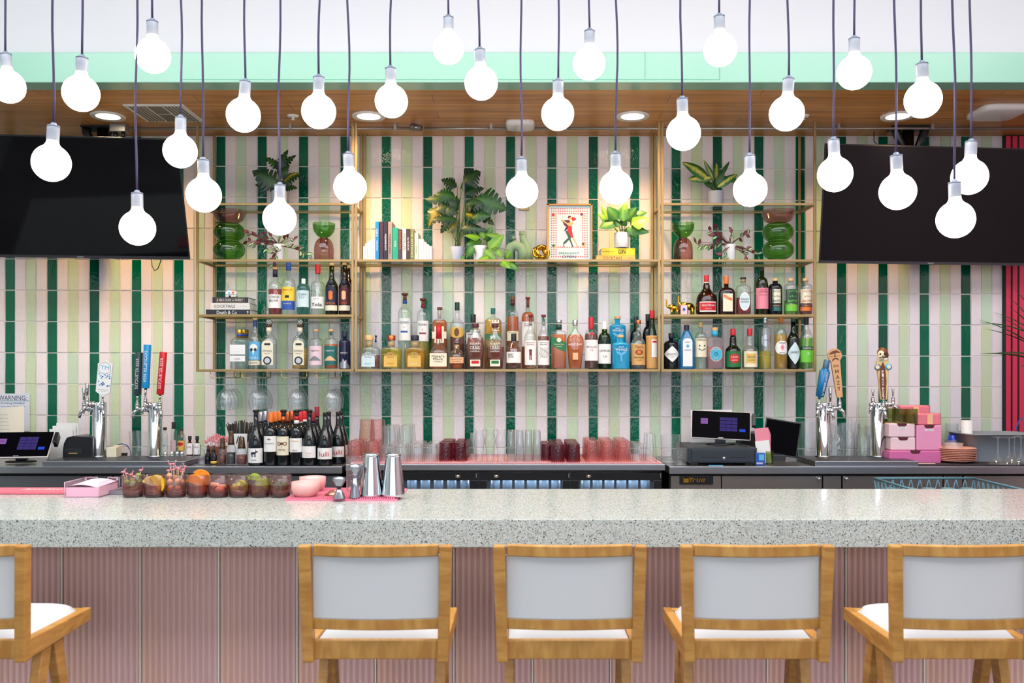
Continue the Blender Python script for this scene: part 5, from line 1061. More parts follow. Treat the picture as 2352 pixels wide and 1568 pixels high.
for g0, g1 in ((830, 1080), (1118, 1293), (1329, 1502)):
    xa, xb = WX(g0, 5.165), WX(g1, 5.165); n = int((xb - xa) / .07)
    for i in range(n):
        x = xa + .045 + (xb - xa - .08) * i / max(1, n - 1)
        if cp is None:
            cp = thing('chilled_can', 'tall silver can chilling behind the cooler glass door', 'can', (x, 5.27, .80), group='cans in the bar cooler')
            MB().lathe([(.024, 0), (.029, .006), (.029, .148), (.022, .158), (.022, .161)], 24).build('can_body', CAN, cp)
        else: dup(cp, (x, 5.27 + .0 * i, .80))
tag(MB().box(x0 + .04, x1 - .04, 5.225, 5.59, .79, .799).build('cooler_shelf', STEEL), 'steel shelf inside the bar cooler carrying silver cans', 'shelf')
rc = thing('steel_cooler', 'stainless steel undercounter cooler on the right with a black brand badge', 'refrigerator')
xR = WX(1537, 5.14); MB().box(xR, 4.4, 5.14, DW - .042, ZL - .042, ZL).build('steel_top', STEEL, rc, bev=.003)
MB().box(xR + .01, 4.4, 5.2, DW - .05, 0, ZL - .043).build('cooler_body', SBL, rc)
for (a, b, lk) in ((1541, 1656, 0), (1658, 1888, 1880), (1891, 1932, 0), (1936, 2165, 1943), (2168, 2210, 0), (2214, 2480, 2222)):
    d_ = MB().box(WX(a, 5.165), WX(b, 5.165), 5.165, 5.198, .1, ZL - .055).build('cooler_door' if lk else 'side_panel', pr('cooler_steel', (150, 146, 146), .3, .85, bump=(90, .05)), rc, bev=.002)
    if lk: doorlock(MB(), WX(lk, 5.165), ZL - .07).build('door_lock', CHROME, d_)
bd = MB().box(WX(1561, 5.16), WX(1638, 5.16), 5.158, 5.1645, WZ(1112, 5.16), WZ(1093, 5.16)).build('brand_badge', BLACKM, rc, bev=.001)
MB().text('true', .022, (WX(1602, 5.155), 5.157, WZ(1102, 5.155)), .088, None, .0, shear=.3).box(WX(1570, 5.155), WX(1582, 5.155), 5.1565, 5.158, WZ(1108, 5.155), WZ(1097, 5.155)).box(WX(1568, 5.155), WX(1592, 5.155), 5.1565, 5.158, WZ(1098.5, 5.155), WZ(1097, 5.155)).build('lettering', P('gold'), bd)
zl, zc = ZL + .0005, ZC + .0005

def at(px, D, z): return (WX(px, D), D, z)
# perforated bar mats
PMAT = pr('pink_rubber_mat', (222, 168, 178), .6); VMAT = pr('mauve_rubber_mat', (176, 150, 180), .6)
def mat_(px0, px1, D0, D1, z, m, label, ribs=.012, h=.007, name='bar_mat', xs=None):
    x0, x1 = xs or (WX(px0, D0), WX(px1, D0)); mb = MB().box(0, x1 - x0, 0, D1 - D0, 0, h * .55)
    n = int((x1 - x0) / ribs)
    for i in range(n): mb.box(i * ribs, i * ribs + ribs * .5, .002, D1 - D0 - .002, h * .5, h)
    t = mb.build(name, m, loc=(x0, D0, z)); return tag(t, label, 'mat')
mat_(806, 1522, 5.165, 5.72, zc, PMAT, 'long pale pink ribbed rubber mat under the upside down glasses')
zp = zc + .0072
mat_(242, 478, 5.36, 5.74, zl, VMAT, 'mauve ribbed rubber mat on the left back counter under the small bottles'); zv = zl + .0072
RUB = pr('black_rubber', (34, 34, 40), .7)
tag(MB().box(0, 1.0, 0, .42, 0, .006).build('bar_mat', RUB, loc=(WX(2080, 5.19), 5.19, zl), bev=.002), 'black rubber mat on the right back counter under plates and tub', 'mat'); zk = zl + .0062

# ------------------------------------------------------------------ glassware
PKG = gl('pink_cut_glass', (248, 222, 220), .10, (206, 150, 150), .5, bump=(130, .8), haze=.4); PUG = gl('plum_cut_glass', (216, 150, 158), .16, (120, 54, 74), .3, bump=(110, .6), haze=.4); SMG = gl('smoky_glass', (176, 140, 140), .10, (90, 60, 70), .6, bump=(70, .6))
GRG = gl('ribbed_green_glass', (190, 204, 146), .16, (84, 110, 56), .35); CUT = gl('cut_crystal', (250, 252, 252), .04, (236, 242, 246), .7, bump=(90, .9), haze=.5)
def inv(m, w, h, r=.84, fl=0, fd=0): # upside down tumbler
    return MB().lathe([(w / 2, 0), (w / 2 * (1 - (1 - r) * .5), h * .5), (w / 2 * r, h - .004), (w / 2 * r * .95, h), (.0001, h - .001)], 30, fl=fl, fd=fd, close=False)
def tgrid(kind, m, cols, D0, nrow, dy, yt, yb, w, z, where, name='tumbler', r=.84, fl=0, fd=0, grp=None, cat='glass', xoff=0, mk=None):
    s = D0 / F; h = (BPX(z, D0) - yt) * s; first = None; od = ('first', 'second', 'third', 'fourth', 'fifth')
    for i, px in enumerate(cols):
        X = WX(px, D0)
        for k in range(nrow):
            lb = '%s, %s from the left, %s' % (kind, od[i], 'front row' if k == 0 else '%s row back' % od[k])
            if where: lb += ', ' + where
            loc = (X + xoff * (k % 2), D0 + dy * k, z)
            if first is None:
                first = (mk or inv)(m, w * s, h, r, fl, fd).build(name, m, loc=loc); tag(first, lb, cat, grp or kind + ' group')
            else:
                c = first.copy(); C.objects.link(c); c.location = loc; c['label'] = lb
    return h
h1 = tgrid('upside down pink cut glass', PKG, (815, 856), 5.235, 3, .098, 1013, 1055, 38, zp, 'left pink stack', grp='pink glasses left')
tgrid('pink cut glass stacked on top', PKG, (843, 868), 5.30, 1, .1, 963, 1008, 37, zp + h1 + .001, '', grp='pink glasses on top')
h2 = tgrid('clear rocks glass upside down', CLEAR, (888, 921, 956, 990), 5.225, 4, .09, 1020, 1056, 32, zp, 'beside pink stack', grp='clear rocks glasses', fl=12, fd=.012)
tgrid('clear rocks glass stacked on top', CLEAR, (893, 930), 5.25, 3, .095, 978, 1019, 33, zp + h2 + .001, '', grp='clear glasses on top', fl=12, fd=.012)
tgrid('dark plum cut glass upside down', PUG, (1024, 1058), 5.27, 4, .092, 1015, 1050, 32, zp, 'left plum group', grp='plum glasses left', r=.92)
def tallg(m, w, h, r, fl, fd): return MB().lathe([(w * .33, 0), (w * .36, .004), (w * .36, h * .3), (w * .5, h * .62), (w * .42, h * .8), (w * .36, h * .9), (w * .46, h)], 26, fl=6, fd=.02, close=False).lathe([(.0001, .004), (w * .33, .004)], 20, close=False)
tgrid('clear carafe with flared lip', CLEAR, (1101, 1126, 1151), 5.22, 1, .1, 985, 1053, 25, zp, '', name='carafe', mk=tallg, grp='small clear carafes')
tgrid('short clear shot glass', CLEAR, (1087,), 5.32, 2, .08, 995, 1050, 15, zp, 'behind the carafes', name='shot_glass', grp='shot glasses', r=.9)
tgrid('tall clear highball upside down', CLEAR, (1174, 1194, 1214, 1234), 5.225, 4, .06, 991, 1054, 19, zp, '', name='highball_glass', r=.86, grp='highball glasses', fl=10, fd=.015)
tgrid('dark plum cut glass upside down', PUG, (1281, 1317), 5.215, 5, .09, 1019, 1057, 32, zp, 'right plum group', grp='plum glasses right', r=.92)
tgrid('dark plum glass behind highballs', PUG, (1256,), 5.30, 3, .09, 1018, 1050, 28, zp, '', grp='plum glasses behind', r=.92)
tgrid('upside down pink cut glass', PKG, (1361, 1397, 1433), 5.23, 4, .098, 1012, 1056, 34, zp, 'right pink group', grp='pink glasses right')
tgrid('clear short glass upside down', CLEAR, (1466,), 5.23, 3, .09, 1018, 1056, 28, zp, 'by the pink glasses', grp='short clear glasses', fl=12, fd=.015)
tgrid('tall clear mixing glass upside down', CLEAR, (1495,), 5.24, 2, .1, 996, 1053, 27, zp, 'mat end', name='mixing_glass', r=.74, grp='tall mixing glasses')
def jar(name, label, px, w, yt, D, z, m, cat='glass', prof=None, fl=0, fd=0, n=30, p=2):
    s = D / F; h = (BPX(z, D) - yt) * s; R = w * s / 2
    prof = prof or [(.9, 0), (.95, .03), (1, 1)]
    mb = MB().lathe([(a * R, b * h) for a, b in prof], n, fl=fl, fd=fd, close=False, p=p); mb.lathe([(.0001, .004), (prof[0][0] * R, .004)], n, close=False, p=p)
    return tag(mb.build(name, m, loc=at(px, D, z)), label, cat)
jar('mixing_glass', 'large clear cut crystal mixing glass left of the cash drawer', 1539, 44, 997, 5.36, zl, CUT)
jar('rocks_glass', 'small thick clear rocks glass in front of the crystal mixing glass', 1562, 30, 1028, 5.22, zl, CUT)

# ------------------------------------------------------------------ wine bottles
def mule(t, s, R, H, yc):
    mb = MB(); f = lambda x0, x1, y0, y1: mb.patch(lambda q: H(y1), lambda q: H(y0), x0 * s, x1 * s, R + .0022, n=3)
    f(-6, 4, yc - 8, yc - 3); f(-6, -4.6, yc - 3, yc + 3); f(-3.6, -2.4, yc - 3, yc + 3); f(1, 2.2, yc - 3, yc + 3); f(3, 4.2, yc - 3, yc + 3); f(3.5, 6, yc - 11, yc - 6); f(5.5, 9, yc - 10, yc - 7.5); f(4, 4.8, yc - 14, yc - 11); f(-7, -6, yc - 7, yc - 1)
    mb.build('label_print', P('navy'), t)
cols = [(588, 40, 'b', 'black', ('black', 'grey', 'grey'), 3), (622, 33, 'd', 'copper', ('orange', 'orange', 'orange'), 3), (651, 31, 'd', 'copper', ('black', 'copper', 'copper'), 3), (681, 31, 'd', 'red', ('black', 'red', 'red'), 3), (711, 31, 'b', 'black', ('black', 'red', 'red'), 3), (747, 38, 'b', 'black', (None, None, None), 2), (773, 36, 'b', 'black', (None, None), 2)]
nm = ['leftmost column', 'second column, orange capsules', 'third column, copper capsules', 'fourth column, red and white capsules', 'fifth column', 'sixth column with red script label', 'rightmost column']
for ci, (px, w, kd, cpc, tops, n) in enumerate(cols):
    for k in range(n):
        D = 5.225 + .095 * k + (.1 if ci == 6 else 0); X = WX(px, 5.225 if ci < 6 else 5.33)
        if ci == 6: X = WX(777, 5.33)
        pxx = VX + X * F / D; s_ = 5.225 / D; tp = tops[k] if k < len(tops) else None
        stop = tp == 'black' and k == 0; ht = .31; s = D / F; base = BPX(zl, D); f = lambda m_: base - m_ / s
        lb = 'dark wine bottle in the %s, %s' % (nm[ci], ('front', 'second from the front', 'hindmost')[k] if n == 3 else ('front', 'behind')[k])
        ft = 'black' if tp in (None, 'black') else {'grey': 'silver', 'orange': 'orange', 'copper': 'copper', 'red': 'dred' if ci == 4 else 'red'}[tp]
        hh = .325 if (ci == 4 and k == 2) else .30
        B_args = dict(glass='wine', group='wine bottles on the left back counter', cat='wine bottle', name='wine_bottle', n=24)
        lab, txt = (), ()
        wd = (31 if kd == 'd' else 34) * s_
        if k == 0 or ci == 6:
            L_ = [(f(.098), f(.015), .96, 'white'), (f(.167), f(.078), .9, 'white'), (f(.165), f(.058), .88, 'cream'), (f(.155), f(.075), .9, 'white'), (f(.110), f(.043), .9, 'white'), (f(.100), f(.036), .96, 'white'), (f(.100), f(.040), .9, 'white')][ci]
            lab = [L_]; yc = (L_[0] + L_[1]) / 2
            if ci == 0: txt = [('MULES', yc + 10, 3, 12, 'navy')]
            elif ci == 1: txt = [('CONVERSO', yc - 1, 3.4, 24, 'grey'), ('*', yc - 9, 8, 8, 'maroon', .05)]
            elif ci == 2: txt = [('NATAL', yc + 9, 4, 18, 'black', .01), ('O O', yc - 5, 9, 24, 'brown', .06), ('.', yc + 2, 2, 2, 'black')]; lab += [(yc - 8, yc - 2, .25, 'brown', 'ell', 1)]
            elif ci == 3: txt = [('Diseno', yc - 10, 4, 17, 'peach', .01), ('Malbec', yc + 12, 3, 12, 'brown')]
            elif ci == 4: txt = [('Russian', yc + 2, 4, 14, 'peach'), ('River', yc + 8, 3, 10, 'peach')]
            else: txt = [('luli', yc + 1, 11, 23, 'red', .0)]
        cph = .056 if ft != 'black' else .012
        cpz = (ft, cph / s, 11.6 * s_ if ft != 'black' else 10.6 * s_)
        if stop: cpz = ('black', .026 / s, 10 * s_)
        bands = []
        if stop and ci == 2: bands = [('copper', f(hh - .02), f(hh - .062), 10.6)]
        if ci == 3: bands = [('red', f(hh - .022), f(hh - .045), 11)] * (1 if stop else 0) + [('white', f(hh - .045 if stop else hh - .05), f(hh - .065), 11.2)]
        bottle(pxx, wd, f(hh + (.013 if stop else 0)), base, f(.175 if kd == 'd' else .12), f(.222 if kd == 'd' else .245), 10.4 * s_, D, zl, lb, cap=cpz, labs=lab, txt=[q for q in txt], c='r' if kd == 'd' else 's', capring=bands or None,
               extra=(lambda t, s, R, H, hh=hh, ci=ci, lab=lab: (mule(t, s, R, H, (lab[0][0] + lab[0][1]) / 2) if ci == 0 else None, MB().lathe([(.011, hh - .002), (.017, hh + .003), (.019, hh + .009), (.016, hh + .014), (.012, hh + .016)], 8).build('bottle_stopper', P('black'), t))) if stop else None, **B_args)
# upside down wine glasses right of the wine
for k, (px, D) in enumerate(((788, 5.42), (793, 5.53))):
    t = dup(gproto, at(px, D, zl + .197), label='clear wine glass standing upside down right of the wine, %s' % ('front one' if k == 0 else 'rear one')); t['group'] = 'upside down wine glasses'

# ------------------------------------------------------------------ beer towers
def tower(px, yt, yb, w, D, label, taps):
    s = D / F; z = zl + .031; t = thing('beer_tower', label, 'beer tap', at(px, D, z)); R = w * s / 2; H = (BPX(z, D) - yt) * s
    MB().lathe([(R * 1.15, 0), (R * 1.15, .006), (R, .008), (R, H - .006), (R * .96, H)], 40).build('tower_column', CHROME, t)
    for ang, zz, ln, hk in taps:
        a = math.radians(ang); d = Vector((sin(a), -cos(a), 0)); c0 = Vector((0, 0, H - zz)); e = c0 + d * (R + ln)
        mb = MB(); mb.cyl(c0 + d * R * .9, c0 + d * (R + .012), .019, .017).cyl(c0 + d * R, e, .009).ball(c0 + d * (R + .02), .016)
        mb.cyl(e - Vector((0, 0, .014)), e + Vector((0, 0, .022)), .011).ball(e + Vector((0, 0, .024)), .0115).tube([e + Vector((0, 0, -.004)), e + d * .018 + Vector((0, 0, -.018)), e + d * .026 + Vector((0, 0, -.052))], [.0105, .0095, .008], 14)
        mb.cyl(e + Vector((0, 0, .03)), e + Vector((0, 0, .040)), .010).cyl(e + Vector((0, 0, .040)), e + Vector((0, 0, .052)), .006)
        fa = mb.build('faucet', CHROME, t)
        hp = e + Vector((0, 0, .05)); hk(t, hp)
    return t
def h_chrome(L_=.07, r=.011):
    def f(t, p): MB().lathe([(r * .5, 0), (r * .62, .004), (r, L_ * .9), (r * .85, L_)], 20, p).build('tap_handle', CHROME, t)
    return f
def h_cyl(col, st, w, y0, L_, tc='white', tilt=0, flip=1):
    def f(t, p):
        M = rot('Y', tilt); mb = MB(); R = w / 2
        mb.lathe([(.005, 0), (.008, y0)], 14, p, M=M).build('handle_ferrule', CHROME, t)
        o = MB().lathe([(R * .95, y0), (R, y0 + .003), (R, y0 + L_ - .003), (R * .95, y0 + L_)], 28, p, M=M).build('tap_handle', pr('tap_paint_%d_%d_%d' % col, col, .3), t)
        tb = MB().text(st, .017, (0, 0, 0), L_ * .72, None, .02, vert=flip); vs = [(M @ Vector((R * 1.02 * sin(v[0] / R), -R * 1.02 * cos(v[0] / R), v[2] + y0 + L_ * .5))) + p for v in tb.v]
        tb.v = [tuple(v) for v in vs]; tb.build('lettering', P(tc), o)
    return f
def h_tm(t, p):
    M = rot('Y', .09); MB().lathe([(.005, 0), (.008, .03)], 14, p, M=M).build('handle_ferrule', CHROME, t)
    pl = [(0, .02), (.042, .045), (.042, .185), (.044, .21), (.0, .232), (-.044, .21), (-.042, .185), (-.042, .045)]
    o = MB().prism(pl, -.006, .006, c=p, M=M).build('tap_handle', P('white'), t)
    mb = MB(); q = lambda x, z: M @ Vector((x, -.0066, z)) + p
    pts = [(0, .150), (.034, .164), (.034, .205), (0, .222), (-.034, .205), (-.034, .164)]
    for i in range(6):
        a, b = pts[i], pts[(i + 1) % 6]; mb.tube([q(*a), q(*b)], .0008, 4)
    mb.build('hexagon_print', P('navy'), o)
    MB().text('TM', .022, q(0, .188), .05, None, .01, M=M).build('lettering', P('sky'), o)
    MB().text('BEERHOUSE', .005, q(0, .058), .06, None, .0, M=M).text('TAP BEER', .004, q(0, .049), .035, None, .0, M=M).build('lettering', P('grey'), o)
    for nm_, cset in (('blue', [(-.008, .135), (.02, .14), (.033, .128), (-.005, .085), (.003, .092), (-.012, .092), (.024, .082), (-.004, .1)]), ('sky', [(-.03, .15), (-.02, .138), (.005, .146), (.03, .15), (-.03, .105), (-.022, .084), (.034, .085), (.012, .13), (-.014, .126), (.033, .138)])):
        mb = MB()
        for x, z in cset: mb.add([q(x + .0052 * cos(i * pi / 3), z + .0052 * sin(i * pi / 3)) for i in range(6)], [tuple(range(6))])
        mb.build('dot_print', P(nm_), o)
tower(228.5, 923, 1055, 31, 5.42, 'chrome beer tower with white hexagon handle, first from the left', [(-78, .040, .045, h_chrome(.075)), (-35, .012, .035, h_chrome(.075, .012)), (38, .034, .030, h_tm)])
tower(356.5, 925, 1055, 31, 5.42, 'chrome beer tower with dark, blue and red cylinder handles', [(-78, .036, .06, h_cyl((44, 66, 74), 'SKYDUSTER BEER', .044, .035, .25, tilt=.04)), (-28, .012, .03, h_cyl((18, 146, 208), 'SKYDUSTER BEER', .042, .05, .255, tilt=.04, flip=-1)), (42, .034, .03, h_cyl((206, 30, 44), 'SKYDUSTER BEER', .042, .035, .25, tilt=.08))])
def h_ath(t, p):
    M = rot('Y', .20); o = MB().lathe([(.006, 0), (.009, .015), (.024, .02), (.032, .17), (.024, .175), (.024, .185)], 6, p, M=M, close=True).build('tap_handle', pr('athletic_blue', (10, 112, 172), .35), t)
    MB().lathe([(.016, .185), (.018, .19), (.018, .235), (.014, .24)], 6, p, M=M).build('handle_top', pr('slate_blue', (66, 104, 140), .35), t)
    MB().text('ATHLETIC BREWING CO.', .015, M @ Vector((.006, -.027, .095)) + p, .145, None, .02, M=M @ rot('X', .05), vert=-1).build('lettering', P('white'), o)
def h_hazy(t, p):
    M = rot('Y', -.12); MB().lathe([(.005, 0), (.008, .02)], 14, p, M=M).build('handle_ferrule', CHROME, t)
    c0 = .262; pl = [(-.017, .015), (.017, .015), (.026, .215)] + [(.041 * sin(a), c0 - .041 * cos(a)) for a in [math.radians(d_) for d_ in range(40, 321, 20)]] + [(-.026, .215)]
    o = MB().prism(pl, -.008, .008, c=p, M=M).build('tap_handle', pr('tan_wood', (216, 164, 116), .5), t)
    mb = MB().text('IPA', .016, M @ Vector((0, -.0088, .2)) + p, .032, None, .02, M=M)
    for i, ch in enumerate('HAZY'): mb.text(ch, .022, M @ Vector((0, -.0088, .168 - .034 * i)) + p, .019 if ch != 'A' else .021, None, .03, M=M)
    mb.text('MACK CITY', .006, M @ Vector((0, -.0088, c0 - .004)) + p, .066, None, .02, M=M)
    mb.build('lettering', P('black'), o)
    mb = MB(); q = lambda x, z: M @ Vector((x, -.0087, z)) + p
    mb.add([q(x, c0 + z) for x, z in ((-.035, .008), (-.028, .018), (-.01, .028), (.012, .03), (.028, .02), (.036, .012), (.01, .014), (-.01, .01))], [tuple(range(8))]); mb.add([q(x, c0 + z) for x, z in ((-.003, .012), (.003, .012), (.004, -.008), (-.004, -.008))], [(3, 2, 1, 0)])
    mb.add([q(x, c0 + z) for x, z in ((-.022, -.034), (-.018, -.02), (0, -.012), (.018, -.02), (.022, -.034), (0, -.02))], [(0, 1, 2, 5), (5, 2, 3, 4)])
    mb.build('tree_print', P('brown'), o)
tower(1891, 925, 1057, 33, 5.42, 'chrome beer tower with blue and tan hazy handles, right side', [(-45, .03, .01, h_ath), (30, .045, .01, h_chrome(.085, .011)), (68, .03, .05, h_hazy)])
def h_pizza(t, p):
    M = rot('Y', -.03); MB().lathe([(.005, 0), (.008, .015)], 14, p, M=M).build('handle_ferrule', CHROME, t)
    pl = [(-.017, .01), (.017, .01), (.026, .11), (.034, .2), (.036, .235), (-.036, .235), (-.034, .2), (-.026, .11)]
    o = MB().prism(pl, -.009, .009, c=p, M=M).build('tap_handle', pr('surfboard_tan', (222, 190, 130), .4), t)
    mb = MB(); q = lambda x, z, y=-.0096: M @ Vector((x, y, z)) + p
    mb.add([q(x, z) for x, z in ((-.014, .012), (.010, .012), (.018, .12), (.012, .2), (0, .232), (-.016, .2), (-.024, .12))], [tuple(range(7))]); mb.build('brown_stripe', P('brown'), o)
    mb = MB()
    for i, ch in enumerate('PIZZA'): mb.text(ch, .017, q(-.003, .172 - .0185 * i, -.0102), .011, None, .03, M=M)
    for i, ch in enumerate('PORT'): mb.text(ch, .017, q(-.003, .072 - .0175 * i, -.0102), .011, None, .03, M=M)
    mb.build('lettering', P('white'), o)
    for x, c_ in ((.032, 'sky'), (-.034, 'grey')): MB().lathe([(.0001, 0), (.019, 0), (.019, .004), (.0001, .004)], 24, q(x, .2, -.012), M=M @ rot('X', pi / 2)).build('round_medallion', P(c_), o); MB().lathe([(.0001, 0), (.011, 0)], 20, q(x, .2, -.0165), M=M @ rot('X', pi / 2), close=False).build('medallion_print', P('cream'), o)
    hd = MB().ball(q(-.006, .272, -.004), .024, 20, 14, sz=1.15, sx=.9).tube([q(-.008, .262, -.008), q(-.012, .245, -.012)], [.02, .014]).build('skull_head', pr('bone', (228, 214, 178), .5), t)
    MB().ball(q(.006, .284, .008), .030, 20, 12, sz=1.05).tube([q(.012, .28, .008), q(.022, .262, .006), (q(.022, .245, .004))], [.026, .02, .008], 12).build('hood', P('brown'), t)
    MB().ball(q(-.016, .276, -.022), .007, sy=.5).ball(q(.004, .276, -.024), .007, sy=.5).ball(q(-.007, .264, -.026), .003).tube([q(-.024, .256, -.02), q(-.007, .259, -.026), q(.010, .256, -.022)], .003, 6).build('face_hollows', P('black'), t)
    MB().box(-.028, .028, -.008, .008, 0, .016).build('collar', P('cream'), t, loc=q(-.002, .238, -.002))
tower(2016.5, 924, 1057, 33, 5.42, 'chrome beer tower with surfboard handle topped by a hooded skull', [(-55, .012, .008, h_chrome(.04, .008)), (12, .04, .012, h_pizza), (70, .010, .04, h_chrome(.045, .008))])
for px0, px1, lb in ((97, 426, 'left'), (1872, 2110, 'right')):
    X0, X1 = WX(px0, 5.16), WX(px1, 5.16)
    t = thing('drip_tray', 'long stainless drip tray under the %s pair of beer towers' % lb, 'tray', ((X0 + X1) / 2, 5.16, zl)); w = (X1 - X0) / 2
    MB().box(-w, w, 0, .33, 0, .028).build('tray_body', STEEL, t, bev=.003)
    mb = MB()
    for i in range(int(2 * w / .014) - 1): mb.box(-w + .012 + i * .014, -w + .018 + i * .014, .012, .31, .028, .0305)
    mb.build('tray_grate', STEEL, t)

# ------------------------------------------------------------------ registers and left counter things
PSCR = pr('touchscreen_black', (6, 5, 9), .4, spec=.02); LIL = em('screen_lilac', (168, 110, 200), .55); KEYS = em('screen_keys', (84, 72, 150), .45); KBL = em('screen_blue', (48, 84, 220), .7)
def pos(loc, w, h, tilt, yaw, label, lean=0):
    t = thing('touch_register', label, 'register', loc); t.rotation_euler = (0, 0, yaw)
    sc_ = MB().box(-w / 2, w / 2, 0, .014, -h / 2, h / 2).build('screen_case', pr('case_white', (214, 206, 204), .35), t, bev=.006); sc_.rotation_euler = (-tilt, lean, 0); sc_.location = (0, -.02, h * .5 * cos(tilt) + .035)
    MB().box(-w / 2 + .005, w / 2 - .005, -.0012, .0, -h / 2 + .006, h / 2 - .004).build('screen', PSCR, sc_)
    MB().box(-w * .34, -w * .22, -.0022, -.0012, h * .02, h * .22).build('logo_tile', LIL, sc_)
    MB().text('mxpr', .008, (-w * .28, -.0026, h * .12), .024, None, .02).build('lettering', P('black'), sc_)
    for i in range(4):
        for j in range(3): MB().box(w * (-.02 + .1 * j), w * (.075 + .1 * j), -.0022, -.0012, h * (.17 - .125 * i), h * (.28 - .125 * i)).build('key', KEYS, sc_)
    MB().box(w * .31, w * .41, -.0022, -.0012, -h * .21, -h * .11).build('enter_key', KBL, sc_)
    MB().text('toast', .006, (0, -.002, -h * .44), .03, None, .03).build('lettering', P('lgrey'), sc_)
    MB().lathe([(.085, 0), (.085, .008), (.07, .012), (.03, .014)], 36, sy=.55).box(-.03, .03, .0, .03, .008, .08).build('stand', BLACKP, t)
    MB().box(w / 2 + .008, w / 2 + .028, -.02, .03, .0, .075).build('card_reader', BLACKP, sc_, bev=.003)
    return t
# right register on its cash drawer
D = 5.2; s = D / F
t = thing('cash_drawer', 'dark slate metal cash drawer under the right touch register', 'cash drawer', at(1661, D, zl)); w = 79 * s; h = .1
MB().box(-w, w, .01, .44, .012, h).build('drawer_case', NAVYP, t, bev=.004)
dr = MB().box(-w + .018, w - .018, 0, .012, .02, h - .012).build('drawer_front', NAVYP, t, bev=.002)
MB().box(-.12, -.03, -.001, .002, .044, .048).box(.04, .13, -.001, .002, .044, .048).build('coin_slot', P('black'), dr)
MB().cyl((.005, -.006, .042), (.005, .002, .042), .009, n=20).build('lock', CHROME, dr)
MB().box(-w + .02, -w + .06, .04, .08, 0, .013).box(w - .06, w - .02, .04, .08, 0, .013).box(-w + .02, -w + .06, .36, .4, 0, .013).box(w - .06, w - .02, .36, .4, 0, .013).build('foot', BLACKP, t)
pos((WX(1655, 5.42), 5.42, zl + h), .345, .172, .30, -.12, 'touch register with purple logo and number pad, on the cash drawer', .04)
tag(MB().box(-.13, .13, 0, .002, 0, .20).build('paper_sheet', PAPER, loc=(WX(1634, 5.6), 5.6, zl + h), rotz=.1), 'sheet of white paper standing behind the right touch register', 'paper')
t = thing('paper_strip', 'small light blue strip of paper lying under the cash drawer front', 'paper', at(1643, 5.19, zl)); MB().box(-.04, .04, -.02, .0, 0, .003).build('strip', P('sky'), t)
# left register
t = pos((WX(48, 5.3), 5.3, zl + .008), .345, .19, .75, .16, 'reclined touch register at the far left of the back counter', .0)
t = thing('receipt_printer', 'black receipt printer between left register and beer tower', 'printer', at(178, 5.36, zl + .001))
MB().prism([(-.088, 0), (.088, 0), (.088, .15), (-.03, .155), (-.065, .145), (-.082, .11), (-.088, .07)], 0, .17).build('printer_body', BLACKP, t, bev=.004)
MB().box(-.07, .03, -.002, .0, .05, .085).build('paper_slot', P('black'), t); MB().box(-.05, .0, -.003, -.001, .052, .056).build('status_lights', P('mustard'), t)
t = thing('folded_menus', 'stack of folded white menus standing beside the receipt printer', 'menu', at(146, 5.47, zl))
for k, (a, b) in enumerate(((-.085, .0), (-.072, .012), (-.055, .025))): MB().box(a, b + .055, k * .012, k * .012 + .002, 0, .19 + .018 * k).build('menu_sheet', PAPER, t)
t = thing('warning_sign', 'paper warning notice taped to the tiled wall at the far left', 'sign', (WX(31, DW) , DW - .0095, WZ(990, DW))); hw_ = 39.5 * DW / F
MB().box(-hw_, hw_, -.001, .0, 0, .24).build('sheet', pr('notice_paper', (214, 220, 232), .7), t)
MB().text('WARNING:', .030, (0, -.0015, .212), .178, None, .012).text('Drinking Distilled', .016, (0, -.0015, .178), .15, None, .003).text('Spirits, Beer, Coolers, Wine', .011, (.005, -.0015, .158), .16, None, 0).text('and Other Alcoholic', .011, (0, -.0015, .140), .14, None, 0).build('lettering', pr('notice_ink', (40, 50, 80), .7), t)
MB().box(-hw_, hw_, -.0015, -.001, .192, .195).build('rule_line', P('teal'), t)
t = thing('curled_menu', 'curled cream cocktail menu sheet leaning behind the left register', 'menu', at(8, 5.6, zl))
MB().patch(lambda x: 0.0, lambda x: .31 + x * .12, -.15, .115, .22, n=20).build('sheet', pr('menu_paper', (226, 220, 204), .7), t); t.location.y += .22
mb = MB()
for i in range(9): mb.text('cocktail list', .006, (-.02 + .003 * i, 0, .27 - i * .022), .09, .2212, .0)
mb.build('lettering', P('grey'), t); MB().text('FROZEN', .008, (.03, 0, .10), .035, .2214, .02).text('SPIRITS', .008, (.035, 0, .045), .035, .2214, .02).build('lettering', P('teal'), t)
t = thing('jigger_tray', 'low clear tray of small clutter behind the left register', 'tray', at(85, 5.55, zl))
MB().box(-.13, .10, 0, .12, 0, .07).build('tray_body', CLEAR, t)
for px, w, h_, lb in ((256, .058, .078, 'cream receipt paper roll box, the left of two'), (271, .04, .083, 'cream receipt paper roll box, the right of two')): tag(MB().box(-w / 2, w / 2, 0, .04, 0, h_).build('paper_box', CREAM, loc=at(px if px < 260 else 266, 5.40 if px < 260 else 5.47, zv), bev=.001), lb, 'box')
tag(MB().prism([(-.018, 0), (.014, 0), (.02, .036), (-.018, .036)], 0, .03).build('black_box', P('black'), loc=at(281, 5.5, zv)), 'tiny black box right of the paper rolls', 'box')
t = thing('network_cable', 'bright blue network cable arching behind the paper rolls', 'cable', at(275, 5.62, zl)); s = 5.62 / F
MB().tube([((x - 275) * s, 0, (1043 - y) * s) for x, y in ((248, 1043), (256, 1024), (266, 1014), (280, 1009), (292, 1013), (300, 1026), (303, 1043))], .003, 8).build('cable', P('blue'), t)
t = thing('glass_pitcher', 'square clear glass pitcher left of the second beer tower', 'pitcher', at(322, 5.56, zv)); s = 5.56 / F
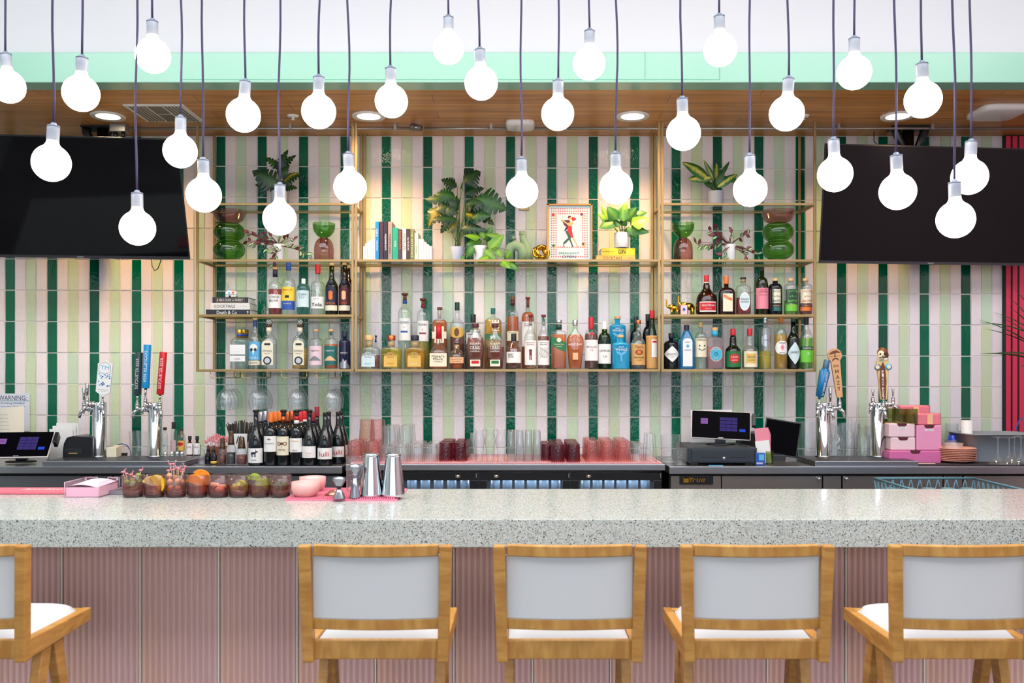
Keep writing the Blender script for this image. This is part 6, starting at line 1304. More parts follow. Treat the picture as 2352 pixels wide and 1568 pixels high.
MB().lathe([(.046, .0), (.05, .006), (.051, .08), (.056, .165)], 32, p=4.5, close=False).lathe([(.0001, .012), (.044, .012)], 32, p=4.5, close=False).build('pitcher_body', CLEAR, t)
GS = 'small bottles beside the second beer tower'
for px, w, yt, D, lb, kw in ((379, 12, 981, 5.60, 'small clear bottle with pale blue label and black cap', dict(labs=[(1013, 1036, .9, 'pale')], cap=('black', 6, 8), txt=[('SYRUP', 1022, 3, 8, 'navy')])), (399, 13, 969, 5.66, 'small bottle with black cap and clear pump', dict(cap=('black', 15, 9), labs=[(1010, 1036, .9, 'lpink')])),
                         (417, 17, 981, 5.58, 'small bottle with orange neck tag and yellow label', dict(cap=('dgreen', 7, 8), labs=[(1011, 1034, .95, 'mustard'), (1015, 1023, .7, 'red', 'ell', 1)], capring=[('orange', 985, 1004, 4)])),
                         (436, 15, 1001, 5.56, 'small brown bitters bottle with white label, the left of two', dict(glass='brown', cap=('black', 8, 8), labs=[(1017, 1043, .93, 'white')], txt=[('BITTERS', 1026, 3, 11, 'dred')])), (453, 15, 1001, 5.56, 'small brown bitters bottle with white label, the right of two', dict(glass='brown', cap=('black', 8, 8), labs=[(1017, 1043, .93, 'white')], txt=[('BITTERS', 1026, 3, 11, 'dred')]))):
    bottle(px, w, yt, 1045, yt + 24, yt + 14, 6, D, zv, lb, group=GS, **kw)
for px in (380, 395, 407, 418): 
    t = thing('salt_shaker', 'tiny glass shaker with domed steel lid, %s of four' % {380: 'first', 395: 'second', 407: 'third', 418: 'last'}[px], 'shaker', at(px, 5.44, zv), group='glass shakers')
    MB().lathe([(.014, 0), (.016, .004), (.015, .028), (.011, .034)], 16, close=False).build('shaker_glass', CLEAR, t); MB().lathe([(.011, .034), (.012, .038), (.009, .05), (.0001, .054)], 16).build('lid', CHROME, t)
for px, D, lb in ((478, 5.30, 'left'), (491, 5.26, 'right')):
    t = thing('dropper_bottle', 'dark dropper bottle on the counter, %s of two' % lb, 'bottle', at(px, D, zl), group='dropper bottles')
    MB().lathe([(.017, 0), (.018, .004), (.018, .05), (.008, .066), (.008, .072)], 20).build('glass_body', GB['black'], t); MB().lathe([(.009, .070), (.009, .086), (.006, .09), (.006, .105), (.0001, .108)], 16).build('dropper_cap', P('black'), t)
    if lb == 'right': MB().lathe([(.0185, .004), (.0185, .02)], 20).build('label', P('mustard'), t)
jar('shot_glass', 'small patterned shot glass by the dropper bottles', 463, 14, 1032, 5.28, zl, CUT)
# copper cup of flamingo picks
FLP = pr('flamingo_pink', (236, 142, 156), .4)
def flamingo(mb, c, s_, sgn=1, M=None):
    c = Vector(c); q = lambda x, z, y=0: c + (M @ Vector((x * s_ * sgn, y * s_, z * s_)) if M else Vector((x * s_ * sgn, y * s_, z * s_)))
    mb.ball(q(0, 0), .5 * s_, 10, 7, sx=1.15, sy=.45, sz=.62)
    mb.tube([q(.42, .1), q(.62, .45), (q(.5, .75)), q(.62, 1.05), q(.85, 1.05), q(.95, .85)], [.17 * s_, .13 * s_, .11 * s_, .15 * s_, .14 * s_, .05 * s_], 6)
    mb.tube([q(-.4, .05), q(-.75, -.1)], [.2 * s_, .05 * s_], 6)
t = thing('copper_cup', 'copper cup filled with pink flamingo picks on the left back counter', 'cup', at(499, 5.40, zl))
MB().lathe([(.046, 0), (.05, .004), (.055, .095)], 32, close=False).lathe([(.0001, .004), (.046, .004)], 24, close=False).build('cup_body', pr('copper_satin', (178, 108, 84), .35, .6), t)
random.seed(9)
pk = MB(); fl_ = MB()
for k in range(76):
    a, r_ = random.random() * 6.28, random.random() ** .5; x, y = r_ * cos(a), r_ * sin(a); z = .112 + .035 * (1 - r_ * r_) + random.random() * .008
    pk.tube([(x * .03, y * .03, .02), (x * .06, y * .05, z - .005)], .0012, 4); flamingo(fl_, (x * .066, y * .05, z), .0125, random.choice((-1, 1)), rot('Z', random.uniform(-.8, .8)))
o = tag(fl_.build('flamingo_picks', FLP, loc=t.location), 'bunch of pink flamingo cocktail picks in the copper cup', 'cocktail picks', kind='stuff'); pk.build('pick_sticks', P('lpink'), o)
# straws, oil bottles, decanters
t = thing('straw_holder', 'white square holder full of black straws behind small bottles', 'holder', at(553, 5.46, zl)); MB().box(-.05, .05, -.04, .04, 0, .004).box(-.05, -.047, -.04, .04, 0, .165).box(.047, .05, -.04, .04, 0, .165).box(-.05, .05, -.04, -.037, 0, .165).box(-.05, .05, .037, .04, 0, .165).build('holder_box', WHITEP, t, bev=.001)
MB().text('//', .045, (.0, -.041, .13), .03, None, .05).build('lettering', P('black'), t)
mb = MB()
for k in range(60):
    x, y = random.uniform(-.035, .035), random.uniform(-.028, .028); mb.tube([(x * .8, y, .01), (x * 2.2 + random.uniform(-.004, .004), y * 1.3, .238 + random.uniform(-.014, .01) - abs(x) * .5)], .0032, 6)
tag(mb.build('straws', pr('black_straw', (12, 14, 24), .6), loc=t.location), 'bunch of black drinking straws in the white holder', 'straws', kind='stuff')
AM = gl('brown_pump_glass', (130, 100, 60), .45, (104, 76, 40), .5)
for px, D, yt, col, lb, w in ((511, 5.27, 1005, 'dark', 'stoppered decanter of brown syrup, left of the tall striped one', 20), (531, 5.25, 989, 'black', 'tall decanter with dark zigzag pattern and brown top', 21), (555, 5.24, 1003, 'red', 'cut glass decanter of dark red syrup with brown top', 25)):
    s = D / F; t = thing('syrup_decanter', lb, 'decanter', at(px, D, zl), group='syrup decanters'); R = w * s / 2; H_ = (BPX(zl, D) - yt) * s
    MB().lathe([(R * .95, 0), (R, .005), (R, H_ * .5), (R * .8, H_ * .56), (R * .72, H_ * .6)], 24, fl=10, fd=.02, close=False).build('decanter_glass', CUT, t)
    MB().lathe([(R * .88, .004), (R * .92, H_ * .36)], 20).build('liquid', LQ['dark'] if col != 'black' else GB['black'], t)
    MB().lathe([(R * .74, H_ * .58), (R * .66, H_ * .66), (R * .5, H_ * .97), (R * .42, H_)], 20).build('pour_top', AM, t)

# ------------------------------------------------------------------ right counter things
t = thing('tablet', 'black tablet leaning on a stand, showing warm lights, right of pink cards', 'tablet', at(1787, 5.55, zl)); t.rotation_euler = (0, 0, -.15)
o = MB().box(-.105, .105, 0, .012, 0, .215).build('tablet_case', BLACKP, t, bev=.005); o.rotation_euler = (-.18, .16, 0); o.location = (0, -.04, .03)
MB().box(-.098, .098, -.0015, 0, .008, .207).build('screen', PSCR, o); MB().box(-.04, .04, -.04, .05, 0, .03).build('stand', BLACKP, t, bev=.004)
t = thing('black_device', 'low black device box behind the cash drawer corner', 'device', at(1727, 5.5, zl)); MB().box(-.07, .07, 0, .12, 0, .17).build('device_case', BLACKP, t, bev=.008)
t = thing('card_cup', 'ribbed green glass holding pink cards', 'cup', at(1766, 5.28, zl)); MB().lathe([(.022, 0), (.024, .004), (.026, .075)], 32, fl=16, fd=.02, close=False).lathe([(.0001, .004), (.022, .004)], 20, close=False).build('cup_glass', GRG, t)
t2 = thing('pink_cards', 'fan of pink menu cards standing in the green glass', 'cards', at(1757, 5.28, zl + .006))
for k in range(5): o = MB().box(-.045, .036, -.012 + k * .005, -.010 + k * .005, 0, (.215 - .012 * k) if k else .13).build('card', P('pink') if k else PAPER, t2); o.rotation_euler = (0, -.12 + .03 * k, 0)
t = thing('blue_packet', 'bright blue packet with white script, right of the cash drawer', 'packet', at(1747, 5.2, zl)); MB().box(-.028, .026, 0, .03, 0, .07).build('packet_body', P('blue'), t, bev=.002); MB().box(-.01, .02, -.001, 0, .028, .062).build('print', P('sky'), t); MB().text('ocean', .010, (-.006, -.0012, .012), .035, None, .02).build('lettering', P('white'), t)
def pitcher(px, w, yt, D, lb, sgn=1, hh=None):
    s = D / F; t = thing('glass_pitcher', lb, 'pitcher', at(px, D, zl)); H_ = (BPX(zl, D) - yt) * s; R = w * s / 2
    MB().lathe([(R * .78, 0), (R * .82, .006), (R * .9, H_ * .5), (R, H_)], 32, fl=14, fd=.012, close=False).lathe([(.0001, .012), (R * .76, .012)], 28, close=False).build('pitcher_body', CLEAR, t)
    MB().tube([(sgn * R * .95, 0, H_ * .88), (sgn * (R + .028), 0, H_ * .86), (sgn * (R + .038), 0, H_ * .7), (sgn * (R + .036), 0, H_ * .4), (sgn * (R + .016), 0, H_ * .2), (sgn * R * .86, 0, H_ * .22)], .0065, 10).build('handle', CLEAR, t)
pitcher(1855, 50, 968, 5.6, 'ribbed clear glass pitcher left of the hazy beer tower', 1); pitcher(1940, 66, 972, 5.66, 'wide clear glass pitcher between the right beer towers', 1); pitcher(2010, 44, 978, 5.6, 'clear glass pitcher whose handle shows right of the last tower', 1)
for px, D, yt, w, lb in ((1924, 5.5, 977, 34, 'clear glass bottle with narrow neck right of hazy tower'), (1952, 5.58, 959, 22, 'tall slim clear glass bottle between the right beer towers'), (1970, 5.7, 930, 16, 'tallest slim clear bottle behind the others, right side')):
    jar('glass_bottle', lb, px, w, yt, D, zl, CLEAR, 'bottle', prof=[(.9, 0), (1, .03), (1, .45), (.7, .62), (.36, .72), (.32, .92), (.4, 1)])
for px, w, lb in ((1983, 32, 'ribbed clear glass jar between the right beer towers'), (1915, 26, 'clear glass jar just right of the hazy tower base')): jar('glass_jar', lb, px, w, 998, 5.50, zl, CLEAR, fl=12, fd=.02)
# pink storage boxes
PK = [pr('box_magenta', (206, 104, 160), .55), pr('box_blush', (232, 200, 208), .55), pr('box_rose', (226, 148, 186), .55)]
def sbox(px0, px1, y0, y1, D, z, m, lb, label=None, dep=.24, slot=True):
    s = D / F; w = (px1 - px0) * s; h_ = (y1 - y0) * s; t = thing('storage_box', lb, 'box', (WX((px0 + px1) / 2, D), D, z), group='pink cardboard storage boxes')
    MB().box(-w / 2, w / 2, 0, dep, 0, h_ - .0015).build('box_body', m, t, bev=.006)
    if slot: MB().prism([(-.03, h_), (-.024, h_ - .014), (-.018, h_ - .018), (.018, h_ - .018), (.024, h_ - .014), (.03, h_)], -.0015, .002).build('handle_slot', P('maroon'), t)
    if label: MB().box(-.024, .024, -.0016, 0, h_ - .034, h_ - .022).build('label', P('white'), t); MB().text(label, .006, (0, -.002, h_ - .028), .036, None, .02).build('lettering', P('black'), t)
    return z + h_
za = sbox(2043, 2162, 1024, 1054, 5.3, zl, PK[0], 'wide magenta storage box at the bottom of the stack', dep=.3)
zb2 = sbox(2046, 2103, 994, 1024, 5.32, za, PK[1], 'pale blush storage box, middle one on the magenta box'); zb3 = sbox(2042, 2102, 962, 994, 5.32, zb2, PK[1], 'pale blush storage box on top, with a small label', 'Plum Spoons')
zc3 = sbox(2106, 2163, 966, 1024, 5.31, za, PK[2], 'tall rose pink storage box on the magenta box', 'napkins')
WRAP = gl('clear_wrap', (250, 214, 220), .1, (250, 200, 210), .3)
def nap(px0, px1, h_, D, z, lb, dep=.16):
    s = D / F; w = (px1 - px0) * s; t = thing('napkin_pack', lb, 'napkins', (WX((px0 + px1) / 2, D), D, z)); MB().box(-w / 2, w / 2, 0, dep, 0, h_).build('napkins', pr('pink_napkin', (244, 166, 182), .8), t, bev=.008); MB().box(-w / 2 - .003, w / 2 + .003, -.003, dep + .003, 0, h_ + .003).build('plastic_wrap', WRAP, t, bev=.006); MB().box(-.012, .02, -.004, -.003, .004, h_ - .004).build('wrap_label', P('peach'), t)
nap(2107, 2161, .066, 5.33, zc3, 'plastic wrapped pink napkin pack on the tall rose box'); nap(2068, 2136, .055, 5.52, zc3 + .05, 'plastic wrapped pink napkin pack higher up at the back', .12)
tag(MB().box(-.09, .09, 0, .12, 0, .05 + zc3 - za).build('storage_box', PK[2], loc=(WX(2102, 5.56) , 5.57, za), bev=.004), 'hidden rose box at the back carrying the upper napkin pack', 'box', 'pink cardboard storage boxes')
for k, (px, D) in enumerate(((2044, 5.42), (2067, 5.36), (2094, 5.34))):
    t = tag(MB().lathe([(.030, 0), (.0325, .004), (.0335, .082)], 40, fl=20, fd=.02, close=False).lathe([(.0001, .004), (.03, .004)], 28, close=False).build('green_tumbler', GRG, loc=(WX(px, D), D, zb3)), 'ribbed dark green glass on the blush boxes, %s of three' % ('left', 'middle', 'right')[k], 'glass', 'ribbed green glasses')
t = thing('serving_scoop', 'flat cream spatula lying in front of the magenta box', 'utensil', at(2090, 5.245, zl + .002)); MB().box(-.13, .05, -.02, .01, 0, .006).box(.05, .14, -.018, -.004, 0, .006).build('spatula', CREAM, t, bev=.002)
PL = pr('terracotta_plate', (224, 160, 140), .4); fp = None
for k in range(8):
    z = zk + k * .0098; lb = 'round terracotta pink plate, %s from the bottom of the stack' % ('lowest', 'second', 'third', 'fourth', 'fifth', 'sixth', 'seventh', 'topmost')[k] if 0 < k < 7 else 'round terracotta pink plate, %s of the stack' % ('lowest', '', '', '', '', '', '', 'topmost')[k]
    if fp is None: fp = tag(MB().lathe([(.0001, 0), (.06, 0), (.085, .006), (.108, .013), (.11, .016), (.106, .017), (.084, .0095), (.06, .004), (.0001, .0035)], 44, close=False).build('plate', PL, loc=at(2196, 5.33, z)), lb, 'plate', 'stack of terracotta plates')
    else: c = fp.copy(); C.objects.link(c); c.location = at(2196, 5.33, z); c['label'] = lb
t = tag(MB().lathe([(.046, 0), (.052, .034), (.055, .036)], 32, p=4, sy=.8, close=False).lathe([(.0001, .002), (.046, .002)], 32, p=4, sy=.8, close=False).build('plastic_tub', gl('milky_plastic', (240, 232, 230), .35, (236, 226, 224), .3), loc=at(2188, 5.33, zk + 7 * .0098 + .006)), 'small translucent plastic tub on top of the plates', 'container')
t = tag(MB().lathe([(.034, 0), (.036, .004), (.029, .072), (.0001, .074)], 30).build('blue_cup', pr('cobalt_plastic', (20, 70, 200), .35), loc=at(2190, 5.56, zk + .068)), 'bright cobalt blue plastic cup turned upside down behind the plates', 'cup')
jar('deli_tub', 'stack of clear deli tubs behind the plates, under the blue cup', 2188, 34, 1010, 5.56, zl, gl('milky_plastic', (240, 232, 230), .35, (236, 226, 224), .3), 'container')
jar('deli_tub', 'tall clear deli container against the wall behind the blue cup', 2186, 28, 972, 5.72, zl, gl('milky_plastic2', (236, 240, 240), .2, (226, 232, 234), .3), 'container')
jar('cup_sleeve', 'tall white cylinder of paper cups right of the blue cup', 2221, 24, 965, 5.62, zl, pr('cup_white', (216, 220, 226), .5), 'cups', prof=[(1, 0), (1, 1), (.0001, 1)])
t = thing('bus_tub', 'large grey plastic bus tub at the right end of the back counter', 'tub', at(2310, 5.34, zk))
def ring(w, d, z0, z1, k0, k1, th=.006): 
    mb = MB(); pf = [(1 * k0, z0), (1 * k1, z1), (1.03 * k1, z1), (1.03 * k1, z1 + .006), (.97 * k1, z1 + .006), (.97 * k0, z0 + .006), (.0001, z0 + .006)]
    mb.lathe([(a, b) for a, b in pf], 44, p=7, close=False); mb.v = [(x * w, y * d, z) for x, y, z in mb.v]; return mb
ring(.205, .16, 0, .155, .92, 1).build('tub_body', pr('grey_tub_plastic', (134, 142, 152), .5), t); t.location.y += .16
t = thing('martini_proto', '', '')
bpy.data.objects.remove(t)
mp_ = None
for k, (px, D) in enumerate(((2292, 5.22), (2318, 5.19), (2345, 5.24), (2330, 5.31))):
    lb = 'upside down martini glass on the black mat, %s' % ('first from the left', 'second from the left', 'third, cut by the photo edge', 'one standing behind')[k]
    if mp_ is None:
        mp_ = thing('martini_glass', lb, 'glass', at(px, D, zk), group='upside down martini glasses')
        MB().lathe([(.052, 0), (.046, .006), (.006, .058)], 32, close=False).build('bowl', CLEAR, mp_); MB().lathe([(.006, .058), (.0035, .07), (.0035, .14), (.006, .148)], 14, close=False).build('stem', CLEAR, mp_); MB().lathe([(.006, .148), (.034, .153), (.035, .155)], 28, close=False).build('foot', CLEAR, mp_)
    else: dup(mp_, at(px, D, zk), label=lb)
t = thing('blue_hose', 'thin blue cable looping up at the right edge above the tub', 'cable', at(2345, 5.68, ZL + .18)); MB().tube([(-.04, 0, -.06), (-.03, 0, .0), (-.01, 0, .05), (.03, 0, .08), (.08, 0, .09)], .004, 8).build('cable', P('blue'), t)
# blue glass rack in the aisle
RK = pr('rack_blue', (86, 132, 150), .5); DZ = 1.0
t = thing('glass_crate', 'grey blue plastic dishwasher rack behind the bar on the right', 'rack', (WX(2123, 4.79), 4.545, .9)); w = .26; dd = .245
mb = MB()
for (xa, ya, xb, yb) in ((-w, -dd, w, -dd), (-w, dd, w, dd), (-w, -dd, -w, dd), (w, -dd, w, dd)):
    mb.tube([(xa, ya, .1), (xb, yb, .1)], .006, 6); mb.tube([(xa, ya, .0), (xb, yb, .0)], .006, 6); ln = math.hypot(xb - xa, yb - ya); n = int(ln / .045)
    for i in range(n):
        p0 = Vector((xa, ya, 0)).lerp(Vector((xb, yb, 0)), i / n); p1 = Vector((xa, ya, 0)).lerp(Vector((xb, yb, 0)), (i + .5) / n); p2 = Vector((xa, ya, 0)).lerp(Vector((xb, yb, 0)), (i + 1) / n); u = Vector((0, 0, .098))
        mb.tube([p0 + u, p1, p2 + u], .0035, 5)
mb.build('rack_walls', RK, t)
mb = MB()
for i in range(5):
    for j in range(5): mb.lathe([(.03, .02), (.034, .025), (.034, .055), (.026, .058), (.0001, .056)], 14, (-.2 + .1 * i, -.19 + .095 * j, 0))
mb.build('rack_cups', RK, t)
t = thing('prep_sink', 'steel underbar sink stand carrying the blue rack', 'sink', (WX(2123, 4.79), 4.545, 0)); MB().box(-.45, .6, -.28, .28, .86, .893).build('sink_top', STEEL, t, bev=.003)
for x, y in ((-.42, -.25), (.57, -.25), (-.42, .25), (.57, .25)): MB().cyl((x, y, 0), (x, y, .86), .018).build('leg', STEEL, t)

# ------------------------------------------------------------------ on the bar
def DB_(y): return (EZ - BT) * F / (y - VY)      # depth of a point on the bar top
zt2 = BT + .0005
def on(px, y): d = DB_(y); return (WX(px, d), d, zt2)
SMK = gl('smoky_cut_glass', (254, 246, 244), .09, (170, 132, 130), .5, ior=1.5, haze=.2)
SMK2 = gl('smoky_cut_base', (236, 200, 196), .06, (130, 84, 90), .3, bump=(75, .9), ior=1.4)
gt = None; lbs = ('olives and pink flamingo picks', 'yellow lemon wedges', 'small onions and flamingo picks', 'orange slices', 'peach coloured cherries', 'lime pieces', 'lime wedges', 'dark green herbs')
gx = (301, 351, 400, 450, 498, 546, 594, 641)
for k, px in enumerate(gx):
    X, Dg, _ = on(px, 1144); Dg += .042; X = WX(px, Dg - .02)
    lb = 'smoky cut glass tumbler holding %s on the bar' % lbs[k]
    if gt is None:
        gt = thing('garnish_glass', lb, 'glass', (X, Dg, zt2), group='garnish tumblers in a row on the bar')
        MB().lathe([(.034, 0), (.037, .004), (.0395, .03), (.0425, .086), (.041, .087), (.0380, .03), (.033, .012), (.0001, .012)], 36, close=False).build('glass_body', SMK, gt)
        MB().lathe([(.0374, .004), (.0388, .012), (.0400, .032), (.0412, .048)], 36, close=False).build('cut_pattern', SMK2, gt)
        MB().lathe([(.032, .001), (.0365, .004), (.037, .012), (.032, .013)], 32).build('heavy_base', pr('smoky_base', (44, 38, 48), .1), gt)
    else: dup(gt, (X, Dg, zt2), label=lb)
gpos = [o.location.copy() for o in C.objects if o.name.startswith('garnish_glass')]
def garn(name, mb, m, k, off, lb, cat, g=None, rz=0): o = mb.build(name, m, loc=gpos[k] + Vector(off)); o.rotation_euler = rz if rz else (0, 0, 0); return tag(o, lb, cat, g)
OLV = pr('olive_green', (132, 140, 62), .35); random.seed(5)
def wedge(r=.03, t=.016, a0=-1.5, a1=1.5): return MB().prism([(0, 0)] + [(r * cos(a0 + (a1 - a0) * i / 12), r * sin(a0 + (a1 - a0) * i / 12)) for i in range(13)], -t / 2, t / 2)
ops = [(-.02, -.015, .058), (.008, -.018, .055), (.022, .006, .060), (-.006, .012, .062), (-.018, .002, .036), (.012, -.012, .034), (.02, .0, .082)]
for i, p_ in enumerate(ops): garn('olive', MB().ball((0, 0, 0), .0115, 16, 10, sx=1.15), OLV, 0, p_, 'green olive in the first garnish glass', 'olive', 'olives in the garnish glass')
for i, p_ in enumerate([(-.02, -.012, .06), (.012, -.016, .062), (.018, .012, .056), (-.008, .01, .072), (-.016, -.014, .036), (.012, -.012, .036), (-.026, .0, .082)]): garn('cocktail_onion', MB().ball((0, 0, 0), .012, 16, 10), pr('onion_blush', (228, 172, 140), .35), 2, p_, 'pale round cocktail onion in the third garnish glass', 'onion', 'cocktail onions')
for i, (p_, c_) in enumerate((((-.012, -.005, .045), (238, 206, 130)), ((.010, -.012, .050), (238, 190, 30)), ((.004, .012, .040), (236, 196, 50)))): garn('lemon_wedge', wedge(.036, .018), pr('lemon_%d' % c_[2], c_, .4), 1, p_, ('pale cut face lemon wedge, left in the second glass', 'bright yellow lemon wedge, front in the second glass', 'yellow lemon wedge behind the others')[i], 'lemon wedge', rz=(.1, -1.2 + .5 * i, .5 - .6 * i))
for i, p_ in enumerate(((-.008, -.012, .052), (.012, -.004, .070), (.0, .012, .046))): garn('orange_slice', wedge(.038, .010, -1.57, 1.57), pr('orange_flesh', (246, 140, 16), .35), 3, p_, ('lower orange slice at the front of the fourth glass', 'orange slice sticking up out of the fourth glass', 'orange slice at the back of the fourth glass')[i], 'orange slice', rz=(.1, -1.35 + .6 * i, -.4 + .5 * i))
for i in range(9): garn('peach_cherry', MB().ball((0, 0, 0), .0105, 14, 9), pr('peach_cherry', (238, 164, 136), .4), 4, (.022 * cos(i * 1.4) * (i > 0), .022 * sin(i * 1.4) * (i > 0), .030 + .006 * (i % 4)), 'peach coloured cherry in the fifth garnish glass', 'cherry', 'peach cherries')
for i in range(6): garn('lime_piece', wedge(.02, .012), pr('lime_yellow', (190, 190, 40), .4), 5, (.016 * cos(i * 1.1), .014 * sin(i * 1.1), .036 + .005 * (i % 3)), 'yellow green lime piece in the sixth garnish glass', 'lime', 'lime pieces', rz=(i * .5, i, i * .7))
for i in range(5): garn('lime_wedge', wedge(.026, .012), pr('lime_green', (160, 186, 60), .4), 6, [(-.022, -.004, .066), (.006, -.012, .046), (.018, .004, .048), (-.006, .012, .04), (.004, -.004, .058)][i], 'pale green lime wedge standing up in the seventh glass' if i == 0 else 'pale green lime wedge lying in the seventh glass', 'lime', None if i == 0 else 'lime wedges', rz=(.1, -1.5 + .7 * i, .3 * i))
mb = MB()
for i in range(46):
    a, r_ = random.random() * 6.28, random.random() ** .5 * .030; b_ = Vector((r_ * cos(a), r_ * sin(a), random.uniform(.02, .052))); leaf(mb, b_, b_ + Vector((random.uniform(-.012, .012), random.uniform(-.012, .012), random.uniform(.004, .014))), .005, 'oval', nt=4)
tag(mb.build('herb_leaves', pr('herb_green', (66, 100, 24), .5), loc=gpos[7]), 'dark green herb leaves filling the last garnish glass', 'herbs', kind='stuff')
fz = [(0, -.034, -.012, .098, 1), (0, -.018, -.02, .093, -1), (0, -.006, -.008, .088, 1), (0, .012, -.018, .082, -1), (0, .03, .0, .104, 1), (2, -.026, -.01, .104, 1), (2, -.022, .0, .128, -1), (2, -.008, -.004, .130, 1), (2, -.004, -.014, .108, 1), (2, .004, .0, .114, -1), (2, .014, -.01, .110, 1), (2, .022, .002, .098, -1), (2, .03, -.006, .108, 1), (2, .034, .004, .118, -1)]
for i, (k, x, y, z, sg) in enumerate(fz):
    t = thing('flamingo_pick', 'pink plastic flamingo pick in the %s garnish glass' % ('olive' if k == 0 else 'onion'), 'cocktail pick', gpos[k] + Vector((x, y, 0)), group='flamingo picks in the %s glass' % ('olive' if k == 0 else 'onion'))
    mb = MB(); flamingo(mb, (0, 0, z), .0125, sg, rot('Z', random.uniform(-.4, .4))); mb.build('flamingo', FLP, t); MB().tube([(-x * .4, 0, z - .06), (0, 0, z - .003)], .0011, 5).build('stick', P('peach'), t)
# tray behind the glasses
X0, D0, _ = on(238, 1139); X1 = WX(662, DB_(1139)); t = thing('slotted_tray', 'long slotted stainless drip tray behind the garnish glasses', 'tray', (X0, 3.655, zt2))
MB().box(0, X1 - X0, 0, .165, 0, .016).build('tray_body', STEEL, t, bev=.002); mb = MB()
for i in range(5): mb.box(.02, X1 - X0 - .02, .02 + i * .028, .03 + i * .028, .016, .0168)
mb.build('tray_slots', pr('slot_dark', (70, 66, 62), .5), t)
# acrylic napkin holder
X0, Dn, _ = on(148, 1143); X1 = WX(227, Dn); wN = X1 - X0
AC = gl('acrylic', (254, 248, 251), .03, (250, 218, 230), .04, ior=1.15); t = thing('napkin_holder', 'clear acrylic holder on the bar at the left', 'holder', (X0, Dn, zt2)); hN = (1143 - 1108) * Dn / F
mb = MB().box(0, wN, 0, .18, 0, .002)
for b_ in ((0, .002, 0, .18, 0, hN), (wN - .002, wN, 0, .18, 0, hN), (0, wN, 0, .002, 0, hN), (0, wN * .34, .178, .18, 0, hN), (wN * .66, wN, .178, .18, 0, hN)): mb.box(*b_)
mb.build('acrylic_box', AC, t)
ed = MB()
for a, b_ in (((0, 0, 0), (0, 0, hN)), ((wN, 0, 0), (wN, 0, hN)), ((0, 0, hN), (0, .18, hN)), ((wN, 0, hN), (wN, .18, hN)), ((0, .18, 0), (0, .18, hN)), ((wN, .18, 0), (wN, .18, hN)), ((0, .18, hN), (wN * .34, .18, hN)), ((wN * .66, .18, hN), (wN, .18, hN)), ((wN * .34, .18, hN), (wN * .34, .18, 0)), ((wN * .66, .18, hN), (wN * .66, .18, 0)), ((0, 0, 0), (wN, 0, 0))): ed.tube([a, b_], .0012, 5)
ed.build('acrylic_edges', pr('acrylic_edge', (224, 190, 200), .3), t)
vs, fs = [], []
for j in range(9):
    for i in range(13): u, v = i / 12, j / 8; vs.append((.004 + (wN - .008) * u, .004 + .172 * v, .040 + .010 * sin(pi * min(1, u * 1.15)) ** .7 + .006 * v))
for j in range(8):
    for i in range(12): a = j * 13 + i; fs.append((a, a + 1, a + 14, a + 13))
mb = MB().add(vs, fs, True)
mb.box(.004, wN - .004, .004, .176, .003, .0395)
tag(mb.build('napkin_stack', pr('blush_napkin', (255, 214, 228), .85), loc=(X0, Dn, zt2)), 'stack of pale pink paper napkins in the acrylic holder', 'napkins')
# rail mat at the far left
Xa = WX(-160, 3.68); t = thing('rail_mat', 'coral pink bar rail mat with white script at the left', 'mat', (Xa, 3.66, zt2)); wM = WX(232, 3.68) - Xa
MB().box(0, wM, 0, .13, 0, .012).build('mat_body', pr('coral_rubber', (238, 112, 128), .55), t, bev=.003)
MB().text('Aperitivo', .07, (WX(90, 3.7) - Xa, .065, .0125), .16, None, .03, M=rot('X', -pi / 2)).build('lettering', P('white'), t)
# service mat and tools
X0, Dm, _ = on(656, 1150); X1 = WX(912, Dm); mat_(0, 0, Dm, 3.80, zt2, pr('bright_pink_mat', (240, 130, 156), .55), 'bright pink ribbed rubber mat under bowls and shakers on the bar', .0085, .010, xs=(X0, X1)); z5 = zt2 + .0102
def onm(px, y): d = (EZ - z5) * F / (y - VY); return (WX(px, d), d, z5)
BWL = pr('blush_bowl', (232, 172, 166), .5)
for px, y, w, lb in ((702, 1141, 64, 'small blush pink ceramic bowl in front'), (718, 1128, 60, 'small blush pink bowl of salt, the rear one')):
    X, d, z = onm(px, y); s = d / F; R = w * s / 2; X = WX(px, d + R * .6); t = thing('ceramic_bowl', lb, 'bowl', (X, d + R * .6, z))
    MB().lathe([(R * .7, 0), (R * .76, .003), (R * .95, .016), (R, .03), (R, .055), (R * .93, .055), (R * .9, .03), (R * .7, .01), (.0001, .01)], 40, close=False).lathe([(.0001, .0005), (R * .7, .0005)], 20, close=False).build('bowl_body', BWL, t)
    if w == 60: MB().lathe([(R * .9, .044), (R * .5, .050), (.0001, .052)], 30, close=False).build('salt', PAPER, t)
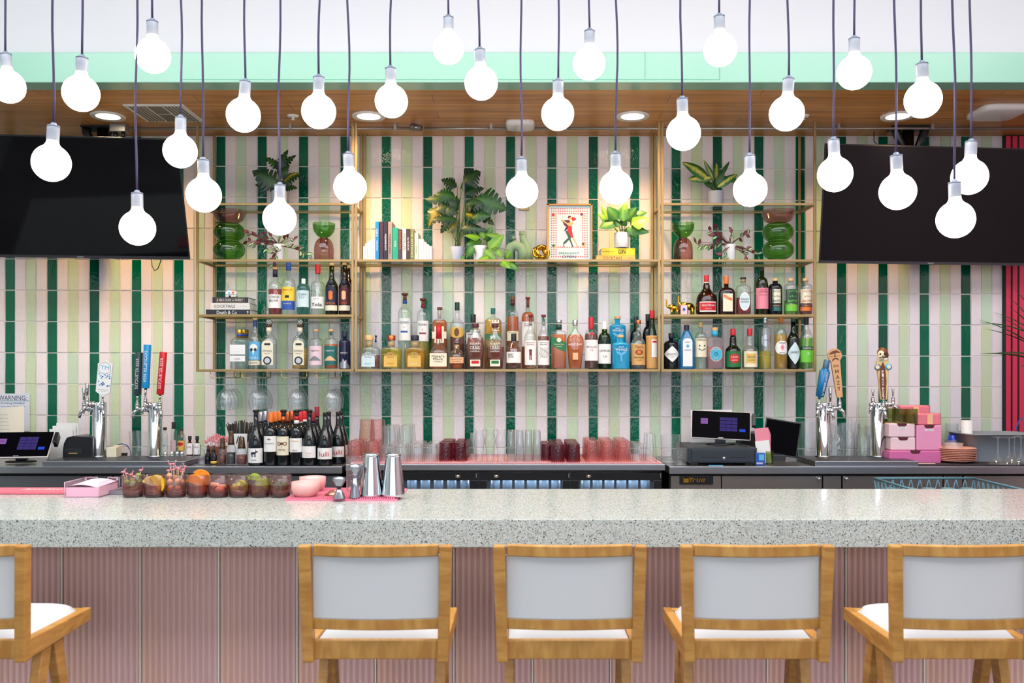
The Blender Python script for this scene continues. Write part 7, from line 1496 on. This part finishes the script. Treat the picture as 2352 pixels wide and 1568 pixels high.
def jig(px, y, w, yt, lb, mid, m2):
    X, d, z = onm(px, y); s = d / F; H_ = (BPX(z, d) - yt) * s; R = w * s / 2; t = thing('jigger', lb, 'jigger', (X, d, z))
    MB().lathe([(R * .95, 0), (R * .9, .004), (R * .62, H_ * .3), (R * .34, H_ * mid)], 28).build('lower_cup', STEEL, t); MB().lathe([(R * .34, H_ * mid), (R * .55, H_ * (mid + .12))], 28).build('waist_band', m2, t)
    MB().lathe([(R * .5, H_ * (mid + .1)), (R * .98, H_ * .86), (R, H_), (R * .93, H_), (R * .8, H_ * .84)], 28, close=False).build('upper_cup', STEEL, t)
jig(779, 1144, 30, 1096, 'short hourglass jigger with dark waist, at the mat front', .48, BLACKM); jig(815, 1142, 28, 1067, 'tall slim steel jigger left of the shakers', .62, STEEL)
X, d, z = onm(765, 1138); t = thing('bar_strainer', 'small bronze rimmed strainer lying behind the short jigger', 'strainer', (X, d + .03, z)); MB().lathe([(.0001, .02), (.02, .016), (.035, .004), (.036, 0)], 26, close=False).build('mesh', pr('strainer_mesh', (190, 130, 120), .3, .7), t); MB().lathe([(.036, 0), (.039, .002), (.036, .004)], 26, close=False).build('rim', pr('bronze', (190, 120, 70), .3, .9), t)
for px, lb in ((853, 'left polished steel shaker tin standing upside down'), (903, 'right polished steel shaker tin standing upside down')):
    X, d, z = onm(px, 1142); d += .04; s = d / F; H_ = (BPX(z, d) - 1041) * s; X = WX(px, d); t = thing('shaker_tin', lb, 'shaker', (X, d, z), group='polished shaker tins')
    MB().lathe([(.044, 0), (.046, .003), (.0455, .01), (.029, H_ - .012)], 44, close=False).build('tin_body', CHROME, t); MB().lathe([(.029, H_ - .012), (.0305, H_ - .006), (.028, H_), (.0001, H_ - .002)], 40, close=False).build('tin_base', CHROME, t)
X, d, z = onm(812, 1130); t = thing('mixing_glass', 'tall clear cut crystal mixing glass behind the slim jigger', 'glass', (X, d + .05, z)); MB().lathe([(.033, 0), (.038, .006), (.0385, .13), (.041, .137)], 32, close=False).lathe([(.0001, .014), (.034, .014)], 24, close=False).build('glass_body', CUT, t)
